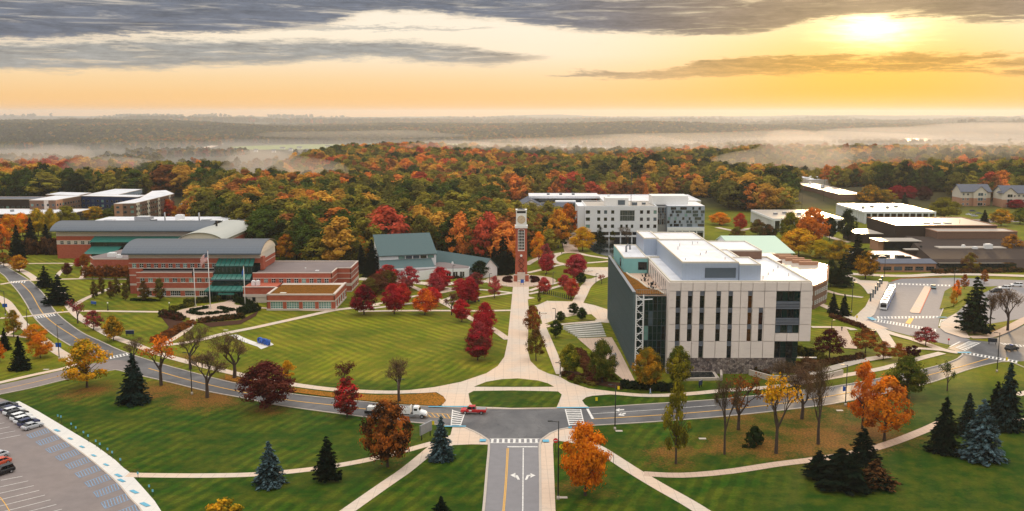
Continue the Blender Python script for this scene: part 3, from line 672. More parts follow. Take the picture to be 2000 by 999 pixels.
line([(1160, 819), (1295, 811), (1417, 801), (1540, 787), (1640, 771), (1760, 746), (1865, 720), (1930, 701)], .35, 'paint_yellow'); line([(1157, 809), (1295, 800), (1400, 792)], .2, 'paint_white'); line([(1147, 799), (1158, 819)], .6, 'paint_white')
line([(990.5, 876), (987, 940), (982, 1000), (978, 1050)], .18, 'paint_yellow'); line([(993, 876), (989.5, 940), (984.6, 1000), (980.6, 1050)], .18, 'paint_yellow'); line([(1022, 876), (1021.5, 940), (1021, 1000), (1020.5, 1050)], .22, 'paint_white'); line([(991, 873.5), (1050, 873.5)], .6, 'paint_white')
line([(0, 762), (60, 749), (125, 733)], .25, 'paint_yellow'); line([(1855, 678), (1875, 668)], .5, 'paint_white'); line([(2000, 655), (2050, 636)], .25, 'paint_yellow')
def arrow(pts, z=.062): marks('arrow_marking', [[G(*p) for p in q] for q in pts], 'paint_white', z)
arrow([[(1011, 938), (1015.5, 938), (1011.5, 929.5), (1005, 928), (1006, 931)], [(996, 929), (1006.5, 924.5), (1007, 934)]]); arrow([[(1025, 938), (1029.5, 938), (1033, 931), (1037, 931), (1037, 928), (1029, 929)], [(1046, 929.5), (1036, 925), (1036, 934)]])
arrow([[(1209, 800.5), (1219, 800), (1219, 802), (1209, 802.5)], [(1201, 802), (1210, 798.5), (1210, 804.5)]]); arrow([[(1212, 808), (1222, 807), (1222, 809.5), (1214, 810.5)], [(1207, 812), (1213, 806.5), (1220, 813)]])
# accessible bays in the car park, curving with the kerb
KL = resample(crom(px([(89, 834), (127, 861), (175, 896), (225, 939), (255, 974), (277, 999), (300, 1040)])), 161)
bays, hatch = [], []
for b in range(20):
    i = 3 + b * 7; p = KL[i]; t = (KL[i + 1] - KL[i - 1]).normalized(); n = Vector((t.y, -t.x))
    if n.x > 0: n = -n
    n = (n + t * .35).normalized(); a = t * .09
    bays.append([p - a, p + a, p + a + n * 5.4, p - a + n * 5.4])
    if b % 2 == 0 and b < 19:
        p2 = KL[i + 7]; t2 = p2 - p
        for k in range(8):
            c0 = p + n * (.3 + k * .62); c1 = p2 + n * (.0 + k * .62 + .75); a2 = n * .1
            hatch.append([c0 - a2, c0 + a2, c1 + a2, c1 - a2])
        bays.append([p + n * 5.2, p + n * 5.4, p2 + n * 5.4, p2 + n * 5.2])
marks('bay_marking', bays, 'paint_blue', .058); marks('bay_marking', hatch, 'paint_blue', .062)
wb = []
for k in range(9):
    a, b = Vector(G(2 - 2 * k, 939 + 13 * k)), Vector(G(44 + 11 * k, 931 + 9.2 * k)); n = Vector((-(b - a).y, (b - a).x)).normalized() * .08
    wb.append([a - n, a + n, b + n, b - n])
for k in range(9):
    a, b = Vector(G(-20 - 9 * k, 862 - 8 * k)), Vector(G(40 - 10.5 * k, 850.5 - 8 * k)); n = Vector((-(b - a).y, (b - a).x)).normalized() * .08
    wb.append([a - n, a + n, b + n, b - n])
marks('bay_marking', wb, 'paint_white', .06); line([(0, 972), (10, 985), (22, 1005)], .15, 'paint_yellow', .066)
for k, (u, v, r) in enumerate([(111, 842, 1), (137, 858, .8), (160, 874, .8), (183, 891, .8), (207, 909, .8), (231, 930, 1), (237, 940, 1), (262, 962, 1.1), (283, 987, 1.2)]):
    x, y = G(u, v); a = .8
    tag(raw('tactile_pad', [(x - 1.1 * r, y + .55 * r, .13), (x + .5 * r, y - .8 * r, .13), (x + 1.1 * r, y - .4 * r, .13), (x - .5 * r, y + .95 * r, .13)], [(0, 1, 2, 3)], 'pad_blue'), kind='structure')
for u, v, w, d in [(876, 796, 10, .7), (889, 834.5, 5, .7), (1119, 798, 8, .7), (1131, 837, 5, .7), (943, 862, 1.4, 1.6), (1066, 863, 1.4, 1.6), (1883, 690, 4, 1.4), (1838, 621, 4, 1), (1703, 624, 2, 5)]:
    x, y = G(u, v); sheet('tactile_pad', [(x - w / 2, y - d / 2), (x + w / 2, y - d / 2), (x + w / 2, y + d / 2), (x - w / 2, y + d / 2)], .235, 'pad_blue')
# pond between the library and the white hall; river bends and fields in the valley
sheet('pond', px([(1150, 483), (1158, 475), (1200, 473.5), (1270, 473.5), (1300, 480), (1290, 500), (1240, 505), (1200, 503), (1170, 497), (1155, 490)]), .05, 'water', True)
kerb(px([(1158, 474.5), (1200, 473), (1270, 473)]), 1.4, .9, False, True, 'cream_wall')
sheet('river', [G(u, v, -37) for u, v in [(1755, 276), (1775, 271), (1840, 272), (1900, 277), (1960, 280), (1900, 281.5), (1830, 278)]], -37, 'water', True)
sheet('river', [G(u, v, -37) for u, v in [(1590, 289), (1640, 286), (1690, 287), (1680, 292), (1620, 293)]], -37, 'water', True)
material('meadow', S(134, 148, 92), .95, .05, noise=.1, scale=.01)
sheet('field', [G(u, v, -39) for u, v in [(450, 287), (560, 283), (720, 281), (900, 281), (960, 284), (800, 289), (600, 292), (470, 293)]], -39, 'meadow')
strip2('road', [Vector(G(u, v, -38)) for u, v in [(345, 295), (400, 287), (450, 275)]], [Vector(G(u, v, -38)) for u, v in [(360, 298), (412, 289), (456, 275)]], -38, 'concrete')

# ------------------------------------------------------------------ trees
rng = np.random.default_rng(7)
def leaf_mesh(name, C, N, size, rv=None, elong=1.0, axis=None):
    """one quad per leaf: centres C, normals N"""
    n = len(C); N = N / np.linalg.norm(N, axis=1, keepdims=True)
    r = rng.normal(size=(n, 3)) if axis is None else axis
    a = np.cross(N, r); a /= np.linalg.norm(a, axis=1, keepdims=True) + 1e-9; b = np.cross(N, a)
    s = (size * rng.uniform(.55, 1.35, n))[:, None] if np.isscalar(size) else size[:, None]
    if axis is not None: a, b = b * elong, a
    V = np.stack([C - a * s - b * s * .55, C + a * s * .25 - b * s, C + a * s + b * s * .55, C - a * s * .25 + b * s], 1).reshape(-1, 3)
    me = bpy.data.meshes.new(name); me.vertices.add(4 * n); me.vertices.foreach_set('co', V.ravel())
    me.loops.add(4 * n); me.loops.foreach_set('vertex_index', np.arange(4 * n))
    me.polygons.add(n); me.polygons.foreach_set('loop_start', np.arange(0, 4 * n, 4)); me.polygons.foreach_set('loop_total', np.full(n, 4))
    at = me.attributes.new('rnd', 'FLOAT', 'FACE'); at.data.foreach_set('value', rng.uniform(0, 1, n) if rv is None else rv)
    me.update(); me.materials.append(MATS['foliage']); return me
def crown(h, r, base, clumps, per, size, prof, name='crown', cr=.3, hollow=.55):
    C, N, V = [], [], []
    for k in range(clumps):
        V.append(np.clip(rng.uniform(0, 1) * .62 + rng.uniform(0, .38, per), 0, 1)); t = (k + rng.uniform(0, 1)) / clumps; z = base + (h - base) * t
        R = r * prof(t); a = rng.uniform(0, 2 * math.pi); q = R * (hollow + (1 - hollow) * math.sqrt(rng.uniform())) if rng.uniform() < .82 else R * rng.uniform(0, .6)
        c = np.array([q * math.cos(a), q * math.sin(a), z]); rad = r * cr * rng.uniform(.65, 1.25)
        d = rng.normal(size=(per, 3)); d /= np.linalg.norm(d, axis=1, keepdims=True)
        p = c + d * rad * (rng.uniform(.35, 1.05, (per, 1))) * np.array([1.1, 1.1, .8])
        out = p - np.array([0, 0, (base + h) * .45]); C.append(p); N.append(d * 1.0 + out / (np.linalg.norm(out, axis=1, keepdims=True) + 1e-6) * .8 + np.array([0, 0, .35]) + rng.normal(size=(per, 3)) * .35)
    C = np.concatenate(C); N = np.concatenate(N)
    C[:, 2] = np.maximum(C[:, 2], base * .6)
    return leaf_mesh(name, C, N, size, np.concatenate(V))
def spruce_crown(h, r, tiers, per, size, droop=.35, ragged=.23, name='crown'):
    C, N, A = [], [], []
    for k in range(tiers):
        t = (k + .5) / tiers; z0 = h * (.05 + .95 * t); R = r * (1 - t) ** .85 + .12
        nb = max(5, int(26 * (1 - t) + 5))
        for j in range(nb):
            a = rng.uniform(0, 2 * math.pi); L = R * rng.uniform(1 - ragged * 2.2, 1 + ragged); m = max(4, int(per * (.3 + .7 * (1 - t))))
            s = np.sqrt(rng.uniform(.05, 1, m)); rad = s * L; side = rng.normal(size=m) * .16 * (1.2 - s) * L * .9
            x = rad * math.cos(a) - side * math.sin(a); y = rad * math.sin(a) + side * math.cos(a); z = z0 - droop * rad + .12 * rad * s + rng.normal(size=m) * .07
            C.append(np.stack([x, y, z], 1)); A.append(np.tile([math.cos(a), math.sin(a), -droop], (m, 1)))
            N.append(np.stack([np.cos(a) * np.ones(m) * .45, np.sin(a) * np.ones(m) * .45, np.ones(m)], 1) + rng.normal(size=(m, 3)) * .35)
    return leaf_mesh(name, np.concatenate(C), np.concatenate(N), size, elong=1.7, axis=np.concatenate(A))
def branch_geo(h, spread, levels, seed, r0, fork=.28, nk=3, up=.55, twigs=True):
    rnd = random.Random(seed); vs, fs, tips = [], [], []
    def grow(p, d, L, r, lv):
        q = p + d * L; mid = p.lerp(q, .5) + Vector((rnd.uniform(-1, 1), rnd.uniform(-1, 1), 0)) * L * .05
        tube_geo(vs, fs, [p, mid, q], [r, r * .8, r * .62], 5 if lv < 2 else 3)
        tips.append((tuple(q), lv))
        if lv >= levels: return
        for k in range(nk + (1 if lv == 0 else 0)):
            a = rnd.uniform(0, 2 * math.pi); s = rnd.uniform(.5, 1) * spread
            nd = (d + Vector((math.cos(a) * s, math.sin(a) * s, rnd.uniform(-.1, .45) * up))).normalized()
            grow(p.lerp(q, rnd.uniform(.55, 1)), nd, L * rnd.uniform(.55, .82), r * rnd.uniform(.42, .6), lv + 1)
    grow(Vector((0, 0, 0)), Vector((0, 0, 1)), h * fork, r0, 0)
    return vs, fs, tips
def bark_mesh(vs, fs, name): return mesh(name, vs, fs, 'bark')
def trunk(h, r0, top, limbs, reach, seed):
    rnd = random.Random(seed); vs, fs = [], []
    tube_geo(vs, fs, [(0, 0, -.3), (0, 0, .25), (.05, 0, top * .5), (.1, .08, top), (.0, .1, h * .8)], [r0 * 1.7, r0 * 1.15, r0 * .9, r0 * .7, r0 * .15], 7)
    for k in range(limbs):
        a = 2 * math.pi * k / limbs + rnd.uniform(-.4, .4); z = top * rnd.uniform(.75, 1.5); L = reach * rnd.uniform(.6, 1)
        tube_geo(vs, fs, [(0, 0, z), (math.cos(a) * L * .5, math.sin(a) * L * .5, z + L * .45), (math.cos(a) * L, math.sin(a) * L, z + L * .9)], [r0 * .5, r0 * .3, r0 * .1], 5)
    return bark_mesh(vs, fs, 'trunk')
rnd_ = lambda t: max(.12, math.sin(math.pi * min(1, max(0, .12 + .86 * t))) ** .7)
egg = lambda t: max(.1, math.sin(math.pi * (.16 + .82 * t) ** 1.0) ** .8 * (1.12 - .35 * t))
colm = lambda t: max(.15, (1 - abs(2 * t - .75) ** 2.4 * .75)) if t < .9 else .3
ball = lambda t: max(.25, math.sqrt(max(.02, 1 - (1.7 * t - .7) ** 2))) if t > .41 else 1.0
PROTO = {}
def scale_tips(vs, h, w):
    zz = max(v[2] for v in vs); rr = max(math.hypot(v[0], v[1]) for v in vs)
    return [(v[0] * w / 2 / rr, v[1] * w / 2 / rr, v[2] * h / zz) for v in vs]
PROTO['maple'] = [(10, 8, crown(10, 4, 1.9, 90, 96, .175, rnd_ if i % 2 else egg), trunk(10, .2, 2.3, 7, 3, i)) for i in range(4)]
PROTO['loose'] = [(10, 8, crown(10, 3.9, 2.2, 66, 64, .17, egg, cr=.26, hollow=.4), trunk(10, .2, 2.6, 9, 3.2, 10 + i)) for i in range(3)]
PROTO['column'] = [(10, 4.2, crown(10, 2.1, 1.2, 60, 52, .19, colm, cr=.42, hollow=.35), trunk(10, .16, 2, 5, 1.4, 20 + i)) for i in range(2)]
PROTO['shrub'] = [(2, 2.6, crown(1.95, 1.3, .05, 26, 42, .13, ball, 'foliage', cr=.34), None) for i in range(3)]
PROTO['hedge'] = [(2, 4, crown(1.9, 2.0, .05, 40, 50, .14, ball, 'foliage', cr=.3), None) for i in range(2)]
PROTO['spruce'] = [(10, 5.6, spruce_crown(10, 2.8, 26, 24, .15), trunk(10, .17, 4, 0, 1, 30 + i)) for i in range(3)]
PROTO['pine'] = [(10, 6, spruce_crown(10, 3.0, 16, 24, .2, droop=.12, ragged=.3), trunk(10, .18, 5, 6, 1.6, 40 + i)) for i in range(2)]
PROTO['bare'] = []
for i in range(3):
    vs, fs, tips = branch_geo(10, .75, 5, 50 + i, .26, nk=3); vs = scale_tips(vs, 10, 8.4)
    vt, ft, _ = branch_geo(10, .75, 0, 1, .26)
    vs2, fs2, tips = branch_geo(10, .75, 5, 50 + i, .26, nk=3); k = scale_tips(vs2 + [t[0] for t in tips], 10, 8.4); tp = np.array([p for p, t in zip(k[len(vs2):], tips) if t[1] >= 3]); m = 1500
    tp = tp[rng.integers(0, len(tp), m)] + rng.normal(size=(m, 3)) * .38; ax = tp - np.array([0, 0, 3.]); ax = ax / np.linalg.norm(ax, axis=1, keepdims=True) + rng.normal(size=(m, 3)) * .5
    PROTO['bare'].append((10, 8.4, leaf_mesh('twigs', tp, rng.normal(size=tp.shape), .036, elong=11, axis=ax), bark_mesh(vs, fs, 'trunk')))
PROTO['sparse'] = []
for i in range(3):
    vs, fs, tips = branch_geo(10, .8, 4, 60 + i, .25, nk=3); k = scale_tips(vs + [t[0] for t in tips], 10, 8); tp = np.array([p for p, t in zip(k[len(vs):], tips) if t[1] >= 3])
    tp = tp[rng.integers(0, len(tp), 900)] + rng.normal(size=(900, 3)) * .42
    PROTO['sparse'].append((10, 8, leaf_mesh('crown', tp, rng.normal(size=tp.shape) + [0, 0, .5], .17), bark_mesh(k[:len(vs)], fs, 'trunk')))
PROTO['forest'] = [(18, 13, crown(18, 6.5, 3, 46, 54, .44, rnd_ if i % 2 else egg, cr=(.26, .34, .3)[i % 3], hollow=.6), trunk(18, .32, 5, 6, 4.5, 70 + i)) for i in range(6)] + [(18, 8, crown(18, 4, 3, 40, 44, .42, colm, cr=.4), trunk(18, .28, 5, 5, 2.5, 80)), (18, 9, spruce_crown(18, 4.5, 20, 12, .42), trunk(18, .3, 8, 0, 1, 81))]
PROTO['far'] = [(16, 14, crown(16, 7, 2, 12, 12, 2.2, rnd_, cr=.42), None) for i in range(3)]
PAL = dict(red=(190, 44, 48), crimson=(164, 38, 50), rose=(176, 72, 76), orangered=(196, 66, 42), salmon=(182, 92, 76), darkred=(78, 28, 30), brownred=(108, 58, 46), orange=(236, 132, 30), gold=(214, 154, 34), yellow=(206, 164, 30),
           yellowgreen=(148, 134, 34), olive=(106, 100, 36), green=(72, 88, 28), darkgreen=(40, 54, 26), rust=(166, 94, 38), brown=(106, 70, 40), darkbrown=(60, 44, 30), spruceblue=(48, 68, 66), sprucedark=(26, 38, 28), twig=(112, 88, 66), silver=(88, 110, 116))
TREES = []
def tint(o, c, c2=None, jit=.12):
    a = S(*PAL[c]); b = S(*PAL[c2]) if c2 else a
    k = rng.uniform(1 - jit, 1 + jit); j = rng.uniform(.9, 1.1)
    o['tint'] = [a[0] * k, a[1] * k * j, a[2] * k]; o['tint_two'] = [b[0] * k * (1.0 if c2 else .72), b[1] * k * (1.0 if c2 else .78), b[2] * k * (1.0 if c2 else .7)]
def plant(kind, x, y, h, w, c, label, cat='tree', name=None, group=None, c2=None, z=0, var=None):
    P = PROTO[kind]; h0, w0, cm, tm = P[int(rng.integers(len(P))) if var is None else var % len(P)]
    name = name or {'spruce': 'spruce_tree', 'pine': 'pine_tree', 'shrub': 'shrub', 'hedge': 'hedge', 'bare': 'bare_tree'}.get(kind, 'tree')
    t = thing(name, label, cat, (x, y, z), float(rng.uniform(0, 6.28)), group)
    sc = (w / w0, w / w0, h / h0)
    o = link(cm.name.split('.')[0], cm, t, scale=sc); tint(o, c, c2)
    if tm: link('trunk', tm, t, scale=(math.sqrt(w / w0 * h / h0),) * 2 + (h / h0,) if kind not in ('sparse', 'bare') else sc)
    TREES.append((x, y, w)); return t
def tr(kind, u, v, vt, w, c, label, c2=None, cat='tree', name=None, group=None):
    """tree standing at photo point (u, v) on the ground, its top at row vt, crown w pixels wide"""
    x, y = G(u, v); h = zat(u, vt, y); return plant(kind, x, y, h, w / F * depth(y, h / 2), c, label, cat, name, group, c2)
def make_forest():
    FRONT = [(-400, 760), (0, 775), (300, 775), (345, 745), (365, 600), (400, 560), (480, 510), (520, 468), (560, 452), (640, 440), (700, 440), (735, 470), (850, 480), (905, 462), (1000, 452), (1035, 470), (1060, 492), (1100, 505), (1118, 560), (1124, 800), (1390, 800), (1410, 720), (1440, 690), (1550, 690), (1565, 905), (1700, 905), (1715, 850), (1860, 830), (1880, 775), (2400, 775)]
    fu, fy = [p[0] for p in FRONT], [p[1] for p in FRONT]
    pts = []
    y = 436.0; k = 0
    while y < 1680:
        st = 9.6 + (y - 430) / 1300 * 3.0
        n = int(2 * (.585 * y + 60) / st); xs = (np.arange(n) - n / 2) * st + (k % 2) * st / 2
        for x in xs: pts.append((x + rng.normal() * st * .28, y + rng.normal() * st * .25))
        y += st * .86; k += 1
    P = np.array(pts); U = u_of(P[:, 0], P[:, 1]); R = rim(P[:, 0], P[:, 1])
    keep = (P[:, 1] > np.interp(U, fu, fy)) & (P[:, 1] < R + 70 + 40 * fbm(P[:, 0], P[:, 1], 60))
    for x0, x1, y0, y1 in [(-10, 78, 585, 800), (255, 300, 740, 960), (-460, -230, 590, 790)]: keep &= ~((P[:, 0] > x0) & (P[:, 0] < x1) & (P[:, 1] > y0) & (P[:, 1] < y1))
    P = P[keep]; U = U[keep]; n = len(P)
    hgt = 10 + 16 * rng.beta(2.6, 2.0, n); hgt[(U > 1010) & (U < 1125) & (P[:, 1] < 620)] *= .72; hgt[(U > 1140) & (U < 1400) & (P[:, 1] < 900)] *= .8
    wid = hgt * rng.uniform(.6, 1.08, n)
    zz = hz(P[:, 0], P[:, 1]) - .2
    # colour drifts over the wood in patches
    g = fbm(P[:, 0] + 90, P[:, 1] * 1.3, 95) + rng.normal(size=n) * .75
    names = np.array(['darkgreen', 'green', 'olive', 'yellowgreen', 'yellowgreen', 'gold', 'rust', 'orange', 'orangered'])
    ci = np.clip(np.digitize(g, [-1.35, -.75, -.2, .15, .45, .85, 1.3, 1.85]), 0, 8)
    pal = np.array([S(*PAL[k])[:3] for k in names]); tn = (pal[ci] * .84 + pal[ci].mean(1, keepdims=True) * np.array([1.15, 1.0, .7]) * .16) * rng.uniform(.85, 1.3, (n, 1)); t2 = tn * np.array([.8, .85, .7])
    order = np.argsort(P[:, 1]); d = P[:, 1] ; vis = (np.abs(P[:, 0]) < .57 * P[:, 1])
    # the trees that show largest: the front rows of the wood, where no building hides them
    cnt = {}; ind = []
    for i in order:
        if not vis[i]: continue
        b = int(U[i] // 14)
        if cnt.get(b, 0) >= 4: continue
        cnt[b] = cnt.get(b, 0) + 1; ind.append(i)
        if len(ind) >= 296: break
    marks_ = [(345, 'beyond the far brick residence halls'), (520, 'behind the rear vaulted brick building'), (700, 'behind the brick building with the leafy roof'), (860, 'behind the teal-roofed chapel'), (1000, 'in the wood left of the clock tower'), (1125, 'in the wood right of the clock tower'), (1400, 'in the wood above the white hall'), (1560, 'behind the white pavilion and its yellow trees'), (1720, 'beyond the long sunlit roofs'), (1870, 'behind the red maples by the far car park'), (9999, 'behind the gabled apartment houses')]
    cn = dict(darkgreen='dark green', green='green', olive='olive green', yellowgreen='yellow green', rust='rust brown', gold='golden', orange='orange', orangered='orange red')
    proto = PROTO['forest']
    used = set()
    for i in ind:
        w = next(m for lim, m in marks_ if U[i] < lim); size = 'tall' if hgt[i] > 18 else 'low'
        h0, w0, cm, tm = proto[int(rng.integers(7))]
        t = thing('forest_tree', f'{size} {cn[names[ci[i]]]} forest tree {w}', 'tree', (P[i, 0], P[i, 1], zz[i]), float(rng.uniform(0, 6.28)), f'{size} {cn[names[ci[i]]]} forest trees {w}')
        o = link('crown', cm, t, scale=(wid[i] / w0, wid[i] / w0, hgt[i] / h0)); o['tint'] = list(map(float, tn[i])); o['tint_two'] = list(map(float, t2[i]))
        link('trunk', tm, t, scale=(hgt[i] / h0,) * 3)
    rest = np.ones(n, bool); rest[ind] = False
    # beyond: valley copses, wooded hills, far ridges (counted by nobody)
    far = []
    def scatter(y0, y1, st, keepf, sc):
        y = y0; k = 0
        while y < y1:
            m = int(2 * .6 * y / st); xs = (np.arange(m) - m / 2 + rng.uniform(-.4, .4, m)) * st
            yy = y + rng.uniform(-.5, .5, m) * st; kk = keepf(xs, yy)
            for a, b in zip(xs[kk], yy[kk]): far.append((a, b, sc * rng.uniform(.7, 1.25)))
            y += st * .9
    hillbase = lambda x, y: 3350 + np.interp(u_of(x, y), [0, 400, 800, 1300, 1600, 2000], [-300, 0, 250, 300, 900, 1150])
    fieldm = lambda x, y: (u_of(x, y) > 430) & (u_of(x, y) < 960) & (y > 2900) & (y < 3560)
    river = lambda x, y: ((u_of(x, y) > 1740) & (y > 3750) & (y < 4400)) | ((u_of(x, y) > 1580) & (u_of(x, y) < 1700) & (y > 2900) & (y < 3300))
    scatter(2000, 3700, 24, lambda x, y: (fbm(x, y, 160) > .35) & ~fieldm(x, y) & ~river(x, y) & (y < hillbase(x, y)), 1.0)
    scatter(2900, 5300, 15, lambda x, y: (y > hillbase(x, y) - 60) & ~fieldm(x, y) & ~river(x, y), 1.15)
    scatter(5300, 9000, 40, lambda x, y: fbm(x, y, 420) > -.2, 1.7)
    Q = np.array(far); m = len(Q); zq = hz(Q[:, 0], Q[:, 1]) - 1
    gq = fbm(Q[:, 0], Q[:, 1], 210) + rng.normal(size=m) * .8
    cq = np.clip(np.digitize(gq, [-.9, -.1, .5, .9, 1.2, 1.6, 2.2, 3]), 0, 8); tq = (pal[cq] * .55 + np.array(S(64, 56, 30)[:3]) * .45) * rng.uniform(.75, 1.2, (m, 1))
    def stuff(name, label, P3, sc, tints, protos):
        k = len(P3); me = bpy.data.meshes.new(name); me.vertices.add(k); me.vertices.foreach_set('co', P3.ravel())
        for an, ty, val in (('tint', 'FLOAT_COLOR', np.c_[tints, np.ones(k)]), ('tint_two', 'FLOAT_COLOR', np.c_[tints * np.array([.8, .85, .7]), np.ones(k)])):
            me.attributes.new(an, ty, 'POINT').data.foreach_set('color', val.ravel())
        me.attributes.new('size', 'FLOAT_VECTOR', 'POINT').data.foreach_set('vector', sc.ravel())
        me.attributes.new('turn', 'FLOAT_VECTOR', 'POINT').data.foreach_set('vector', np.c_[np.zeros((k, 2)), rng.uniform(0, 6.28, k)].ravel())
        me.attributes.new('pick', 'INT', 'POINT').data.foreach_set('value', (rng.choice(len(protos), k, p=[.14] * 6 + [.11, .05]) if len(protos) == 8 else rng.integers(0, len(protos), k)).astype(np.int32))
        o = link(name, me); tag(o, label, 'forest', kind='stuff')
        ng = bpy.data.node_groups.new(name, 'GeometryNodeTree'); ng.interface.new_socket('Geometry', in_out='INPUT', socket_type='NodeSocketGeometry'); ng.interface.new_socket('Geometry', in_out='OUTPUT', socket_type='NodeSocketGeometry')
        N = ng.nodes; gi, go = N.new('NodeGroupInput'), N.new('NodeGroupOutput'); jn = N.new('GeometryNodeJoinGeometry')
        def attr(nm, ty):
            a = N.new('GeometryNodeInputNamedAttribute'); a.data_type = ty; a.inputs['Name'].default_value = nm; return a.outputs[0]
        sz, tu, pk = attr('size', 'FLOAT_VECTOR'), attr('turn', 'FLOAT_VECTOR'), attr('pick', 'INT')
        for j, (h0, w0, cm, tm) in enumerate(protos):
            ob = bpy.data.objects.new('forest_crown', cm)
            oi = N.new('GeometryNodeObjectInfo'); oi.inputs['Object'].default_value = ob; oi.inputs['As Instance'].default_value = True
            cp = N.new('FunctionNodeCompare'); cp.data_type = 'INT'; cp.operation = 'EQUAL'; cp.inputs[3].default_value = j; ng.links.new(pk, cp.inputs[2])
            ip = N.new('GeometryNodeInstanceOnPoints'); ng.links.new(gi.outputs[0], ip.inputs['Points']); ng.links.new(cp.outputs[0], ip.inputs['Selection']); ng.links.new(oi.outputs['Geometry'], ip.inputs['Instance'])
            e2r = N.new('FunctionNodeEulerToRotation'); ng.links.new(tu, e2r.inputs[0]); ng.links.new(e2r.outputs[0], ip.inputs['Rotation']); ng.links.new(sz, ip.inputs['Scale']); ng.links.new(ip.outputs[0], jn.inputs[0])
        ng.links.new(jn.outputs[0], go.inputs[0])
        md = o.modifiers.new('scatter', 'NODES'); md.node_group = ng
    sc = np.c_[wid / 13, wid / 13, hgt / 18]
    sc *= 1.0
    stuff('forest', 'autumn wood of green, gold and orange crowns behind the campus', np.c_[P, zz][rest], sc[rest], tn[rest], proto)
    stuff('far_forest', 'hazy wooded hills across the river valley', np.c_[Q[:, :2], zq], np.repeat(Q[:, 2:], 3, 1), tq, PROTO['far'])
    print('forest', n, 'far', m)

# ------------------------------------------------------------------ buildings
def parapet(P, x0, x1, y0, y1, z, h=.7, w=.45, mat='stone_band', name='coping'):
    """four copings round a flat roof, butted end to end"""
    box(name, mat, P, x0, x1, y0, y0 + w, z, z + h); box(name, mat, P, x0, x1, y1 - w, y1, z, z + h)
    box(name, mat, P, x0, x0 + w, y0 + w, y1 - w, z, z + h); box(name, mat, P, x1 - w, x1, y0 + w, y1 - w, z, z + h)
def rtu(P, x, y, z, w=2.2, d=1.8, h=1.4, mat='metal_grey'):
    o = box('roof_unit', mat, P, x - w / 2, x + w / 2, y - d / 2, y + d / 2, z, z + h); b = link('vent_cap', box_mesh(w * .7, d * .7, .25, 'metal_white'), o, (0, 0, h / 2 + .13)); return o
def pipe(P, x, y, z, h=1.0, r=.12): 
    b = wloc(P); return tube('vent_pipe', 'metal_grey', P, [(x - b.x, y - b.y, z - b.z), (x - b.x, y - b.y, z + h - b.z)], r, 6)
def vault(P, x0, x1, y0, y1, z0, rise, mat, axis='x', over=0, n=14, name='roof', th=.25):
    """barrel roof shell with thickness; axis x spans y0..y1, axis y spans x0..x1"""
    b = wloc(P); vs, fs = [], []
    prof = []
    for k in range(n + 1):
        a = math.pi * (.14 + .72 * k / n); prof.append(((1 - math.cos(a) / math.cos(math.pi * .14)) / 2, (math.sin(a) - math.sin(math.pi * .14)) / (1 - math.sin(math.pi * .14))))
    for e in (0, 1):
        for lay in (0, th):
            for p, r in prof:
                if axis == 'x': vs.append(((x0, x1)[e] - b.x, y0 + (y1 - y0) * p - b.y, z0 + rise * r + lay - b.z))
                else: vs.append((x0 + (x1 - x0) * p - b.x, (y0, y1)[e] - b.y, z0 + rise * r + lay - b.z))
    m = n + 1
    for k in range(n):
        fs += [(m + k, m + k + 1, 3 * m + k + 1, 3 * m + k), (k, 2 * m + k, 2 * m + k + 1, k + 1), (k, k + 1, m + k + 1, m + k), (2 * m + k, 3 * m + k, 3 * m + k + 1, 2 * m + k + 1)]
    fs += [(0, m, 3 * m, 2 * m), (n, 2 * m + n, 3 * m + n, m + n)]
    me = mesh(name, vs, fs, mat); bm = bmesh.new(); bm.from_mesh(me); bmesh.ops.recalc_face_normals(bm, faces=bm.faces); bm.to_mesh(me); bm.free()
    o = link(name, me, P)
    return o, prof
def gable(P, prof, x, y0, y1, z0, rise, mat, axis='x', th=.4, name='gable_wall'):
    b = wloc(P); pts = [(y0 + (y1 - y0) * p, z0 + rise * r) for p, r in prof]; n = len(pts)
    if axis == 'x': vs = [(x - b.x, p - b.y, z - b.z) for p, z in pts] + [(x + th - b.x, p - b.y, z - b.z) for p, z in pts]
    else: vs = [(p - b.x, x - b.y, z - b.z) for p, z in pts] + [(p - b.x, x + th - b.y, z - b.z) for p, z in pts]
    fs = [tuple(range(n)), tuple(range(2 * n - 1, n - 1, -1))] + [(i, n + i, n + (i + 1) % n, (i + 1) % n) for i in range(n)]
    me = mesh(name, vs, fs, mat); bm = bmesh.new(); bm.from_mesh(me); bmesh.ops.recalc_face_normals(bm, faces=bm.faces); bm.to_mesh(me); bm.free()
    return link(name, me, P)
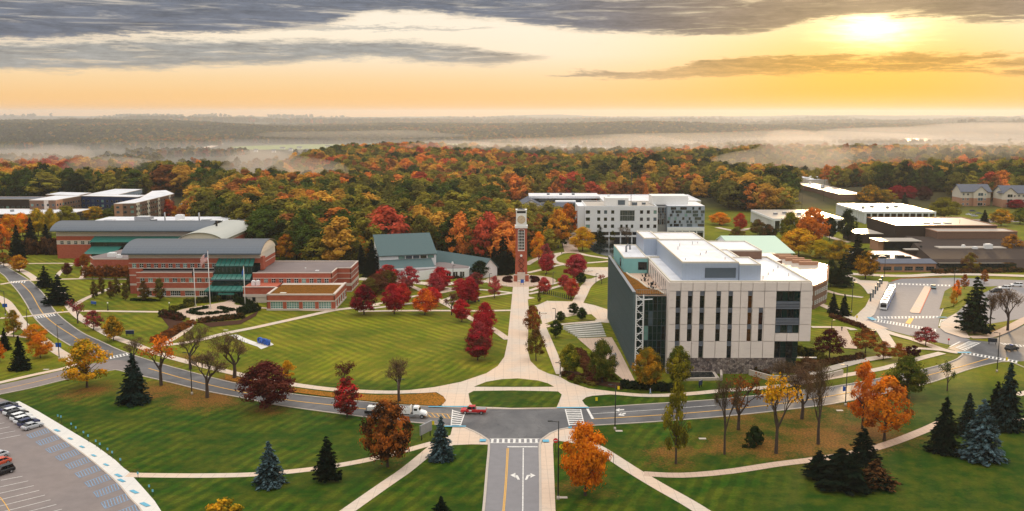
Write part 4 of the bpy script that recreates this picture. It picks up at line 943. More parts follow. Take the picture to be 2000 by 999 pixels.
def gable_roof(P, x0, x1, y0, y1, z0, zr, mat, axis='x', over=.6, th=.3, ridge=.5, wall=None, name='roof'):
    """pitched roof slabs and gable walls on a rectangular footprint"""
    b = wloc(P)
    if axis == 'x': f = lambda s, t, z: (s - b.x, t - b.y, z - b.z); a0, a1, c0, c1 = x0, x1, y0, y1
    else: f = lambda s, t, z: (t - b.x, s - b.y, z - b.z); a0, a1, c0, c1 = y0, y1, x0, x1
    cr = c0 + (c1 - c0) * ridge
    for cs, sl in ((c0, (zr - z0) / (cr - c0)), (c1, (zr - z0) / (c1 - cr))):
        ce = cs - over if cs < cr else cs + over; ze = z0 - sl * over
        vs = [f(s, t, z) for s in (a0 - over, a1 + over) for t, z in ((ce, ze), (cr, zr), (cr, zr + th), (ce, ze + th))]
        me = mesh(name, vs, [(0, 1, 2, 3), (7, 6, 5, 4), (0, 4, 5, 1), (1, 5, 6, 2), (2, 6, 7, 3), (3, 7, 4, 0)], mat)
        bm = bmesh.new(); bm.from_mesh(me); bmesh.ops.recalc_face_normals(bm, faces=bm.faces); bm.to_mesh(me); bm.free(); link(name, me, P)
    if wall:
        for s, t in ((a0, a0 + .3), (a1 - .3, a1)):
            vs = [f(q, c, z) for q in (s, t) for c, z in ((c0, z0), (c1, z0), (cr, zr))]
            me = mesh('gable_wall', vs, [(0, 1, 2), (5, 4, 3), (0, 3, 4, 1), (1, 4, 5, 2), (2, 5, 3, 0)], wall)
            bm = bmesh.new(); bm.from_mesh(me); bmesh.ops.recalc_face_normals(bm, faces=bm.faces); bm.to_mesh(me); bm.free(); link('gable_wall', me, P)

def library():
    P = thing('library_building', 'big pale stone library with slit windows and green glass side', 'building', (62, 290, 0))
    X0, X1, Y0 = 43.3, 83.0, 257.0
    box('core', 'glass', P, X0 + .3, X1 - .3, Y0 + .3, 329.7, 4.6, 25.9) if False else None
    box('core', 'cream_wall', P, X0 + .25, 76.4, Y0 + .6, 328, .02, 4.5); box('core', 'cream_wall', P, X0 + .25, X1 - .25, Y0 + .6, 328, 9.2, 25.7); box('core', 'cream_wall', P, X0 + .3, 76.4, Y0 + .6, 327.9, 4.5, 9.2)
    f = Face(P, (X0, Y0 + .6), (X1, Y0 + .6))
    f.box('rubble_base', 'rubble', 0, 33, 0, .55, 0, 4.5)
    rows = [(23.5, 26.0), (18.8, 23.5), (14.1, 18.8), (9.3, 14.1), (4.5, 9.3)]
    cw = (X1 - X0) / 12; g = .07
    slot = {0: (.6, .98, (1, 2, 3, 4)), 1: (.6, .97, (1, 2, 3)), 2: (.6, .98, (1, 2, 3, 4)), 4: (.0, .36, (1, 2, 3)), 5: (.0, .36, (1, 2, 3, 4)), 6: (.62, .97, (1, 2, 3)), 7: (.56, .93, (2, 3))}
    for r, (z0, z1) in enumerate(rows):
        for c in range(12):
            a, b = c * cw, (c + 1) * cw
            if r == 4 and c == 11: continue
            if c in (9, 10) and r in (1, 2, 3, 4):
                if r == 3 : f.box('stone_panel', 'limestone', a + g, b - g, .3, .6, z0 + g, z0 + 2.2)
                continue
            sl = slot.get(c)
            if sl and r in sl[2]:
                s0, s1 = a + sl[0] * cw, a + sl[1] * cw
                if s0 - a > .2: f.box('stone_panel', 'limestone', a + g, s0, .3, .6, z0 + g, z1 - g)
                if b - s1 > .2: f.box('stone_panel', 'limestone', s1, b - g, .3, .6, z0 + g, z1 - g)
                zl = z1 - (z1 - z0) * .3
                w = f.box('window', 'glass_warm' if c == 6 else 'glass', s0, s1, .0, .12, z0, zl); link('frame', box_mesh(s1 - s0, .1, .1, 'metal_black'), w, (0, -.09, .4))
                for k in range(4): f.box('louver_blade', 'louver', s0 + .02, s1 - .02, .2, .5, zl + .12 + k * .34, zl + .28 + k * .34)
                f.box('louver_back', 'metal_black', s0, s1, .0, .1, zl, z1)
            else: f.box('stone_panel', 'limestone', a + g, b - g, .3, .6, z0 + g, z1 - g)
        if r: f.box('panel_joint', 'metal_dark', 0, 12 * cw if r < 4 else 11 * cw, .0, .24, z1 - g * .8, z1 + g * .8) if r == 1 else None
    # stair of big windows at the right
    s0, s1 = 9 * cw, 11 * cw
    for z0, z1, kind in [(20.6, 23.4, 'g'), (18.4, 20.6, 'l'), (15.9, 18.4, 'g'), (13.9, 15.9, 'l'), (11.6, 13.9, 'g'), (4.5, 9.2, 'g')]:
        if kind == 'g':
            n = 4
            for k in range(n): f.window(s0 + (s1 - s0) * k / n + .03, s0 + (s1 - s0) * (k + 1) / n - .03, z0 + .03, z1 - .03, .1, 'glass_green' if k % 2 else 'glass', 1, 1 if z1 - z0 < 3 else 3, 'metal_black', .06, 'pane')
        else:
            f.box('louver_back', 'metal_dark', s0, s1, .0, .1, z0, z1)
            for k in range(5): f.box('louver_blade', 'louver', s0 + .02, s1 - .02, .2, .55, z0 + .1 + k * (z1 - z0) / 5, z0 + .26 + k * (z1 - z0) / 5)
    # left flank of the stone block, above the terrace
    fl = Face(P, (X0 + .25, 296), (X0 + .25, Y0 + .6))
    for k in range(12): fl.box('stone_panel', 'limestone', k * 3.24 + .06, (k + 1) * 3.24 - .06, .0, .24, .05, 25.95)
    for k in range(9): fl.box('window', 'glass', 3.2 + k * 3.6, 4.0 + k * 3.6, .22, .28, 20.5 if k % 2 else 22.3, 25.2)
    # roof, parapet and penthouses
    box('roof', 'roof_white', P, X0 + .3, X1 - .3, Y0 + .62, 327.9, 25.71, 25.8)
    parapet(P, X0 + .3, X1 - .28, Y0 + .3, 303, 25.81, .55, .5, 'cream_wall')
    def pent(x0, x1, y0, y1, z0, z1, mat='metal_blue', rim='roof_white'):
        o = box('penthouse', mat, P, x0, x1, y0, y1, z0, z1); box('penthouse_roof', 'roof_white', P, x0 + .3, x1 - .3, y0 + .3, y1 - .3, z1 + .004, z1 + .1)
        parapet(P, x0, x1, y0, y1, z1 + .002, .45, .3, 'cream_wall'); return o
    pent(47.6, 63.4, 261.4, 309, 25.81, 30.6); pent(63.5, 69.4, 260.5, 274, 25.81, 30.1); pent(48.4, 63.3, 309.1, 328, 25.81, 30.7); pent(43.4, 48.3, 309.1, 328, 22.2, 31.1); pent(63.5, 80, 300, 322, 25.81, 28.4, 'brick_brown')
    box('louver_screen', 'metal_dark', P, 54.0, 62.6, 261.2, 261.5, 26.5, 29.3)
    pent(63.6, 69, 274.2, 299.8, 25.81, 28.6)
    for k in range(9): pipe(P, 49.5 + (k * 5.3 + k * k * .7) % 12, 267 + (k * 7.7 + k * k * 1.3) % 39, 30.7, .5 + (k % 3) * .25, .09)
    for k in range(7): pipe(P, 71 + (k * 3.1) % 10, 264 + (k * 6.1) % 32, 25.8, .8)
    # glass wing on the left
    box('core', 'glass_green', P, 34.6, X0 - .3, 260.6, 328, .02, 21.4); box('terrace', 'paving', P, 34.5, X0 - .1, 260.7, 328, 21.41, 21.6)
    fw = Face(P, (34.1, 328.4), (34.1, 259.8))
    box('screen_wall', 'screen_metal', P, 34.0, 34.5, 259.9, 328.4, .02, 22.6)
    for k in range(46): fw.box('fin', 'screen_metal', .4 + k * 1.5, .52 + k * 1.5, .1, .4, .3, 22.6)
    box('coping', 'metal_grey', P, 33.7, 34.55, 259.85, 328.4, 22.62, 22.8)
    ff = Face(P, (34.6, 260.6), (X0, 260.6))
    for r in range(5):
        for c in range(7):
            w = 8.6 / 7; ff.window(.05 + c * w, .05 + (c + 1) * w - .04, .4 + r * 4.2, .4 + (r + 1) * 4.2 - .06, .12, 'glass_green' if (r * 3 + c) % 4 else 'glass', 1, 2, 'metal_dark', .05, 'pane')
    for k in range(18): ff.box('baluster', 'metal_grey', .1 + k * .5, .16 + k * .5, .0, .1, 21.62, 23.3)
    ff.box('hand_rail', 'metal_grey', .05, 8.7, .12, .2, 23.2, 23.32)
    # white lattice column
    vs, fs = [], []
    for dx in (0, 2.0): tube_geo(vs, fs, [(34.7 + dx, 259.4, 0), (34.7 + dx, 259.4, 22)], [.2, .2], 6)
    n = 11
    for k in range(n):
        z = 22 * k / n; a, b = (34.7, 36.7) if k % 2 else (36.7, 34.7)
        tube_geo(vs, fs, [(a, 259.4, z), (b, 259.4, z + 22 / n)], [.12, .12], 5); tube_geo(vs, fs, [(34.7, 259.4, z + 1), (36.7, 259.4, z + 1)], [.09, .09], 5)
    tube_geo(vs, fs, [(34.7, 259.4, 20.5), (39.2, 259.4, 20.8)], [.16, .16], 5)
    raw('truss', vs, fs, 'metal_white', P)
    # teal box and roof garden on the terrace
    box('teal_room', 'teal_panel', P, 35.6, 43.2, 298, 328.2, 21.6, 26.3); box('teal_roof', 'roof_white', P, 35.9, 43.0, 298.3, 328, 26.31, 26.4); parapet(P, 35.6, 43.2, 298, 328.2, 26.32, .4, .3, 'cream_wall')
    Face(P, (35.6, 298), (43.2, 298)).window(4.6, 7.4, 22.7, 25.2, .06, 'glass', 2, 1, 'metal_black'); Face(P, (35.6, 328), (35.6, 298)).window(20, 23, 22.6, 25.2, .06, 'glass', 1, 1, 'metal_black')
    raw('roof_duct', *(lambda v, q: (tube_geo(v, q, [(38, 312, 26.4), (38, 312, 28.2), (38.5, 312, 28.9), (39.2, 312, 28.6), (39.3, 312, 27.2)], [.35] * 5, 8), (v, q))[1])([], []), 'metal_grey', P, True)
    sh = raw('garden_bed', [(34.7, 261.2, 21.9), (42.6, 261.2, 21.9), (41.8, 268, 21.9), (39.6, 270, 21.9), (38.9, 276, 21.9), (38.4, 283, 21.9), (37, 290, 21.9), (36.4, 297, 21.9), (34.7, 326, 21.9)], [tuple(range(9))], 'sedum', P)
    vs, fs = [], []; tube_geo(vs, fs, [Vector((x, y, 21.95)) for x, y in crom([Vector((42.8, 261.5)), Vector((41.8, 268)), Vector((39.7, 270.5)), Vector((39, 276)), Vector((38.4, 283)), Vector((37, 290)), Vector((36.4, 297))])], [.25] * len(crom([Vector((42.8, 261.5)), Vector((41.8, 268)), Vector((39.7, 270.5)), Vector((39, 276)), Vector((38.4, 283)), Vector((37, 290)), Vector((36.4, 297))])), 5)
    raw('garden_edge', vs, fs, 'cream_wall', P)
    # entrance corner under the overhang, water basin, front terrace walls
    box('entrance_core', 'glass_green', P, 76.5, 79.6, 258.2, 300, .02, 9.2)
    box('canopy_bar', 'metal_white', P, 79.7, 85.5, 258.6, 258.9, 4.1, 4.35)
    b = thing('water_basin', 'low stone basin with blue water before the library', 'basin', (51, 252, 0))
    prism('basin_wall', [(45.2, 249.6), (56.6, 250.4), (56.6, 256.8), (48.5, 256.8)], .02, .7, 'kerb', b); prism('water_surface', [(46.4, 250.6), (55.6, 251.2), (55.8, 256.2), (48.8, 256.2)], .7, .78, 'water', b)
    w = thing('retaining_wall', 'low grey wall zigzagging along the library front terrace', 'wall', (66, 252, 0))
    for i, (a, c) in enumerate([((57, 250), (58.2, 256)), ((66, 256.2), (70.5, 250)), ((70.5, 250), (84, 250.4)), ((84, 250.4), (92, 256))]):
        q = Face(w, a, c); q.box('wall_segment', 'kerb', .2, q.L, -.3, .3, 0, 1.5)
library()

def brick_hall():
    P = thing('brick_building', 'red brick building with long vaulted roof and flagpoles before it', 'building', (-115, 380, 0))
    # main block under the vault
    box('core', 'glass', P, -153.7, -101.3, 376.3, 399.5, .02, 16.2)
    m = Face(P, (-154, 376.3), (-101, 376.3))
    m.box('stone_band', 'stone_band', 0, 53, 0, .4, 14.5, 16.3); m.box('brick_band', 'brick', 0, 53, 0, .3, 12.6, 14.45); m.box('stone_band', 'stone_band', 0, 36.3, 0, .36, 12.35, 12.58); m.strip(0, 36.3, 10.6, 12.33, 1.7, 1.2, pale=(0, 7)); m.box('stone_band', 'stone_band', 0, 36.3, 0, .36, 10.3, 10.58)
    m.box('brick_band', 'brick', 0, 5.4, 0, .3, 7.8, 10.28); m.box('stone_band', 'stone_band', 0, 5.4, 0, .36, 7.4, 7.78); m.box('brick_band', 'brick', 0, 5.4, 0, .3, 4.2, 7.38); m.box('stone_band', 'stone_band', 0, 5.4, 0, .36, 3.4, 4.18); m.box('brick_band', 'brick', 0, 5.4, 0, .3, .02, 3.38)
    for k in range(7): m.box('roof_bracket', 'metal_grey', 3 + k * 7.6, 3.4 + k * 7.6, .4, 1.4, 15.9, 16.35)
    roof, prof = vault(P, -156.0, -100.2, 373.8, 401.4, 16.5, 3.9, 'roof_vault')
    box('eave', 'metal_dark', P, -156, -100.2, 373.6, 373.95, 16.2, 16.72); gable(P, prof, -101.2, 375.2, 400, 16.3, 3.8, 'cream_wall'); gable(P, prof, -154.6, 375.2, 400, 16.3, 3.8, 'cream_wall')
    r = Face(P, (-101.3, 376.3), (-101.3, 399.6)); r.box('stone_band', 'cream_wall', 0, 23.3, 0, .3, 13.6, 16.28); r.box('brick_band', 'brick', 0, 23.3, 0, .32, 12.2, 13.58); r.box('stone_band', 'stone_band', 0, 23.3, 0, .38, 11.9, 12.18); r.box('brick_band', 'brick', 0, 23.3, 0, .32, 9.6, 11.88); r.box('brick_pier', 'brick', -.4, 3, .33, 1.4, 9.8, 15)
    # lower front wing
    box('core', 'glass', P, -148.2, -118.4, 369.3, 376.2, .02, 9.4); box('roof', 'roof_grey', P, -148.2, -118.4, 369.4, 376.6, 9.42, 9.5)
    w = Face(P, (-148.5, 369.3), (-118.2, 369.3)); L = w.L
    def bands(w, L, dz=0, n=10, pale=()):
        w.box('brick_band', 'brick', 0, L, 0, .3, 7.85, 9.7); w.box('stone_band', 'stone_band', 0, L, 0, .38, 9.71, 10.0); w.box('stone_band', 'stone_band', 0, L, 0, .36, 7.6, 7.84); w.strip(0, L, 5.95, 7.58, 1.9, 1.1, pale=pale); w.box('stone_band', 'stone_band', 0, L, 0, .36, 5.7, 5.94)
        w.box('brick_band', 'brick', 0, L, 0, .3, 3.65, 5.69); w.box('stone_band', 'stone_band', 0, L, 0, .38, 2.55, 3.64); w.strip(0, L, .5, 2.54, 4.0, 1.3, 'brick', .3, 'glass', None, 5, 2); w.box('stone_band', 'stone_band', 0, L, 0, .4, .02, .48)
    bands(w, L, pale=(3, 6)); Face(P, (-148.2, 376), (-148.2, 369.3)).box('brick_wall', 'brick', 0, 6.7, 0, .3, .02, 9.7)
    # left flat-roofed block
    prism('core', [(-191, 424), (-186, 416), (-156, 416), (-156, 458), (-184, 458)], .02, 7.8, 'brick', P); prism('roof', [(-190.6, 424), (-185.8, 416.4), (-156.4, 416.4), (-156.4, 457.6), (-183.6, 457.6)], 7.81, 7.9, 'roof_grey', P)
    q = Face(P, (-186, 416), (-156.1, 416)); q.box('stone_band', 'stone_band', 0, q.L, 0, .15, 7.8, 8.3); q.box('stone_band', 'stone_band', 0, q.L, 0, .12, 3.6, 4.6); q.box('brick_band', 'brick', 0, q.L, 0, .1, 4.65, 7.75)
    q2 = Face(P, (-191, 424), (-186, 416)); q2.box('stone_band', 'stone_band', 0, q2.L, 0, .15, 7.8, 8.3); q2.box('stone_band', 'stone_band', .3, q2.L - .3, 0, .12, 3.8, 5.2)
    rtu(P, -181, 424, 7.9, 3.4, 2.6, 1.7, 'metal_white'); rtu(P, -176.5, 421, 7.9, 2, 1.8, 1.3, 'metal_white')
    # stepped green glass entrance
    e0, e1 = -118.1, -103.0
    box('core', 'glass_green', P, e0, e1, 370.5, 376.2, .02, 12.0); box('core', 'glass_green', P, e0 + .4, e1, 365.4, 370.4, .02, 6.6)
    def slope(y0, z0, y1, z1, x0, x1, dx):
        b = wloc(P); n = 8
        for k in range(n):
            a0, a1 = k / n, (k + 1) / n - .012
            f0 = lambda t: x0 - dx + (x1 - x0 + dx * 1) * t; f1 = lambda t: x0 + (x1 - x0) * t
            raw('glass_panel', [(f0(a0), y0, z0), (f0(a1), y0, z0), (f1(a1), y1, z1), (f1(a0), y1, z1), (f0(a0), y0, z0 + .12), (f0(a1), y0, z0 + .12), (f1(a1), y1, z1 + .12), (f1(a0), y1, z1 + .12)], BOXF, 'glass_teal', P)
    slope(372.6, 11.9, 376, 14.4, e0 + .4, e1, .6); slope(367.4, 7.3, 372.2, 9.7, e0 + .2, e1, .8); slope(361.6, 3.9, 367.2, 5.6, e0, e1 - .4, 1.4)
    box('eave', 'metal_dark', P, e0 - .2, e1, 372.5, 372.7, 11.5, 11.88); box('eave', 'metal_dark', P, e0 - .6, e1, 367.2, 367.5, 6.9, 7.28); box('eave', 'glass_teal', P, e0 - 1.4, e1 - .4, 361.5, 361.7, 3.5, 3.88)
    box('lobby_glass', 'glass_green', P, e0 - .8, e1 - .6, 363.4, 365.3, .02, 3.8); 
    fe = Face(P, (e0 - .8, 363.4), (e1 - .6, 363.4))
    for k in range(9): fe.box('mullion', 'metal_dark', k * 1.82, k * 1.82 + .12, 0, .12, .02, 3.8)
    fm = Face(P, (e0 + .2, 370.5), (e1, 370.5))
    for k in range(10): fm.box('mullion', 'metal_dark', k * 1.62, k * 1.62 + .1, 0, .12, 9.8, 11.5)
    box('porch', 'glass_teal', P, -113.8, -107.6, 360.2, 363.3, 2.5, 3.0)
    for x in (-113.6, -107.9): box('porch_post', 'metal_dark', P, x, x + .25, 360.4, 360.65, .02, 2.48)
    # right wing
    prism('core', [(-101.9, 368.3), (-71.3, 368.3), (-71.3, 380.3), (-65.8, 380.3), (-65.8, 398.5), (-101.9, 398.5)], .02, 9.3, 'glass', P); prism('roof', [(-101.9, 368.1), (-71.2, 368.1), (-71.2, 380.1), (-65.6, 380.1), (-65.6, 398.5), (-101.9, 398.5)], 9.32, 9.42, 'roof_grey', P)
    for A, B in (((-102.2, 368.3), (-71.0, 368.3)), ((-71.3, 368.0), (-71.3, 380.3)), ((-71.3, 380.3), (-65.5, 380.3)), ((-65.8, 380.0), (-65.8, 398.8))):
        f = Face(P, A, B); L = f.L; f.box('brick_band', 'brick', 0, L, 0, .3, 7.9, 9.7); f.box('coping', 'stone_band', 0, L, -.1, .4, 9.72, 10.0); f.box('stone_band', 'stone_band', 0, L, 0, .36, 7.62, 7.88)
        if A[1] == B[1] and L > 20 or A[0] == -65.8: f.strip(0, L, 5.75, 7.6, 1.7, 1.2, pale=(1, 6))
        else: f.box('brick_band', 'brick', 0, L, 0, .3, 5.75, 7.6)
        f.box('stone_band', 'stone_band', 0, L, 0, .36, 5.45, 5.73); f.box('brick_band', 'brick', 0, L, 0, .3, 3.7, 5.43); f.box('stone_band', 'stone_band', 0, L, 0, .38, 2.5, 3.68)
        if A[0] == -65.8: f.strip(0, L, .5, 2.48, 2.2, 1.4)
        else: f.box('brick_band', 'brick', 0, L, 0, .3, .5, 2.48)
        f.box('stone_band', 'stone_band', 0, L, 0, .4, .02, .48)
    box('coping', 'stone_band', P, -101.9, -65.5, 398.5, 398.9, 9.43, 10.0)
    box('roof_vent', 'metal_white', P, -84.5, -84, 381, 381.5, 9.43, 9.9); box('roof_vent', 'metal_white', P, -79, -77.6, 375, 376.2, 9.43, 9.7)
    # low front wing with the leafy roof
    box('core', 'glass', P, -90.2, -65.7, 343.3, 367.8, .02, 5.6)
    for A, B, lw in (((-90.5, 343.3), (-65.4, 343.3), 4.6), ((-65.7, 343.0), (-65.7, 367.9), 3.0), ((-90.2, 357.5), (-90.2, 343.0), 0)):
        f = Face(P, A, B); L = f.L; f.box('coping', 'stone_band', 0, L, -.5, .4, 5.72, 6.15); f.box('brick_band', 'brick', 0, L, 0, .3, 3.8, 5.7); f.box('stone_band', 'stone_band', 0, L, 0, .38, 3.3, 3.78)
        if lw: f.strip(0, L, .7, 3.28, lw, 1.2, 'brick', .3, 'glass_pale', None, 5, 3)
        else: f.box('brick_band', 'brick', 0, L, 0, .3, .7, 3.28)
        f.box('stone_band', 'stone_band', 0, L, 0, .42, .02, .68)
    box('green_roof', 'sedum', P, -89.6, -66.2, 344.2, 363.5, 5.73, 5.95); box('roof', 'stone_band', P, -90, -66, 363.6, 367.9, 5.73, 5.9); box('roof_step', 'cream_wall', P, -86.2, -84, 345.5, 347, 5.96, 6.1)
    box('brick_wall', 'brick', P, -103.2, -90.6, 357.6, 368, 3.4, 6.0); box('stone_band', 'stone_band', P, -103.3, -90.55, 357.4, 368, 2.2, 3.38); box('brick_wall', 'stone_band', P, -103.2, -90.6, 357.6, 368, .02, 2.18); box('coping', 'stone_band', P, -103.4, -90.55, 357.3, 358, 6.02, 6.3)
    Face(P, (-103.2, 357.6), (-90.6, 357.6)).window(3.4, 4.6, .5, 3.1, .08, 'glass', 1, 2, 'metal_black')
    for x in (-100.3, -98.6): rtu(P, x, 362, 6.02, 1.4, 1.6, 1.7, 'metal_white')
brick_hall()

def rear_brick_hall():
    P = thing('brick_building', 'rear brick building with two vaulted metal roofs and roof machinery', 'building', (-180, 480, 0))
    box('core', 'glass', P, -227.7, -137, 470.3, 497, .02, 13.9)
    f = Face(P, (-228, 470.3), (-136.8, 470.3)); L = f.L
    f.box('stone_band', 'stone_band', 0, L, 0, .4, 11.3, 13.95); f.box('brick_band', 'brick', 0, 19, 0, .3, 9.2, 11.28); f.box('stone_band', 'stone_band', 0, 19, 0, .36, 8.8, 9.18); f.strip(0, 19, 7.1, 8.78, 1.8, 1.4, 'stone_band'); f.box('brick_band', 'brick', 0, 19, 0, .3, .02, 7.08)
    for k in range(10): f.box('roof_bracket', 'metal_grey', 4 + k * 8.6, 4.5 + k * 8.6, .4, 1.6, 13.5, 14.1)
    roof, prof = vault(P, -230, -150, 467.6, 492, 14.1, 3.6, 'roof_vault'); box('eave', 'metal_dark', P, -230, -150, 467.4, 467.7, 13.8, 14.3); gable(P, prof, -228.4, 469, 491, 14, 3.4, 'cream_wall')
    for k in range(12):
        a, b = -208.5 + k * 4.7, -208.5 + (k + 1) * 4.7 - .06
        raw('glass_panel', [(a - .8, 464.6, 8.9), (b - .8, 464.6, 8.9), (b, 469.9, 11.2), (a, 469.9, 11.2), (a - .8, 464.6, 9.05), (b - .8, 464.6, 9.05), (b, 469.9, 11.35), (a, 469.9, 11.35)], BOXF, 'glass_teal', P)
    box('glass_wall', 'glass_green', P, -209, -152, 465.6, 470, .02, 8.85); 
    for k in range(3):
        a, b = -208.5 + k * 5, -208.5 + (k + 1) * 5 - .06
        raw('glass_panel', [(a - 1, 457.6, 4.0), (b - 1, 457.6, 4.0), (b, 465.4, 6.6), (a, 465.4, 6.6), (a - 1, 457.6, 4.15), (b - 1, 457.6, 4.15), (b, 465.4, 6.75), (a, 465.4, 6.75)], BOXF, 'glass_teal', P)
    box('flat_roof', 'roof_white', P, -236, -150, 492.5, 552, 11, 12.2); box('wall', 'brick_brown', P, -235.8, -150.2, 497.2, 551.8, .02, 10.98)
    for i, (x, y, w, d, h, m) in enumerate([(-222, 520, 5, 4, 2, 'roof_white'), (-205, 525, 9, 5, 3, 'metal_grey'), (-196, 515, 3, 3, 2.4, 'metal_black'), (-186, 528, 4, 4, 3.6, 'metal_white'), (-178, 512, 7, 5, 2.6, 'metal_white'), (-168, 518, 5, 4, 2.2, 'metal_grey'), (-160, 510, 6, 4, 2.8, 'metal_white'), (-190, 506, 6, 3, 2, 'metal_white')]): rtu(P, x, y, 12.2, w, d, h, m)
    for x, y in ((-186, 505), (-167, 503)): pipe(P, x, y, 12.2, 7.5, .4)
    # cross vault
    roof, prof = vault(P, -157.4, -135.4, 440.4, 494, 13.0, 3.6, 'roof_vault_pale', 'y'); gable(P, prof, 441, -156.8, -136, 13.0, 3.5, 'cream_wall', 'y')
    box('core', 'brick', P, -156.4, -136.4, 441.2, 465, .02, 12.9); box('core', 'brick', P, -136.9, -136.4, 465.1, 493, .02, 12.9)
    r = Face(P, (-136.4, 441), (-136.4, 493.4)); r.box('stone_band', 'stone_band', 0, r.L, 0, .2, 11.6, 12.9); r.box('stone_band', 'stone_band', 0, r.L, 0, .2, 8.2, 9.0); r.box('brick_band', 'brick', 0, r.L, 0, .14, 9.05, 11.55); r.strip(20, 52, 4.5, 8.15, 2.6, 1.6)
    box('chimney', 'metal_black', P, -146.8, -146, 466, 466.8, 16.6, 19.5)
rear_brick_hall()

def clock_tower():
    P = thing('clock_tower', 'red brick clock tower with white clock stage and dark cap', 'tower', (4.0, 407.0, 0))
    a = 4.6
    def ring(name, mat, h0, h1, w0, w1): 
        return raw(name, [(4 - w0, 407 - w0, h0), (4 + w0, 407 - w0, h0), (4 + w0, 407 + w0, h0), (4 - w0, 407 + w0, h0), (4 - w1, 407 - w1, h1), (4 + w1, 407 - w1, h1), (4 + w1, 407 + w1, h1), (4 - w1, 407 + w1, h1)], BOXF, mat, P)
    ring('plinth', 'stone_band', 0, .5, 2.95, 2.9); ring('shaft', 'brick', .5, 23.2, 2.62, 2.34); 
    for sx in (-1, 1):
        for sy in (-1, 1): raw('buttress', [(4 + sx * 2.1 + (-.5), 407 + sy * 2.1 - .5, .5), (4 + sx * 2.1 + .5, 407 + sy * 2.1 - .5, .5), (4 + sx * 2.1 + .5, 407 + sy * 2.1 + .5, .5), (4 + sx * 2.1 - .5, 407 + sy * 2.1 + .5, .5), (4 + sx * 2.0 - .45, 407 + sy * 2.0 - .45, 23.2), (4 + sx * 2.0 + .45, 407 + sy * 2.0 - .45, 23.2), (4 + sx * 2.0 + .45, 407 + sy * 2.0 + .45, 23.2), (4 + sx * 2.0 - .45, 407 + sy * 2.0 + .45, 23.2)], BOXF, 'brick', P)
    for sx in (-1, 1): box('pedestal', 'brick', P, 4 + sx * 2.5 - .75, 4 + sx * 2.5 + .75, 403.6, 405.1, .0, 2.8); box('pedestal_cap', 'stone_band', P, 4 + sx * 2.5 - .8, 4 + sx * 2.5 + .8, 403.5, 405.2, 2.81, 3.05)
    box('door_surround', 'stone_band', P, 2.3, 5.7, 403.8, 404.6, .0, 4.0); box('steps', 'concrete_new', P, 2.4, 5.6, 402.2, 403.7, .05, .6)
    f = Face(P, (1.5, 404.6), (6.5, 404.6))
    # tall arched bell opening with white tracery
    bo = f.box('bell_opening', 'glass', 1.25, 3.75, .0, .16, 14.0, 22.2)
    f.box('opening_frame', 'metal_white', 1.05, 1.25, .0, .3, 13.7, 22.2); f.box('opening_frame', 'metal_white', 3.75, 3.95, .0, .3, 13.7, 22.2); f.box('opening_frame', 'metal_white', 1.05, 3.95, .0, .32, 13.3, 13.68)
    for k in range(5):
        a0 = math.pi * k / 5; a1 = math.pi * (k + 1) / 5; c = 2.5; r0, r1 = 1.25, 1.5
        raw('arch_stone', [(1.5 + c + r * math.cos(t), y, 22.2 + r * .5 * math.sin(t)) for y in (404.3, 404.6) for r, t in ((r0, a0), (r1, a0), (r1, a1), (r0, a1))], [(0, 1, 2, 3), (7, 6, 5, 4), (0, 4, 5, 1), (1, 5, 6, 2), (2, 6, 7, 3), (3, 7, 4, 0)], 'metal_white', P)
    for k in range(3): f.box('tracery', 'metal_white', 1.82 + k * .65, 1.92 + k * .65, .17, .26, 13.9, 22.2)
    for k in range(6): f.box('tracery', 'metal_white', 1.26, 3.74, .18, .25, 14.9 + k * 1.3, 15.05 + k * 1.3)
    # medallion and dark brick diamonds
    vs, fs = [], []
    tube_geo(vs, fs, [(4, 404.42, 11.3), (4, 404.2, 11.3)], [.55, .55], 16); o = raw('medallion', vs, fs, 'metal_white', P)
    for k in range(3):
        z = 9.2 - k * 2.4
        for sx in (-1, 1):
            for sz in (-1, 1): raw('brick_diamond', [(4 + sx * 1.1, 404.35, z), (4 + sx * 1.3, 404.35, z), (4 + sx * .1, 404.35, z + sz * 1.3), (4 - sx * .05, 404.35, z + sz * 1.25), (4 + sx * 1.1, 404.2, z), (4 + sx * 1.3, 404.2, z), (4 + sx * .1, 404.2, z + sz * 1.3), (4 - sx * .05, 404.2, z + sz * 1.25)], [(0, 3, 2, 1), (4, 5, 6, 7), (0, 1, 5, 4), (1, 2, 6, 5), (2, 3, 7, 6), (3, 0, 4, 7)], 'brick_dark', P)
    ring('clock_stage', 'metal_white', 23.2, 24.2, 2.75, 2.75); ring('clock_stage', 'metal_white', 24.2, 29.6, 2.3, 2.25); ring('cornice', 'metal_white', 30.6, 31.1, 2.3, 2.45)
    for sx in (-1, 1):
        for sy in (-1, 1): box('cap_post', 'metal_white', P, 4 + sx * 2.1 - .2, 4 + sx * 2.1 + .2, 407 + sy * 2.1 - .2, 407 + sy * 2.1 + .2, 29.6, 30.6)
    ring('cap', 'metal_black', 29.6, 30.7, 2.0, 2.0); ring('cap', 'metal_black', 31.1, 31.7, 1.6, .4)
    ck = raw('clock_face', *(lambda v, q: (tube_geo(v, q, [(4, 404.74, 26.9), (4, 404.6, 26.9)], [1.75, 1.75], 28), (v, q))[1])([], []), 'clock_ivory', P)
    b = Vector((0, 0, 0))
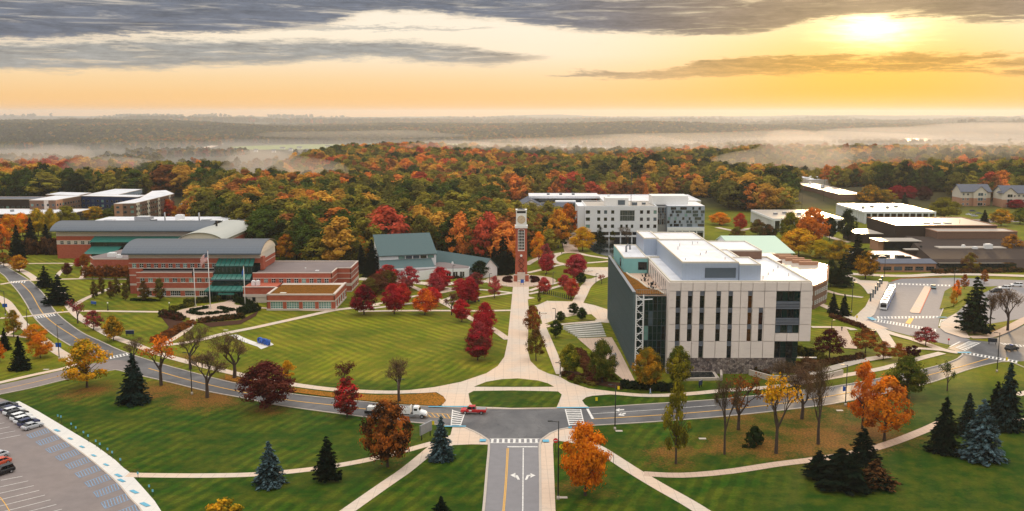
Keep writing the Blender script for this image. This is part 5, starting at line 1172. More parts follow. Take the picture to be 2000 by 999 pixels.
    for k in range(12):
        t = math.pi * k / 6; c, s_ = math.cos(t), math.sin(t); r0, r1, w = 1.2, 1.6, .07
        link('hour_mark', mesh('hour_mark', [Vector((4 + c * r0 - s_ * w, 404.58, 26.9 + s_ * r0 + c * w)) - wloc(P), Vector((4 + c * r1 - s_ * w, 404.58, 26.9 + s_ * r1 + c * w)) - wloc(P), Vector((4 + c * r1 + s_ * w, 404.58, 26.9 + s_ * r1 - c * w)) - wloc(P), Vector((4 + c * r0 + s_ * w, 404.58, 26.9 + s_ * r0 - c * w)) - wloc(P)], [(0, 1, 2, 3)], 'clock_gold'), ck)
    for t, L in ((3.5, .95), (.9, 1.3)): link('clock_hand', mesh('clock_hand', [Vector((4 - math.sin(t) * .08, 404.56, 26.9 + math.cos(t) * .08)) - wloc(P), Vector((4 + math.cos(t) * L, 404.56, 26.9 + math.sin(t) * L)) - wloc(P), Vector((4 + math.sin(t) * .08, 404.56, 26.9 - math.cos(t) * .08)) - wloc(P)], [(0, 1, 2)], 'clock_gold'), ck)
    tube('spire', 'metal_black', P, [(0, 0, 31.9), (0, 0, 34.2)], [.16, .05], 6)
    for sx, wh in ((-1, 'left'), (1, 'right')):
        h = thing('hedge', f'clipped dark hedge curving round the {wh} side of the clock tower', 'hedge', (4, 407, 0))
        for k in range(14):
            t = math.radians(-60 + k * 9.5); x, y = sx * (2.6 + 4.6 * math.cos(t)), -.8 + 5.2 * math.sin(t)
            hm = PROTO['hedge'][k % 2]; o = link('hedge_clump', hm[2], h, (x, y, 0), k, (.5, .5, .7)); tint(o, 'darkbrown', 'darkred')
clock_tower()

def chapel():
    P = thing('chapel_building', 'white building with steep teal shingle roofs beside the maples', 'building', (-38, 425, 0))
    # tall nave, slightly turned
    A, B = Vector((-58.5, 414)), Vector((-34.2, 421.5)); t = (B - A).normalized(); n = Vector((-t.y, t.x)); L = (B - A).length
    def at(s, d, z): p = A + t * s + n * d; return (p.x, p.y, z)
    def hexa(name, q, mat): return raw(name, q, BOXF, mat, P)
    hexa('wall', [at(0, 0, 0), at(L, 0, 0), at(L, 15, 0), at(0, 15, 0), at(0, 0, 9.6), at(L, 0, 9.6), at(L, 15, 9.6), at(0, 15, 9.6)], 'white_wall')
    hexa('roof', [at(-.5, -.6, 9.4), at(L + .5, -.6, 9.4), at(L + .5, 15.4, 17.0), at(-.5, 15.4, 17.0), at(-.5, -.6, 9.75), at(L + .5, -.6, 9.75), at(L + .5, 15.4, 17.35), at(-.5, 15.4, 17.35)], 'roof_teal')
    for s in (0, L - .3): raw('gable_wall', [at(s, 0, 9.5), at(s, 15, 9.5), at(s, 15, 16.9), at(s + .3, 0, 9.5), at(s + .3, 15, 9.5), at(s + .3, 15, 16.9)], [(0, 2, 1), (3, 4, 5), (0, 1, 4, 3), (1, 2, 5, 4), (2, 0, 3, 5)], 'white_wall', P)
    hexa('lower_roof', [at(-.5, -8, 4.6), at(L - 2.2, -8, 4.6), at(L - 2.2, -.05, 7.4), at(-.5, -.05, 7.4), at(-.5, -8, 4.9), at(L - 2.2, -8, 4.9), at(L - 2.2, -.05, 7.75), at(-.5, -.05, 7.75)], 'roof_teal')
    hexa('fascia', [at(-.5, -8.3, 4.2), at(L - 2, -8.3, 4.2), at(L - 2, -8.02, 4.2), at(-.5, -8.02, 4.2), at(-.5, -8.3, 4.95), at(L - 2, -8.3, 4.95), at(L - 2, -8.02, 4.95), at(-.5, -8.02, 4.95)], 'white_wall')
    hexa('wall', [at(0, -7.5, 0), at(L - 2.6, -7.5, 0), at(L - 2.6, -.1, 0), at(0, -.1, 0), at(0, -7.5, 4.5), at(L - 2.6, -7.5, 4.5), at(L - 2.6, -.1, 4.5), at(0, -.1, 4.5)], 'white_wall')
    f = Face(P, A, B)
    for k in range(5): f.window(8.4 + k * 3.3, 11.2 + k * 3.3, 7.9, 9.2, .06, 'glass' if k < 4 else 'glass_pale', 1, 1, 'metal_black')
    # flat-roofed front and the right wing
    prism('wall', [(-47.5, 404.5), (-44.5, 403.8), (-33.5, 411.5), (-19, 413), (-18.5, 421), (-33.5, 422), (-47.6, 412)], .02, 4.2, 'white_wall', P); prism('flat_roof', [(-47.3, 404.8), (-44.5, 404.2), (-33.6, 411.9), (-19.2, 413.4), (-18.8, 430), (-33.5, 430), (-47.4, 412)], 4.22, 4.4, 'roof_grey', P)
    f3 = Face(P, (-33.5, 411.5), (-19, 413))
    for k in range(4): f3.window(1.5 + k * 3.0, 3.6 + k * 3.0, .4, 3.0, .1, 'glass', 2, 1, 'metal_white')
    A2, B2 = Vector((-36.5, 442)), Vector((-9.8, 415.5)); t2 = (B2 - A2).normalized(); n2 = Vector((-t2.y, t2.x)); L2 = (B2 - A2).length
    def bt(s, d, z): p = A2 + t2 * s + n2 * d; return (p.x, p.y, z)
    raw('wall', [bt(0, -4.5, 0), bt(L2, -4.5, 0), bt(L2, 4.5, 0), bt(0, 4.5, 0), bt(0, -4.5, 4.0), bt(L2, -4.5, 4.0), bt(L2, 4.5, 4.0), bt(0, 4.5, 4.0)], BOXF, 'white_wall', P)
    raw('gable_wall', [bt(L2 - .3, -4.5, 4), bt(L2 - .3, 4.5, 4), bt(L2 - .3, 0, 8.1), bt(L2, -4.5, 4), bt(L2, 4.5, 4), bt(L2, 0, 8.1)], [(0, 2, 1), (3, 4, 5), (0, 1, 4, 3), (1, 2, 5, 4), (2, 0, 3, 5)], 'white_wall', P)
    for sg in (-1, 1): raw('roof', [bt(-.5, 0, 8.1), bt(L2 + .5, 0, 8.1), bt(L2 + .5, sg * 5.2, 3.5), bt(-.5, sg * 5.2, 3.5), bt(-.5, 0, 8.4), bt(L2 + .5, 0, 8.4), bt(L2 + .5, sg * 5.2, 3.8), bt(-.5, sg * 5.2, 3.8)], BOXF if sg < 0 else [tuple(reversed(q)) for q in BOXF], 'roof_teal', P)
    vs, fs = [], []; tube_geo(vs, fs, [(-27, 425, 4.4), (-27, 425, 5.4)], [.5, .35], 8); raw('roof_vent', vs, fs, 'metal_white', P)
chapel()

def white_hall():
    P = thing('office_building', 'white five-storey hall beside the pond with square windows', 'building', (62, 535, 0))
    box('core', 'white_wall', P, 41.2, 81.5, 529.3, 562, 6.2, 20.0); box('ground_floor', 'glass', P, 42, 81, 531, 560, .02, 6.1)
    f = Face(P, (41, 529.3), (81.8, 529.3)); L = f.L
    f.box('wall_band', 'white_wall', 0, L, 0, .3, 18.3, 20.4); f.box('wall_band', 'white_wall', 0, L, 0, .3, 6.1, 8.2)
    wx = [(.4, 2.8), (7.6, 9.4), (11.4, 13.2), (15.2, 17.0), None, (31.2, 33.0), (35.0, 36.8), (38.6, 40.4)]
    rows = [(8.3, 10.2), (12.3, 14.2), (16.3, 18.2)]
    for i, (z0, z1) in enumerate(rows):
        if i < 2: f.box('wall_band', 'white_wall', 0, L, 0, .3, z1 + .05, rows[i + 1][0] - .05) if i == 0 else (f.box('wall_band', 'white_wall', 0, 19.6, 0, .3, z1 + .05, rows[i + 1][0] - .05), f.box('wall_band', 'white_wall', 27.8, L, 0, .3, z1 + .05, rows[i + 1][0] - .05))
        edges = [(.4, 2.8), (6.8, 8.6), (10.6, 12.4), (14.6, 16.4)] + ([(19.8, 21.2), (22.8, 24.2), (25.8, 27.2)] if i == 0 else [(19.6, 27.8)]) + [(30.8, 32.6), (34.6, 36.4), (38.4, 40.2)]
        a = 0
        for s0, s1 in edges:
            f.box('pier', 'white_wall', a, s0, 0, .3, z0 - .05, z1 + .05); a = s1
            if s1 - s0 < 4: f.window(s0, s1, z0 - .05, z1 + .05, .06, 'glass', 1, 1, 'metal_grey')
        f.box('pier', 'white_wall', a, L, 0, .3, z0 - .05, z1 + .05)
    for c in range(6):
        for r in range(2): f.window(19.7 + c * 1.35, 19.7 + (c + 1) * 1.35, 12.3 + r * 3, 15.2 + r * 3, .06, 'glass_green', 2, 1, 'metal_grey', .1, 'pane')
    for k in range(7): f.box('column', 'white_wall', .6 + k * 6.4, 1.3 + k * 6.4, -.7, 0, .02, 6.05)
    f.box('balcony', 'white_wall', 8, L, -.9, .5, 3.2, 4.1)
    box('side_wing', 'white_wall', P, 37.2, 41.1, 534, 556, .02, 20.2)
    box('roof', 'roof_glossy', P, 41.5, 81.2, 529.6, 561.8, 20.02, 20.1); parapet(P, 41.3, 81.4, 529.1, 562, 20.42, .3, .5, 'white_wall')
    box('penthouse', 'metal_white', P, 53, 66, 535, 546, 20.15, 24.6); box('louver_screen', 'metal_dark', P, 60, 64, 534.8, 535, 20.8, 23.4)
    rtu(P, 70, 540, 20.2, 3, 2, 1.6, 'metal_dark'); rtu(P, 76, 545, 20.2, 2, 2, 1, 'metal_dark')
    tube('antenna_mast', 'metal_black', P, [(68 - 62, 5, 20), (68 - 62, 5, 40)], .15, 5)
    # grey annex with scattered windows
    box('annex_core', 'blue_grey_wall', P, 88.2, 109.4, 535.3, 562, 4.9, 20.0); box('link_core', 'metal_grey', P, 81.6, 88.1, 538, 560, .02, 19.6); box('annex_base', 'glass', P, 88.8, 108.8, 536, 560, .02, 4.85)
    fl = Face(P, (81.6, 538), (88.1, 538))
    for c in range(5):
        for r in range(3): fl.window(.2 + c * 1.22, .2 + (c + 1) * 1.22, 9.2 + r * 3.3, 12.4 + r * 3.3, .06, 'glass', 1, 2, 'metal_grey', .08, 'pane')
    fa = Face(P, (88.2, 535.3), (109.4, 535.3))
    rr = random.Random(5)
    for r in range(6):
        x = rr.uniform(0, 2.5)
        while x < 20:
            w = rr.choice([1.1, 1.3, 1.4, 3.0, 3.6]); x1 = min(21, x + w)
            if x1 - x > .8: fa.window(x, x1, 8.4 + r * 1.92, 8.4 + r * 1.92 + 1.5, .06, rr.choice(['glass', 'glass', 'glass_green']), 1 if w < 2 else 3, 1, 'metal_dark', .06)
            x += w + rr.choice([.8, 1.6, 2.4, 3.2])
    fa.box('wall_band', 'white_wall', 0, 21.2, .0, .6, 6.0, 8.0); fa.box('wall_band', 'white_wall', 0, 21.2, -.5, .55, .02, 1.0)
    for k in range(6): fa.box('column', 'white_wall', .2 + k * 4.1, .8 + k * 4.1, -.5, .4, 1.02, 5.98)
    box('roof', 'roof_white', P, 88.3, 109.3, 535.4, 561.8, 20.02, 20.2); box('penthouse', 'metal_white', P, 80.4, 101, 542, 556, 20.22, 25.2)
white_hall()

def simple_block(name, label, cat, x0, x1, y0, y1, h, wall, roof, bands=(), par=.5, units=0, cols=None, glass='glass'):
    P = thing(name, label, cat, ((x0 + x1) / 2, (y0 + y1) / 2, 0))
    box('wall', wall, P, x0, x1, y0, y1, .02, h); box('roof', roof, P, x0 + .35, x1 - .35, y0 + .35, y1 - .35, h + .003, h + .1)
    if par: parapet(P, x0 - .1, x1 + .1, y0 - .1, y1 + .1, h + .002, par, .45, 'stone_band' if wall.startswith('brick') else 'white_wall')
    f = Face(P, (x0, y0), (x1, y0)); l = Face(P, (x0, y1), (x0, y0)); r = Face(P, (x1, y0), (x1, y1))
    for z0, z1, win, gap in bands:
        for q in (f, l if x0 > 0 else r):
            n = int(q.L / (win + gap)); o = (q.L - n * (win + gap) + gap) / 2
            for k in range(n): q.window(o + k * (win + gap), o + k * (win + gap) + win, z0, z1, .08, glass, 2 if win < 4 else 3, 1, 'metal_grey')
    rr = random.Random(x0)
    for k in range(units): rtu(P, rr.uniform(x0 + 4, x1 - 4), rr.uniform(y0 + 3, y1 - 3), h + .1, rr.uniform(1.5, 3.5), rr.uniform(1.5, 2.5), rr.uniform(.8, 1.8), rr.choice(['metal_grey', 'metal_white']))
    return P, f
# residence halls at the far left
simple_block('low_building', 'long low building with white flat roof at far left', 'building', -372, -290, 616, 652, 6.6, 'brick_dark', 'roof_white', [(1, 5.6, 4, 1.5)], .4, 3)
def res_hall(name, label, foot, h, wallm, stripes, roof='roof_white', glassband=None):
    cx = sum(p[0] for p in foot) / len(foot); cyy = sum(p[1] for p in foot) / len(foot)
    P = thing(name, label, 'building', (cx, cyy, 0)); prism('wall', foot, .02, h, wallm, P)
    ins = [(cx + (x - cx) * .985, cyy + (y - cyy) * .985) for x, y in foot]; prism('roof', ins, h + .004, h + .3, roof, P)
    n = len(foot)
    for i in range(n):
        f = Face(P, foot[i], foot[(i + 1) % n])
        f.box('coping', 'stone_band', 0, f.L, -.2, .15, h + .002, h + .35)
        mid = f.A + f.t * f.L / 2
        if f.n.dot(Vector((0, 0, 0)) - mid) < 0: continue
        for (s0, s1, m) in stripes.get(i, []): f.box('wall_panel', m, s0 * f.L, s1 * f.L, .0, .12, .05, h - .05)
        k = int(f.L / 3.6)
        for a in range(k):
            for z in ((2.2, 3.8), (5.6, 7.2), (9.0, 10.6), (12.2, 13.6)):
                if z[1] < h - .3: f.window((a + .3) * f.L / k, (a + .75) * f.L / k, z[0], z[1], .18, 'glass', 1, 1, 'metal_grey', .08)
    return P
res_hall('residence_hall', 'brick residence hall with slanted white roof by the long low building', [(-331, 648), (-313, 648), (-311, 684), (-330, 684)], 13, 'brick_brown', {0: [(.55, .72, 'stone_band')], 1: [(0, .25, 'brick_tan')]})
res_hall('residence_hall', 'dark blue glass link between the two far residence halls', [(-310.8, 682), (-266, 672), (-266, 688), (-310, 694)], 13, 'sign_navy', {}, 'roof_white')
res_hall('residence_hall', 'tall striped residence hall in front of the blue glass link', [(-253, 600), (-241, 604), (-241.5, 676), (-259, 708), (-266, 700), (-252, 640)], 15, 'brick_brown', {0: [(.0, .4, 'brick_tan')], 1: [(.02, .1, 'cream_wall'), (.28, .34, 'cream_wall'), (.55, .6, 'cream_wall'), (.85, .9, 'cream_wall')], 2: [(.2, .3, 'cream_wall'), (.75, .95, 'cream_wall')]})
res_hall('residence_hall', 'rear residence hall with a pale roof below the dark wood', [(-312, 696), (-288, 690), (-290, 742), (-312, 745)], 13, 'blue_grey_wall', {})
res_hall('residence_hall', 'low brick residence wing at the back left of the hall group', [(-345, 700), (-318, 692), (-318, 715), (-345, 722)], 12.4, 'brick_brown', {})
simple_block('small_house', 'small grey-roofed house at the edge of the left wood', 'house', -252, -236, 716, 728, 4, 'cream_wall', 'roof_slate', [(1, 2.5, 1.4, 2)], .3)
simple_block('low_building', 'grey flat-roofed hall at the far left edge', 'building', -392, -352, 700, 720, 9, 'brick_dark', 'roof_slate', [(2, 4, 2, 2)], .4)
# group beyond the clock tower
def grey_gables():
    P = thing('hall_building', 'grey-gabled white-roofed hall in the wood right of the clock tower', 'building', (35, 670, 0))
    box('wall', 'brick_brown', P, 8, 58, 640, 695, .02, 9); gable_roof(P, 20, 52, 625, 640, 8.6, 13, 'roof_slate', 'x', .6, .3, .5, 'brick'); box('wall', 'brick', P, 20.2, 51.8, 625.2, 639.8, .02, 8.6)
    gable_roof(P, 6, 20, 650, 690, 9, 13, 'roof_slate', 'y', .5, .3, .5, 'white_wall'); box('upper_wall', 'glass', P, 16, 60, 672, 690, 9.02, 12.6); box('upper_roof', 'roof_white', P, 12, 62, 668, 694, 12.62, 14.2); box('flat_roof', 'roof_white', P, 20, 58, 641, 667, 9.02, 9.6)
    box('upper_wall', 'white_wall', P, 30, 44, 650, 656, 9.62, 12.4)
    for k in range(3): rtu(P, 26 + k * 9, 680, 14.2, 2, 2, .9, 'metal_dark')
    f = Face(P, (20.2, 625.2), (51.8, 625.2)); f.strip(1, 31, 3, 5, 1.6, 1.6, 'brick', .2)
    gable_roof(P, 52.2, 66, 628, 650, 8, 12, 'roof_slate', 'y', .5, .3, .5, 'brick'); box('wall', 'brick', P, 52.3, 65.9, 628.2, 649.8, .02, 8)
grey_gables()
simple_block('low_building', 'white flat-roofed building peeping out behind the white hall', 'building', 62, 128, 640, 690, 13, 'cream_wall', 'roof_white', [(9, 11, 3, 2)], .6, 5)
# right side
def pavilion(label, x0, x1, y0, y1, h):
    P = thing('pavilion_building', label, 'building', ((x0 + x1) / 2, (y0 + y1) / 2, 0))
    box('core', 'glass', P, x0 + 1.6, x1 - 1.6, y0 + 1.6, y1 - 1.6, .02, h - 1.3); box('brick_wall', 'brick_dark', P, x0 + 8, x1 - 8, y0 + 1.3, y0 + 1.58, .02, h - 1.3); box('roof_edge', 'white_wall', P, x0, x1, y0, y1, h - 1.28, h); box('roof', 'roof_glossy', P, x0 + .4, x1 - .4, y0 + .4, y1 - .4, h + .003, h + .1)
    f = Face(P, (x0, y0), (x1, y0)); l = Face(P, (x0, y1), (x0, y0))
    for q in (f, l):
        n = int(q.L / 4.2)
        for k in range(n + 1):
            s = k * (q.L - .7) / n; q.box('fin_column', 'white_wall', s, s + .6, -1.2, -.1, .02, h - 1.29)
            if q is l and k < n: q.box('wall_panel', 'white_wall', s + .62, s + 2.2, -1.5, -1.2, .02, h - 1.3)
    for k in range(4): rtu(P, x0 + 8 + k * (x1 - x0 - 14) / 4, (y0 + y1) / 2 + (k % 2) * 6 - 3, h + .1, 2.5, 2, 1.1)
pavilion('white pavilion with bronze flat roof behind the yellow and orange trees', 160, 204, 577, 632, 8.2)
pavilion('white columned pavilion behind the brown sports hall', 232, 279, 620, 676, 8.2)
def sports_hall():
    P = thing('sports_building', 'dark brown brick sports hall with shining flat roofs', 'building', (235, 500, 0))
    box('wall', 'brick_dark', P, 212, 268, 520, 562, .02, 10.6); box('roof', 'roof_glossy', P, 212.4, 267.6, 520.4, 561.6, 10.62, 10.7); parapet(P, 211.8, 268.2, 519.8, 562.2, 10.61, .4, .45, 'brick_tan')
    box('wall', 'brick_brown', P, 228.5, 271.5, 505, 519.7, .02, 9); box('roof', 'roof_glossy', P, 228.9, 271.1, 505.4, 519.4, 9.02, 9.1); parapet(P, 228.3, 271.7, 504.8, 519.7, 9.01, .4, .45, 'brick_tan')
    for k in range(3): box('skylight', 'metal_grey', P, 232 + k * 6, 235.5 + k * 6, 530, 533, 10.72, 11.2)
    tube('ladder', 'metal_grey', P, [(-5 + 22, 30, 10.7), (17, 30, 13)], .12, 5); tube('vent_pipe', 'metal_dark', P, [(-12, 27, 10.7), (-12, 27, 12.4)], .2, 6)
    # sloping dark skirt roofs down to the forecourt
    raw('skirt_roof', [(196, 436, 0), (262, 436, 0), (272, 500, 0), (214, 518, 0), (200, 446, 3.4), (258, 446, 3.4), (271, 500, 5.5), (216, 516, 5.5)], BOXF, 'brick_dark', P)
    box('roof_step', 'roof_glossy', P, 216, 250, 474, 480, 4.4, 4.9); rtu(P, 240, 473, 4.6, 3.4, 3, 2.2, 'metal_white'); rtu(P, 233, 472, 4.6, 2.2, 2, 1, 'metal_white'); rtu(P, 229, 476, 4.6, 1.4, 1.4, 1.4, 'metal_white')
    box('glass_wall', 'glass', P, 200, 236, 437.5, 441.8, .02, 2.6)
    box('wall', 'brick_dark', P, 193, 207, 525, 548, .02, 5.4); box('roof', 'roof_glossy', P, 192.5, 207.5, 524.5, 548, 5.42, 5.6)
    box('wall', 'brick_tan', P, 193, 215, 495, 506, .02, 5.4); box('wall', 'glass', P, 196, 214, 493.5, 494.9, .02, 5.4); box('roof', 'roof_glossy', P, 192.6, 215.4, 493, 506.4, 5.42, 5.7); box('roof', 'roof_glossy', P, 200, 214, 476, 480, 3.3, 3.7); box('wall', 'brick_dark', P, 200.3, 213.7, 476.3, 479.8, .02, 3.28)
    # low tan-brick front
    box('wall', 'brick_tan', P, 164.4, 194.3, 428.8, 470, .02, 3.9); box('roof', 'roof_white', P, 166, 193, 436, 469, 3.92, 4.0); raw('roof', [(163.9, 428.2, 3.92), (194.8, 428.2, 3.92), (194.8, 435.9, 5.0), (163.9, 435.9, 5.0), (163.9, 428.2, 4.1), (194.8, 428.2, 4.1), (194.8, 435.9, 5.2), (163.9, 435.9, 5.2)], BOXF, 'roof_slate', P)
    f = Face(P, (164.4, 428.8), (194.3, 428.8))
    for k in range(6): f.window(1 + k * 4.9, 4.7 + k * 4.9, .8, 2.6, .08, 'glass', 3, 2, 'metal_dark')
    for x, y, w, d in ((176, 446, 7, 2.6), (184, 444, 4, 3), (174, 440, 3, 1.5), (186, 440, 3, 1.5)): rtu(P, x, y, 4.02, w, d, 1.6, 'metal_black')
sports_hall()
def kirk():
    P = thing('brick_building', 'brown brick wing with stepped skylights right behind the library', 'building', (112, 390, 0))
    prism('wall', [(88, 365), (112, 345), (121, 358), (134, 396), (120, 430), (88, 430)], .02, 8.4, 'brick_brown', P); prism('roof', [(88.4, 365.2), (112, 345.8), (120.5, 358.2), (133.5, 396), (119.7, 429.6), (88.4, 429.6)], 8.42, 8.8, 'roof_glossy', P)
    for A, B in (((112, 345), (121, 358)), ((121, 358), (134, 396)), ((88, 365), (112, 345))):
        f = Face(P, A, B); f.box('coping', 'brick_tan', 0, f.L, -.1, .3, 8.4, 9.1); n = max(2, int(f.L / 2.6))
        for z in (1.6, 5.2):
            for k in range(n): f.window((k + .2) * f.L / n, (k + .8) * f.L / n, z, z + 1.6, .06, 'glass', 2, 2, 'metal_white')
    prism('upper_wall', [(100, 380), (112, 388), (113, 408), (96, 408)], 8.82, 11.6, 'brick_brown', P); prism('upper_roof', [(100, 380.4), (111.6, 388.2), (112.6, 407.6), (96.4, 407.6)], 11.62, 11.8, 'roof_white', P)
    for k in range(5): box('skylight', 'brick_tan', P, 116 + k * 1.3, 124 + k * 1.3, 416 - k * 5.5, 417.5 - k * 5.5, 8.82, 10.2)
    rtu(P, 108, 425, 8.82, 3, 2, 1)
kirk()
def mint_roof():
    P = thing('gabled_building', 'building with pale mint green gabled roof behind the library', 'building', (118, 460, 0))
    box('wall', 'white_wall', P, 105.5, 131, 437, 480, .02, 8); gable_roof(P, 105, 131, 436, 482, 7.6, 11.2, 'roof_mint', 'x', .6, .3, .75, 'white_wall')
    box('low_roof', 'roof_white', P, 82, 104, 446, 478, 5, 6); box('wall', 'brick_brown', P, 82.3, 103.7, 446.3, 477.7, .02, 4.98)
    for k in range(5): rtu(P, 85 + k * 4, 455 + (k % 3) * 7, 6.02, 4, 3, 1.5, 'brick_brown' if k % 2 else 'metal_white')
mint_roof()
def apartments(label, x0, x1, y0, gx):
    P = thing('apartment_house', label, 'house', ((x0 + x1) / 2, y0 + 7, 0)); h = 12
    box('wall', 'brick_tan', P, x0, x1, y0, y0 + 15, .02, 7); box('upper_wall', 'cream_wall', P, x0, x1, y0, y0 + 15, 7.02, h); gable_roof(P, x0, x1, y0, y0 + 15, h, h + 5, 'roof_slate', 'x', .8, .3, .5, 'cream_wall')
    for g in gx:
        box('bay_wall', 'brick_tan', P, g - 5, g + 5, y0 - 2.5, y0 - .02, .02, 7); box('bay_wall', 'cream_wall', P, g - 5, g + 5, y0 - 2.5, y0 - .02, 7.02, h); gable_roof(P, g - 5, g + 5, y0 - 2.5, y0 + 7, h, h + 4, 'roof_slate', 'y', .5, .25, .5, 'cream_wall')
        f = Face(P, (g - 5, y0 - 2.5), (g + 5, y0 - 2.5))
        for z in (1.2, 5, 8.8): f.window(3, 7, z, z + 2.4, .06, 'glass', 2, 1, 'metal_white'); f.window(8, 9.2, z + .3, z + 1.9, .06, 'glass', 1, 1, 'metal_white')
    f = Face(P, (x0, y0), (x1, y0))
    for z in (1.4, 5.2, 9):
        s = 1.2
        while s < f.L - 2:
            if all(abs(x0 + s + .8 - g) > 6 for g in gx): f.window(s, s + 1.6, z, z + 1.7, .06, 'glass', 2, 1, 'metal_white')
            s += 3.4
apartments('gabled brick apartment house at the edge of the far car park', 349, 372, 735, [363])
apartments('gabled brick apartment house cut by the right picture edge', 375, 412, 722, [379, 400])
simple_block('long_building', 'long low brick building with sunlit shining roof among conifers', 'building', 262, 283, 760, 880, 7.6, 'brick_brown', 'roof_glossy', [(1.5, 3, 2.5, 2)], .5, 4)
simple_block('long_building', 'white low building behind the long sunlit roof', 'building', 288, 345, 920, 970, 8, 'cream_wall', 'roof_white', [(1.5, 3, 2.5, 2)], .5, 3)
simple_block('long_building', 'white-roofed low building at the wood edge above the sunlit roof', 'building', 262, 292, 930, 960, 9, 'cream_wall', 'roof_white', [], .5, 2)
# houses by the field across the valley
for i, (u, v, s) in enumerate([(552, 292, 1.3), (568, 294, 1), (585, 291, 1.4), (600, 296, 1.1), (535, 297, 1), (640, 288, 1.3), (660, 290, 1.2), (676, 287, 1.2), (697, 286, 1.4), (715, 288, 1), (500, 296, 1), (470, 298, 1), (1130, 288, 2.2), (1150, 290, 2.4), (1175, 289, 2.6), (1100, 287, 1.6), (430, 300, 1.2), (620, 297, 1)]):
    x, y = G(u, v, -40); z = float(hz(x, y)); w = 11 * s
    where = 'below the green field' if u < 720 else 'in the misty valley above the grey-gabled hall'
    P = thing('valley_house', f'tiny white house {where}', 'house', (x, y, z), 0, f'houses {where}')
    b = link('wall', box_mesh(w, 9, 6, 'white_wall'), P, (0, 0, 3)); r = mesh('roof', [(-w / 2 - .5, -5.2, 5.8), (w / 2 + .5, -5.2, 5.8), (w / 2 + .5, 0, 9.5), (-w / 2 - .5, 0, 9.5), (w / 2 + .5, 5.2, 5.8), (-w / 2 - .5, 5.2, 5.8)], [(0, 1, 2, 3), (3, 2, 4, 5)], 'roof_slate'); link('roof', r, P)
    for k in (-1, 1): link('window', box_mesh(w * .16, .2, 1.6, 'glass'), P, (k * w * .25, -4.55, 3.4))

# ------------------------------------------------------------------ vehicles
def loft(stations, close=True):
    """stations: (x, [(y, z) ...]) right half profile bottom to top; mirrored"""
    vs, fs = [], []; n = 2 * len(stations[0][1])
    for x, pr in stations: vs += [(x, y, z) for y, z in pr] + [(x, -y, z) for y, z in reversed(pr)]
    for i in range(len(stations) - 1):
        for j in range(n): fs.append((i * n + j, (i + 1) * n + j, (i + 1) * n + (j + 1) % n, i * n + (j + 1) % n))
    fs.append(tuple(range(n - 1, -1, -1)) if True else ()); fs.append(tuple((len(stations) - 1) * n + j for j in range(n)))
    return vs, fs
_vm = {}
def vmesh(key, stations, mat, smooth=False):
    k = (key, mat)
    if k not in _vm:
        vs, fs = loft(stations); me = mesh(key.split('/')[-1], vs, fs, mat, smooth); bm = bmesh.new(); bm.from_mesh(me); bmesh.ops.recalc_face_normals(bm, faces=bm.faces); bm.to_mesh(me); bm.free(); _vm[k] = me
    return _vm[k]
def wheel(P, x, y, r=.34, w=.24):
    if ('w', r) not in _vm:
        vs, fs = [], []; tube_geo(vs, fs, [(0, -w / 2, 0), (0, w / 2, 0)], [r, r], 14); _vm[('w', r)] = mesh('wheel', vs, fs, 'tyre')
        vs, fs = [], []; tube_geo(vs, fs, [(0, -w / 2 - .02, 0), (0, w / 2 + .02, 0)], [r * .62, r * .62], 12); _vm[('r', r)] = mesh('rim', vs, fs, 'rim')
    o = link('wheel', _vm[('w', r)], P, (x, y, r)); link('rim', _vm[('r', r)], o)
SPEC = {
 'sedan': dict(L=4.7, W=1.82, body=[(-2.35, .55, .86), (-2.2, .3, .98), (-1.5, .24, 1.02), (.9, .22, .98), (1.6, .24, .9), (2.2, .3, .78), (2.35, .42, .66)], cab=[(-1.95, .97, 1.0), (-1.15, .97, 1.42), (.1, .97, 1.45), (1.05, .95, .97)], roof=(-1.2, .15, 1.44), wx=1.42),
 'suv': dict(L=4.7, W=1.9, body=[(-2.35, .5, 1.0), (-2.25, .32, 1.1), (-1.5, .28, 1.12), (.9, .26, 1.1), (1.7, .28, 1.02), (2.25, .34, .9), (2.35, .45, .75)], cab=[(-2.25, 1.08, 1.1), (-1.95, 1.1, 1.7), (.2, 1.1, 1.74), (1.1, 1.08, 1.1)], roof=(-2.0, .25, 1.73), wx=1.42),
 'pickup': dict(L=6.2, W=2.0, body=[(-3.1, .6, 1.2), (-3.0, .5, 1.22), (-.6, .46, 1.24), (1.3, .46, 1.22), (2.4, .46, 1.16), (3.0, .5, 1.04), (3.1, .6, .9)], cab=[(-.55, 1.2, 1.22), (-.35, 1.2, 1.86), (1.0, 1.2, 1.9), (1.75, 1.2, 1.22)], roof=(-.4, 1.05, 1.89), wx=1.95),
}
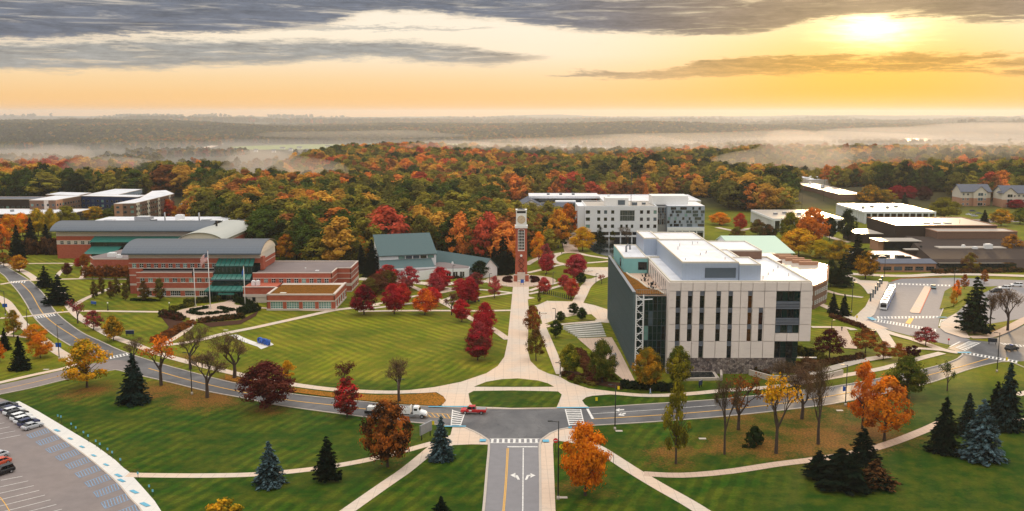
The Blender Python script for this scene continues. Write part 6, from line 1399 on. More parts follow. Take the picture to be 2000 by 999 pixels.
def car(kind, x, y, rz, paint, label, group=None, name='parked_car', cat='car', bars=False, z=.04):
    s = SPEC[kind]; W = s['W'] / 2; P = thing(name, label, cat, (x, y, z), rz, group); m = 'paint_car_' + paint
    body = link('body', vmesh(kind + '/body', [(a, [(W * .9, lo), (W, lo + (hi - lo) * .45), (W * .98, hi - .1), (W * .9, hi)]) for a, lo, hi in s['body']], m, False), P)
    link('window_glass', vmesh(kind + '/window_glass', [(a, [(W * .9, lo - .06), (W * (.88 if i in (0, 3) else .74), hi)]) for i, (a, lo, hi) in enumerate(s['cab'])], 'car_glass'), P)
    r0, r1, rz_ = s['roof']; link('roof_panel', box_mesh(r1 - r0 + .1, W * 1.5, .07, m), P, ((r0 + r1) / 2, 0, rz_ + .01))
    for k in (-1, 1):
        link('door_pillar', box_mesh(.14, .06, s['cab'][1][2] - s['cab'][0][1] + .05, m), P, ((r0 + r1) / 2, k * W * .825, (s['cab'][1][2] + s['cab'][0][1]) / 2))
        for a in (-s['wx'], s['wx']): wheel(P, a, k * (W - .1), .42 if kind == 'pickup' else .34)
        link('headlight', box_mesh(.1, .36, .16, 'lamp_lens'), P, (s['L'] / 2 - .1, k * W * .68, s['body'][-1][2] - .02)); link('tail_light', box_mesh(.08, .28, .2, 'tail_lens'), P, (-s['L'] / 2 + .05, k * W * .72, .85)); link('mirror', box_mesh(.14, .2, .12, m), P, (s['cab'][3][0] - .25, k * (W + .06), 1.1 if kind != 'pickup' else 1.35))
    link('bumper', box_mesh(.16, W * 1.7, .2, 'metal_grey' if kind == 'pickup' else 'metal_black'), P, (s['L'] / 2 - .02, 0, .5))
    if kind == 'pickup':
        link('bed_cover', box_mesh(2.3, 1.76, .06, 'metal_grey'), P, (-1.85, 0, 1.27)); link('running_board', box_mesh(2.4, 2.1, .1, 'metal_grey'), P, (.3, 0, .48)); link('door_mark', box_mesh(.7, .02, .3, 'paint_white'), P, (.75, 1.005, .95))
    if bars: link('light_bar', box_mesh(.3, 1.1, .14, 'sign_blue'), P, (-.4, 0, s['cab'][2][2] + .12)); link('door_mark', box_mesh(1.6, 1.86, .3, 'sign_yellow'), P, (-.2, 0, .85))
    return P
a, b = Vector(G(40, 851)), Vector(G(88, 837)); HEAD = math.atan2((b - a).y, (b - a).x)
k0, k1 = Vector(G(89, 833)), Vector(G(27, 786)); kd = (k1 - k0).normalized(); c0 = k0 + kd * 1.2 - (b - a).normalized() * 2.75
for i, (kd_, col_, lab) in enumerate([('sedan', 'silver', 'silver white sedan parked at the near end of the row by the walk'), ('suv', 'navy', 'dark navy hatchback parked behind the silver sedan'), ('suv', 'white', 'white SUV third from the near end of the parked row'), ('suv', 'white', 'white SUV in front of the black SUV in the parked row'), ('suv', 'black', 'black SUV in the middle between white SUVs of the row'), ('suv', 'white', 'white SUV beyond the black SUV, sixth of the row'), ('sedan', 'navy', 'navy blue sedan next to last of the parked row'), ('suv', 'grey', 'dark grey SUV at the far end of the parked row')]):
    p = c0 + kd * (2.9 * i); car(kd_, p.x, p.y, HEAD + math.pi * (0 if i else 0), col_, lab, 'cars parked along the pale walk')
for i, (u, v, kk, cc, lab) in enumerate([(4, 927, 'suv', 'black', 'black SUV with its tail to the lane, cut by the left edge'), (-2, 909, 'sedan', 'orange', 'orange red car behind the black SUV at the left edge'), (-6, 896, 'sedan', 'silver', 'silver car farthest in the short row at the left edge')]):
    x, y = G(u, v); car(kk, x, y, HEAD + math.pi, cc, lab, 'cars cut by the left edge')
x, y = G(925, 808); car('pickup', x, y, math.pi - .04, 'red', 'red crew-cab pickup truck driving over the crossroads', None, 'pickup_truck', 'pickup truck')
x, y = G(1976, 685); car('suv', x, y, .5, 'black', 'black and yellow patrol car waiting at the right-hand crossing', None, 'patrol_car', 'police car', True)
x, y = G(1823, 564); car('sedan', x, y, -1.9, 'teal', 'grey green car in the bus loop lane', None, 'car', 'car')
for i, (u, v, cc, lab) in enumerate([(1945, 572, 'black', 'black car nearest the pine in the right car park'), (1962, 566, 'white', 'white SUV beside the black car in the right car park'), (1985, 560, 'white', 'white pickup-sized SUV at the right picture edge')]):
    x, y = G(u, v); car('suv', x, y, 2.9, cc, lab, 'cars in the right car park')
for i, (u, v, cc) in enumerate([(1893, 421, 'white'), (1903, 424, 'silver'), (1912, 419, 'grey'), (1955, 424, 'silver'), (1968, 424, 'white'), (1982, 423, 'white'), (1940, 430, 'black'), (1900, 415, 'navy')]):
    x, y = G(u, v); car('suv' if i % 2 else 'sedan', x, y, .2, cc, f'{"tiny " if i % 2 else "small "}{cc} car in the far car park before the apartments', 'cars in the far car park')
sheet('parking_lot', px([(1870, 412), (2060, 412), (2060, 432), (1990, 434), (1900, 436), (1865, 428)]), .05, 'asphalt_pale'); sheet('road', px([(1860, 401), (2060, 408), (2060, 411), (1860, 406)]), .06, 'asphalt_pale'); path([(1400, 445), (1440, 452), (1470, 447), (1560, 446), (1640, 470), (1660, 474)], 4)

def dump_truck():
    x, y = G(796, 815); P = thing('dump_truck', 'white dump truck with trailer on the road behind the dark tree', 'truck', (x, y, .03), -.1)
    link('cab', vmesh('truck/cab', [(1.6, [(1.0, 1.0), (1.05, 1.8), (.95, 2.75)]), (2.7, [(1.0, 1.0), (1.05, 1.8), (.9, 2.75)]), (3.15, [(1.0, 1.0), (1.05, 1.75), (.85, 1.9)])], 'paint_car_white'), P)
    link('hood', vmesh('truck/hood', [(3.1, [(.95, .8), (1.0, 1.4), (.8, 1.85)]), (4.3, [(.9, .75), (.92, 1.25), (.7, 1.55)]), (4.7, [(.8, .7), (.82, 1.1), (.6, 1.25)])], 'paint_car_white'), P)
    link('windscreen', vmesh('truck/windscreen', [(2.72, [(.84, 2.62), (.84, 2.66)]), (3.2, [(.86, 1.88), (.86, 1.92)])], 'car_glass'), P)
    for k in (-1, 1):
        link('side_window', box_mesh(.8, .04, .6, 'car_glass'), P, (2.15, k * 1.02, 2.1)); link('headlight', box_mesh(.12, .3, .22, 'lamp_lens'), P, (4.62, k * .66, 1.0)); link('fuel_tank', box_mesh(1.2, .4, .5, 'metal_grey'), P, (1.3, k * .95, .75))
        for a in (3.7, -1.6, -2.9): wheel(P, a, k * .98, .5, .3)
    link('chassis', box_mesh(7.2, .9, .3, 'metal_black'), P, (.4, 0, .8)); link('bumper', box_mesh(.25, 2.1, .35, 'metal_grey'), P, (4.75, 0, .6))
    for k in (-1, 1): link('bed_side', box_mesh(4.2, .12, 1.15, 'metal_white'), P, (-1.4, k * 1.1, 1.7))
    link('bed_floor', box_mesh(4.2, 2.1, .15, 'metal_grey'), P, (-1.4, 0, 1.1)); link('bed_front', box_mesh(.15, 2.3, 1.7, 'metal_white'), P, (.78, 0, 1.95)); link('tailgate', box_mesh(.15, 2.1, 1.1, 'metal_white'), P, (-3.5, 0, 1.7)); link('exhaust_stack', box_mesh(.15, .15, 2.0, 'metal_grey'), P, (1.35, -.85, 2.2))
    x, y = G(738, 809); Q = thing('flatbed_trailer', 'low trailer with a white machine towed behind the dump truck', 'trailer', (x, y, .03), -.1)
    link('deck', box_mesh(6, 2.4, .25, 'metal_black'), Q, (0, 0, .9)); link('drawbar', box_mesh(2.2, .2, .18, 'metal_black'), Q, (3.9, 0, .7)); link('machine_body', box_mesh(3.2, 1.8, .9, 'metal_white'), Q, (-.8, 0, 1.48)); link('machine_hood', box_mesh(1.3, 1.4, .6, 'paint_white'), Q, (1.4, 0, 1.33)); link('side_board', box_mesh(6, .1, .5, 'metal_black'), Q, (0, -1.2, .65))
    for k in (-1, 1):
        for a in (-1.6, -.6): wheel(Q, a, k * 1.05, .4, .28)
dump_truck()
def bus(x, y, rz, label):
    P = thing('articulated_bus', label, 'bus', (x, y, .04), rz, 'buses queued in the bus loop')
    for s, (c, L) in enumerate(((-5, 10), (-15, 8.4))):
        W = 1.3
        link('body', vmesh(f'bus{s}/body', [(c - L / 2, [(W * .95, .35), (W, 1.2), (W, 2.7), (W * .86, 3.05)]), (c + L / 2 - .3, [(W * .95, .35), (W, 1.2), (W, 2.7), (W * .86, 3.05)]), (c + L / 2, [(W * .9, .4), (W * .94, 1.2), (W * .92, 2.5), (W * .8, 2.85)])], 'paint_car_white'), P)
        for k in (-1, 1): link('window_band', box_mesh(L - 1.2, .04, .95, 'car_glass'), P, (c - .1, k * (W + .01), 1.95)); link('side_stripe', box_mesh(L - .6, .04, .35, 'sign_blue'), P, (c, k * (W + .01), .9))
        link('roof_unit', box_mesh(2.6, 1.7, .35, 'metal_grey'), P, (c - 1.5, 0, 3.2)); link('roof_hatch', box_mesh(.9, .9, .15, 'metal_white'), P, (c + 1.6, 0, 3.12)); link('roof_unit', box_mesh(1.6, 1.5, .28, 'metal_white'), P, (c + 3.2, 0, 3.18))
        for a in ((2.6, -2.8) if s == 0 else (-1.5,)):
            for k in (-1, 1): wheel(P, c + a, k * 1.15, .48, .3)
    link('bellows', box_mesh(1.0, 2.3, 2.5, 'metal_black'), P, (-10.4, 0, 1.75)); link('windscreen', box_mesh(.08, 2.1, 1.25, 'car_glass'), P, (.01, 0, 1.75)); link('destination_sign', box_mesh(.08, 1.6, .3, 'metal_black'), P, (.0, 0, 2.6))
    for k in (-1, 1): link('headlight', box_mesh(.08, .35, .2, 'lamp_lens'), P, (.02, k * .8, .8))
A, B = Vector(G(1725, 607)), Vector(G(1752, 553)); d = (A - B).normalized(); rz = math.atan2(d.y, d.x)
bus(A.x, A.y, rz, 'white articulated bus at the head of the bus queue'); q = A - d * 21; bus(q.x, q.y, rz, 'white articulated bus second in the bus queue')
P = thing('bus_shelter', 'row of capped grey posts at the bus stop platform', 'shelter', (*G(1716, 583), 0))
pa, pb = Vector(G(1700, 590)), Vector(G(1722, 556))
for k in range(6):
    p = pa.lerp(pb, k / 5) - Vector(G(1716, 583)); link('post', box_mesh(.5, .5, 3.4, 'metal_dark'), P, (p.x, p.y, 1.7)); link('cap', box_mesh(1.1, 1.1, .14, 'metal_grey'), P, (p.x, p.y, 3.48))

# ------------------------------------------------------------------ lamps, flags, signs
def lamp(u, v, vt, label, arm=1.6, side=-1, banner=0, globe=False, z=0, pole=None):
    x, y = G(u, v); h = zat(u, vt, y); P = thing('street_lamp', label, 'lamp', (x, y, z), 0, 'street lamps')
    tube('pole', pole or 'metal_black', P, [(0, 0, 0), (0, 0, h)], [.14, .09], 8); tube('base', 'kerb' if arm else 'metal_black', P, [(0, 0, 0), (0, 0, .7)], [.3, .26], 8)
    if globe:
        vs, fs = [], []; tube_geo(vs, fs, [(0, 0, h - .1), (0, 0, h + .05), (0, 0, h + .3), (0, 0, h + .45)], [.12, .26, .26, .1], 10); link('globe', mesh('globe', vs, fs, 'lamp_lens', True), P)
    else: tube('arm', 'metal_black', P, [(0, 0, h - .15), (side * arm, 0, h)], .06, 6); hd = link('lamp_head', box_mesh(.9, .35, .14, 'metal_black'), P, (side * arm, 0, h + .03)); link('lens', box_mesh(.6, .26, .04, 'lamp_lens'), hd, (0, 0, -.08))
    for k in range(banner): link('banner', box_mesh(.7, .05, 1.3, 'sign_blue'), P, ((k * 2 - 1) * .5, 0, h * .42))
for a in [(116, 703, 634, 'lamp with blue banners between the left side road and the orange trees', 1.4, 1, 2), (54, 642, 604, 'lamp beside the left crosswalk', 1.4, 1), (11, 617, 569, 'lamp at the left picture edge beside the wide walk', 1.2, -1, 2), (375, 771, 689, 'tall lamp among the bare trees by the left road', 1.4, -1), (778, 822, 741, 'lamp in front of the round bare tree and dump truck', 1.2, 1), (1090, 976, 823, 'nearest lamp by the orange tree and road signs', 1.6, -1), (1201, 840, 752, 'lamp on the grass right of the crossroads', 1.2, -1), (1651, 793, 713, 'lamp left of the big orange trees', 1.2, -1, 1), (1947, 727, 650, 'lamp at the right-hand crossing', 1.2, -1), (1663, 611, 552, 'lamp between the conifers and the bus loop', .9, 1), (1863, 562, 528, 'lamp beside the orange saplings by the bus loop', .9, 1), (1727, 543, 505, 'lamp in front of the low tan brick front', .9, 1), (1094, 737, 709, 'lamp on the corner by the library shrubs', .9, -1), (1624, 648, 626, 'short lamp on the lawn right of the library', .6, 1), (885, 553, 519, 'lamp in front of the chapel entrance', .6, 1), (956, 556, 535, 'lamp left of the clock tower plaza', .6, 1), (1085, 626, 603, 'lamp by the round green trees', .7, -1), (1080, 558, 532, 'lamp behind the red tree right of the clock tower', .6, 1), (1164, 552, 535, 'lamp beside the pale sapling near the library', .6, 1)]: lamp(*a)
for u, v, vt, lab in [(1564, 450, 368, 'very tall light mast between the yellow and orange trees'), (1608, 400, 335, 'very tall light mast by the long sunlit roof'), (1808, 390, 314, 'very tall light mast in front of the right-hand wood')]: lamp(u, v, vt, lab, .8, 1)
for u, v, vt, lab in [(211, 607, 593, 'small white globe lamp on the lawn left of the brick building'), (331, 603, 593, 'small white globe lamp near the flagpole hedges'), (232, 532, 525, 'small globe lamp at the brown shrubs'), (647, 604, 590, 'globe lamp in front of the leafy-roofed wing')]: lamp(u, v, vt, lab, 0, 1, 0, True)
def flagpole(u, v, vt, label, kind):
    x, y = G(u, v); h = zat(u, vt, y); P = thing('flagpole', label, 'flagpole', (x, y, 0), 0, None)
    tube('pole', 'metal_white', P, [(0, 0, 0), (0, 0, h)], [.2, .09], 8); tube('base', 'kerb', P, [(0, 0, 0), (0, 0, .35)], [.5, .45], 10)
    vs, fs = [], []; tube_geo(vs, fs, [(0, 0, h), (0, 0, h + .12), (0, 0, h + .25)], [.1, .2, .08], 8); link('finial', mesh('finial', vs, fs, 'clock_gold'), P)
    n, m = 10, 8; W, Hh = (4.6, 3.0) if kind == 'us' else (2.6, 1.8)
    vs, fs, st = [], [], []
    for i in range(n + 1):
        for j in range(m + 1):
            a, b = i / n, j / m; sag = a * a * 2.6 if kind == 'us' else a * 1.6
            vs.append((-.1 - a * W * (.62 if kind == 'us' else .28), .28 * math.sin(a * 7 + b * 1.5) * a, h - .7 - b * Hh - sag)); st.append((a, b))
    for i in range(n):
        for j in range(m): fs.append((i * (m + 1) + j, i * (m + 1) + j + 1, (i + 1) * (m + 1) + j + 1, (i + 1) * (m + 1) + j))
    me = mesh('flag', vs, fs, 'flag_red_white' if kind == 'us' else ('metal_black' if kind == 'black' else 'sign_blue'), True)
    me.attributes.new('st', 'FLOAT_VECTOR', 'POINT').data.foreach_set('vector', [c for a, b in st for c in (a, b, 0)]); fo = link('flag', me, P)
    md = fo.modifiers.new('thick', 'SOLIDIFY'); md.thickness = .03
    if kind == 'us':
        cv = [(v[0], v[1] - .05, v[2]) for v in vs]; cf = [fs[i * m + j] for i in range(4) for j in range(4)]; cn = link('canton', mesh('canton', cv, cf, 'sign_navy', True), fo)
        for i in range(4):
            for j in range(4):
                v = Vector(cv[i * (m + 1) + j]).lerp(Vector(cv[(i + 1) * (m + 1) + j + 1]), .5); link('star', mesh('star', [(v.x + .09 * (1 if k % 2 else .42) * math.sin(k * math.pi / 5), v.y - .03, v.z + .09 * (1 if k % 2 else .42) * math.cos(k * math.pi / 5)) for k in range(10)], [tuple(range(10))], 'paint_white'), fo)
flagpole(411, 604, 491, 'tall white flagpole flying the striped national flag', 'us'); flagpole(382, 598, 523, 'white flagpole with a dark hanging flag', 'black'); flagpole(479, 599, 521, 'white flagpole with a blue hanging flag near the entrance', 'blue')
def letters():
    A, B = Vector(G(505, 671)), Vector(G(526, 677)); c = (A + B) / 2; P = thing('letter_sign', 'big blue GVSU letters standing on a pale slab on the lawn', 'sign', (c.x, c.y, .1), math.atan2((B - A).y, (B - A).x))
    for i, ch in enumerate('GVSU'):
        cu = bpy.data.curves.new('letter', 'FONT'); cu.body = ch; cu.size = 2.6; cu.extrude = .35; cu.align_x = 'CENTER'; cu.offset = .05
        ob = bpy.data.objects.new('tmp', cu); col.objects.link(ob); dg = bpy.context.evaluated_depsgraph_get(); me = bpy.data.meshes.new_from_object(ob.evaluated_get(dg)); bpy.data.objects.remove(ob)
        me.name = 'letter'; me.materials.clear(); me.materials.append(MATS['sign_blue']); o = link('letter', me, P, ((i - 1.5) * 1.55, 0, .15)); o.rotation_euler = (math.pi / 2, 0, 0)
    link('base', box_mesh(6.4, 1.2, .15, 'kerb'), P, (0, 0, .075))
letters()
def post_sign(u, v, vt, label, kind, name='road_sign'):
    x, y = G(u, v); h = zat(u, vt, y); P = thing(name, label, 'sign', (x, y, 0)); tube('post', 'metal_black', P, [(0, 0, 0), (0, 0, h)], .05, 6)
    if kind == 'noentry':
        vs, fs = [], []; tube_geo(vs, fs, [(0, -.06, h - .4), (0, -.1, h - .4)], [.52, .52], 20); link('plate', mesh('plate', vs, fs, 'sign_red'), P); link('bar', box_mesh(.72, .03, .2, 'paint_white'), P, (0, -.12, h - .4))
    elif kind == 'diamond':
        s = .62; pl = link('plate', mesh('plate', [(0, -.08, h - 1.1), (s, -.08, h - .5), (0, -.08, h + .1), (-s, -.08, h - .5), (0, -.05, h - 1.1), (s, -.05, h - .5), (0, -.05, h + .1), (-s, -.05, h - .5)], [(0, 1, 2, 3), (7, 6, 5, 4), (0, 4, 5, 1), (1, 5, 6, 2), (2, 6, 7, 3), (3, 7, 4, 0)], 'sign_yellow'), P); link('symbol', box_mesh(.12, .02, .5, 'metal_black'), P, (0, -.1, h - .5))
    elif kind == 'yellow': link('plate', box_mesh(.55, .05, .9, 'sign_yellow'), P, (0, -.07, h - .5))
    elif kind == 'red': link('plate', box_mesh(.6, .05, .6, 'sign_red'), P, (0, -.07, h - .35))
    elif kind == 'bay': link('plate', box_mesh(.34, .04, .5, 'pad_blue'), P, (0, -.05, h - .25))
post_sign(1085, 885, 857, 'red no entry sign with white bar beside the nearest lamp', 'noentry'); post_sign(1096, 886, 868, 'yellow diamond sign beside the orange tree', 'diamond'); post_sign(846, 830, 822, 'small yellow sign behind the near blue spruce', 'yellow'); post_sign(1208, 765, 754, 'small yellow sign on the walk below the library', 'yellow'); post_sign(123, 612, 604, 'yellow crossing sign at the left crosswalk', 'yellow'); post_sign(1165, 788, 776, 'slim yellow marker on the verge right of the mall', 'yellow'); post_sign(1852, 676, 661, 'small red sign at the bus loop exit', 'red'); post_sign(1966, 706, 698, 'yellow sign on the near side of the right crossing', 'yellow'); post_sign(1673, 630, 616, 'yellow post where the crosswalk leaves the library path', 'yellow'); post_sign(1198, 905, 889, 'small dark marker post beside the right-hand path', 'none', 'marker_post')
for i, (u, v) in enumerate([(114, 825), (120, 827), (140, 841), (149, 848), (164, 857), (173, 864), (188, 874), (196, 880), (211, 890), (220, 896), (236, 910), (270, 937), (292, 962), (299, 971)]): post_sign(u, v, v - 15, f'thin blue-topped parking sign, number {i + 1} from the far end of the row beside the walk' if False else 'thin blue-topped parking sign in the row along the pale walk', 'bay', 'parking_sign')
for o in col.objects:
    if o.name.startswith('parking_sign'): o['group'] = 'blue parking signs along the pale walk'
def board(u, v, w, h, rz, label, mat='sign_navy', name='monument_sign'):
    x, y = G(u, v); P = thing(name, label, 'sign', (x, y, 0), rz)
    for k in (-1, 1): link('post', box_mesh(.16, .16, h * .5, 'metal_black'), P, (k * w * .38, 0, h * .25))
    link('panel', box_mesh(w, .3, h * .62, mat), P, (0, 0, h * .68)); link('top_edge', box_mesh(w + .1, .36, .1, 'metal_grey'), P, (0, 0, h + .04))
board(254, 657, 2.6, 1.9, .1, 'dark blue building sign on the lawn left of the flagpole circle'); board(1368, 757, 1.6, 1.9, .9, 'dark blue building sign in front of the library basin'); board(1938, 673, 2.6, 2.0, -.2, 'dark sign box beside the pine at the bus loop', 'sign_dark'); board(1905, 618, 1.6, 3.2, .3, 'tall dark kiosk left of the big pine', 'sign_dark'); board(183, 597, 2.6, 1.6, -.5, 'blue sign board by the path left of the brick building', 'sign_blue'); board(832, 856, 4.4, 3.4, 1.05, 'pale framed sign board seen edge-on beside the near blue spruce', 'metal_grey'); board(1020, 557, 1.4, 2.4, 0, 'small blue and white sign in front of the clock tower', 'sign_blue') ; board(1703, 655, 2.4, 1.6, .1, 'black and yellow box by the library path crossing', 'sign_dark')

# ------------------------------------------------------------------ small furniture and people
for i in range(15):
    x, y = G(1057 + i * 4.1, 572 + i * 1.05); P = thing('bike_rack', 'one dark hoop of the bike rack row right of the mall', 'bike rack', (x, y, 0), .4, 'bike rack hoops right of the mall')
    tube('hoop', 'metal_black', P, [(-.1, -.35, 0), (-.1, -.35, 1.6), (0, 0, 2.0), (.1, .35, 1.6), (.1, .35, 0)], .09, 6); link('foot_plate', box_mesh(.3, .9, .05, 'metal_grey'), P, (0, 0, .03))
def table(x, y, z, label, mat='metal_black'):
    P = thing('outdoor_table', label, 'table', (x, y, z), x, 'outdoor tables'); tube('top', mat, P, [(0, 0, .72), (0, 0, .77)], .6, 12, False); tube('leg', mat, P, [(0, 0, 0), (0, 0, .72)], [.25, .08], 8)
    for k in range(4):
        t = k * math.pi / 2 + .4; c = link('seat', box_mesh(.42, .42, .06, mat), P, (math.cos(t) * 1.0, math.sin(t) * 1.0, .45), t); link('backrest', box_mesh(.05, .42, .42, mat), P, (math.cos(t) * 1.22, math.sin(t) * 1.22, .7), t); link('seat_leg', box_mesh(.3, .3, .42, mat), P, (math.cos(t) * 1.0, math.sin(t) * 1.0, .21), t)
for x, y, lab in [(40.6, 270, 'black table set nearest the front of the roof terrace'), (41.6, 277, 'black table set in the middle of the roof terrace'), (40.4, 284, 'black table set by the curved terrace edge'), (41.8, 292, 'black table set by the teal room on the terrace')]: table(x, y, 21.6, lab)
for u, v, lab in [(1168, 676, 'table set nearest the steps on the library plaza'), (1190, 683, 'table set by the green glass wall on the plaza'), (1197, 697, 'table set halfway along the plaza by the glass wall'), (1201, 714, 'table set at the lower end of the library plaza')]: x, y = G(u, v); table(x, y, .12, lab, 'metal_grey')
for u, v, lab in [(811, 601, 'blue lawn chair under the red maples at left'), (823, 603, 'blue lawn chair beside the orange red maple'), (928, 590, 'blue lawn chair behind the bright red maple'), (935, 589, 'right one of the two blue lawn chairs on the central lawn'), (846, 593, 'blue lawn chair near the diagonal path')]:
    x, y = G(u, v); P = thing('lawn_chair', lab, 'chair', (x, y, 0), .5, 'blue lawn chairs'); link('seat', box_mesh(.7, .7, .1, 'sign_navy'), P, (0, 0, .4)); b = link('backrest', box_mesh(.1, .7, .9, 'sign_navy'), P, (-.35, 0, .8)); b.rotation_euler = (0, -.35, 0)
    for k in (-1, 1): link('arm', box_mesh(.8, .12, .06, 'sign_navy'), P, (0, k * .38, .62)); link('leg', box_mesh(.6, .08, .36, 'sign_navy'), P, (0, k * .3, .18))
def bench(u, v, rz, label):
    x, y = G(u, v); P = thing('bench', label, 'bench', (x, y, .1), rz, 'benches'); link('seat', box_mesh(2.2, .6, .12, 'cream_wall'), P, (0, 0, .45))
    for k in (-1, 1): link('leg', box_mesh(.2, .55, .4, 'kerb'), P, (k * .85, 0, .2))
for u, v, rz, lab in [(1062, 614, .1, 'pale bench on the plaza left of the round trees'), (1046, 559, 0, 'pale bench right of the clock tower plaza'), (985, 559, 0, 'pale bench left of the clock tower plaza'), (1153, 531, .2, 'pale bench on the small plaza behind the library')]: bench(u, v, rz, lab)
def person(u, v, rz, label, top, legs, stride=.25):
    x, y = G(u, v); P = thing('person', label, 'person', (x, y, .1), rz)
    J = dict(pel=(0, 0, .95), ch=(0, 0, 1.3), nk=(0, 0, 1.5), hd=(.02, 0, 1.6), ht=(.02, 0, 1.74), lk=(stride * .6, .1, .5), lf=(stride, .11, .06), lt=(stride + .17, .11, .04), rk=(-stride * .2, -.1, .5), rf=(-stride * 1.1, -.11, .08), rt=(-stride + .08, -.11, .03), ls=(0, .19, 1.42), le=(-.12, .25, 1.14), lh=(.04, .26, .9), rs=(0, -.19, 1.42), re=(.02, -.25, 1.14), rh=(.2, -.24, .95))
    R = dict(pel=.15, ch=.16, nk=.06, hd=.095, ht=.07, lk=.075, lf=.05, lt=.04, rk=.075, rf=.05, rt=.04, ls=.07, le=.05, lh=.04, rs=.07, re=.05, rh=.04)
    E = [('pel', 'ch'), ('ch', 'nk'), ('nk', 'hd'), ('hd', 'ht'), ('pel', 'lk'), ('lk', 'lf'), ('lf', 'lt'), ('pel', 'rk'), ('rk', 'rf'), ('rf', 'rt'), ('ch', 'ls'), ('ls', 'le'), ('le', 'lh'), ('ch', 'rs'), ('rs', 're'), ('re', 'rh')]
    ks = list(J); me = bpy.data.meshes.new('body'); me.from_pydata([J[k] for k in ks], [(ks.index(a), ks.index(b)) for a, b in E], [])
    tmp = bpy.data.objects.new('tmp', me); col.objects.link(tmp); sk = tmp.modifiers.new('skin', 'SKIN'); sb = tmp.modifiers.new('sub', 'SUBSURF'); sb.levels = 1; sb.render_levels = 1
    for i, k in enumerate(ks): me.skin_vertices[0].data[i].radius = (R[k], R[k]); me.skin_vertices[0].data[i].use_root = k == 'pel'
    dg = bpy.context.evaluated_depsgraph_get(); bm_ = bpy.data.meshes.new_from_object(tmp.evaluated_get(dg)); bpy.data.objects.remove(tmp); bm_.name = 'body'; bm_.materials.clear()
    for m in (top, legs, 'skin', 'cloth_dark'): bm_.materials.append(MATS[m])
    for p in bm_.polygons: c = p.center; p.material_index = 3 if c.z > 1.68 or c.z < .08 else (2 if c.z > 1.48 or (abs(c.y) > .2 and c.z < 1.0) else (0 if c.z > .93 else 1))
    bm_.polygons.foreach_set('use_smooth', [True] * len(bm_.polygons)); link('body', bm_, P)
person(1270, 771, 0, 'person in pale jacket walking on the path below the library', 'cloth_blue', 'cloth_blue'); person(1644, 648, 1.2, 'person in dark clothes on the path right of the library', 'cloth_dark', 'cloth_dark'); person(1054, 618, 2.2, 'person in dark coat standing by the brown tree on the mall edge', 'cloth_dark', 'cloth_dark', .1); person(1097, 498, .4, 'person in dark clothes on the curved path behind the tower', 'cloth_dark', 'cloth_dark'); person(1066, 541, 1, 'person in black on the walk right of the clock tower', 'cloth_dark', 'cloth_dark')
# drain covers and cabinets on the grass
for u, v, lab in [(1100, 972, None), (441, 645, None), (1209, 842, None), (1640, 802, None), (90, 722, None), (1372, 857, None)]:
    x, y = G(u, v); P = sheet('manhole_cover', [(x - .8, y - .5), (x + .8, y - .5), (x + .8, y + .5), (x - .8, y + .5)], .02, 'kerb')

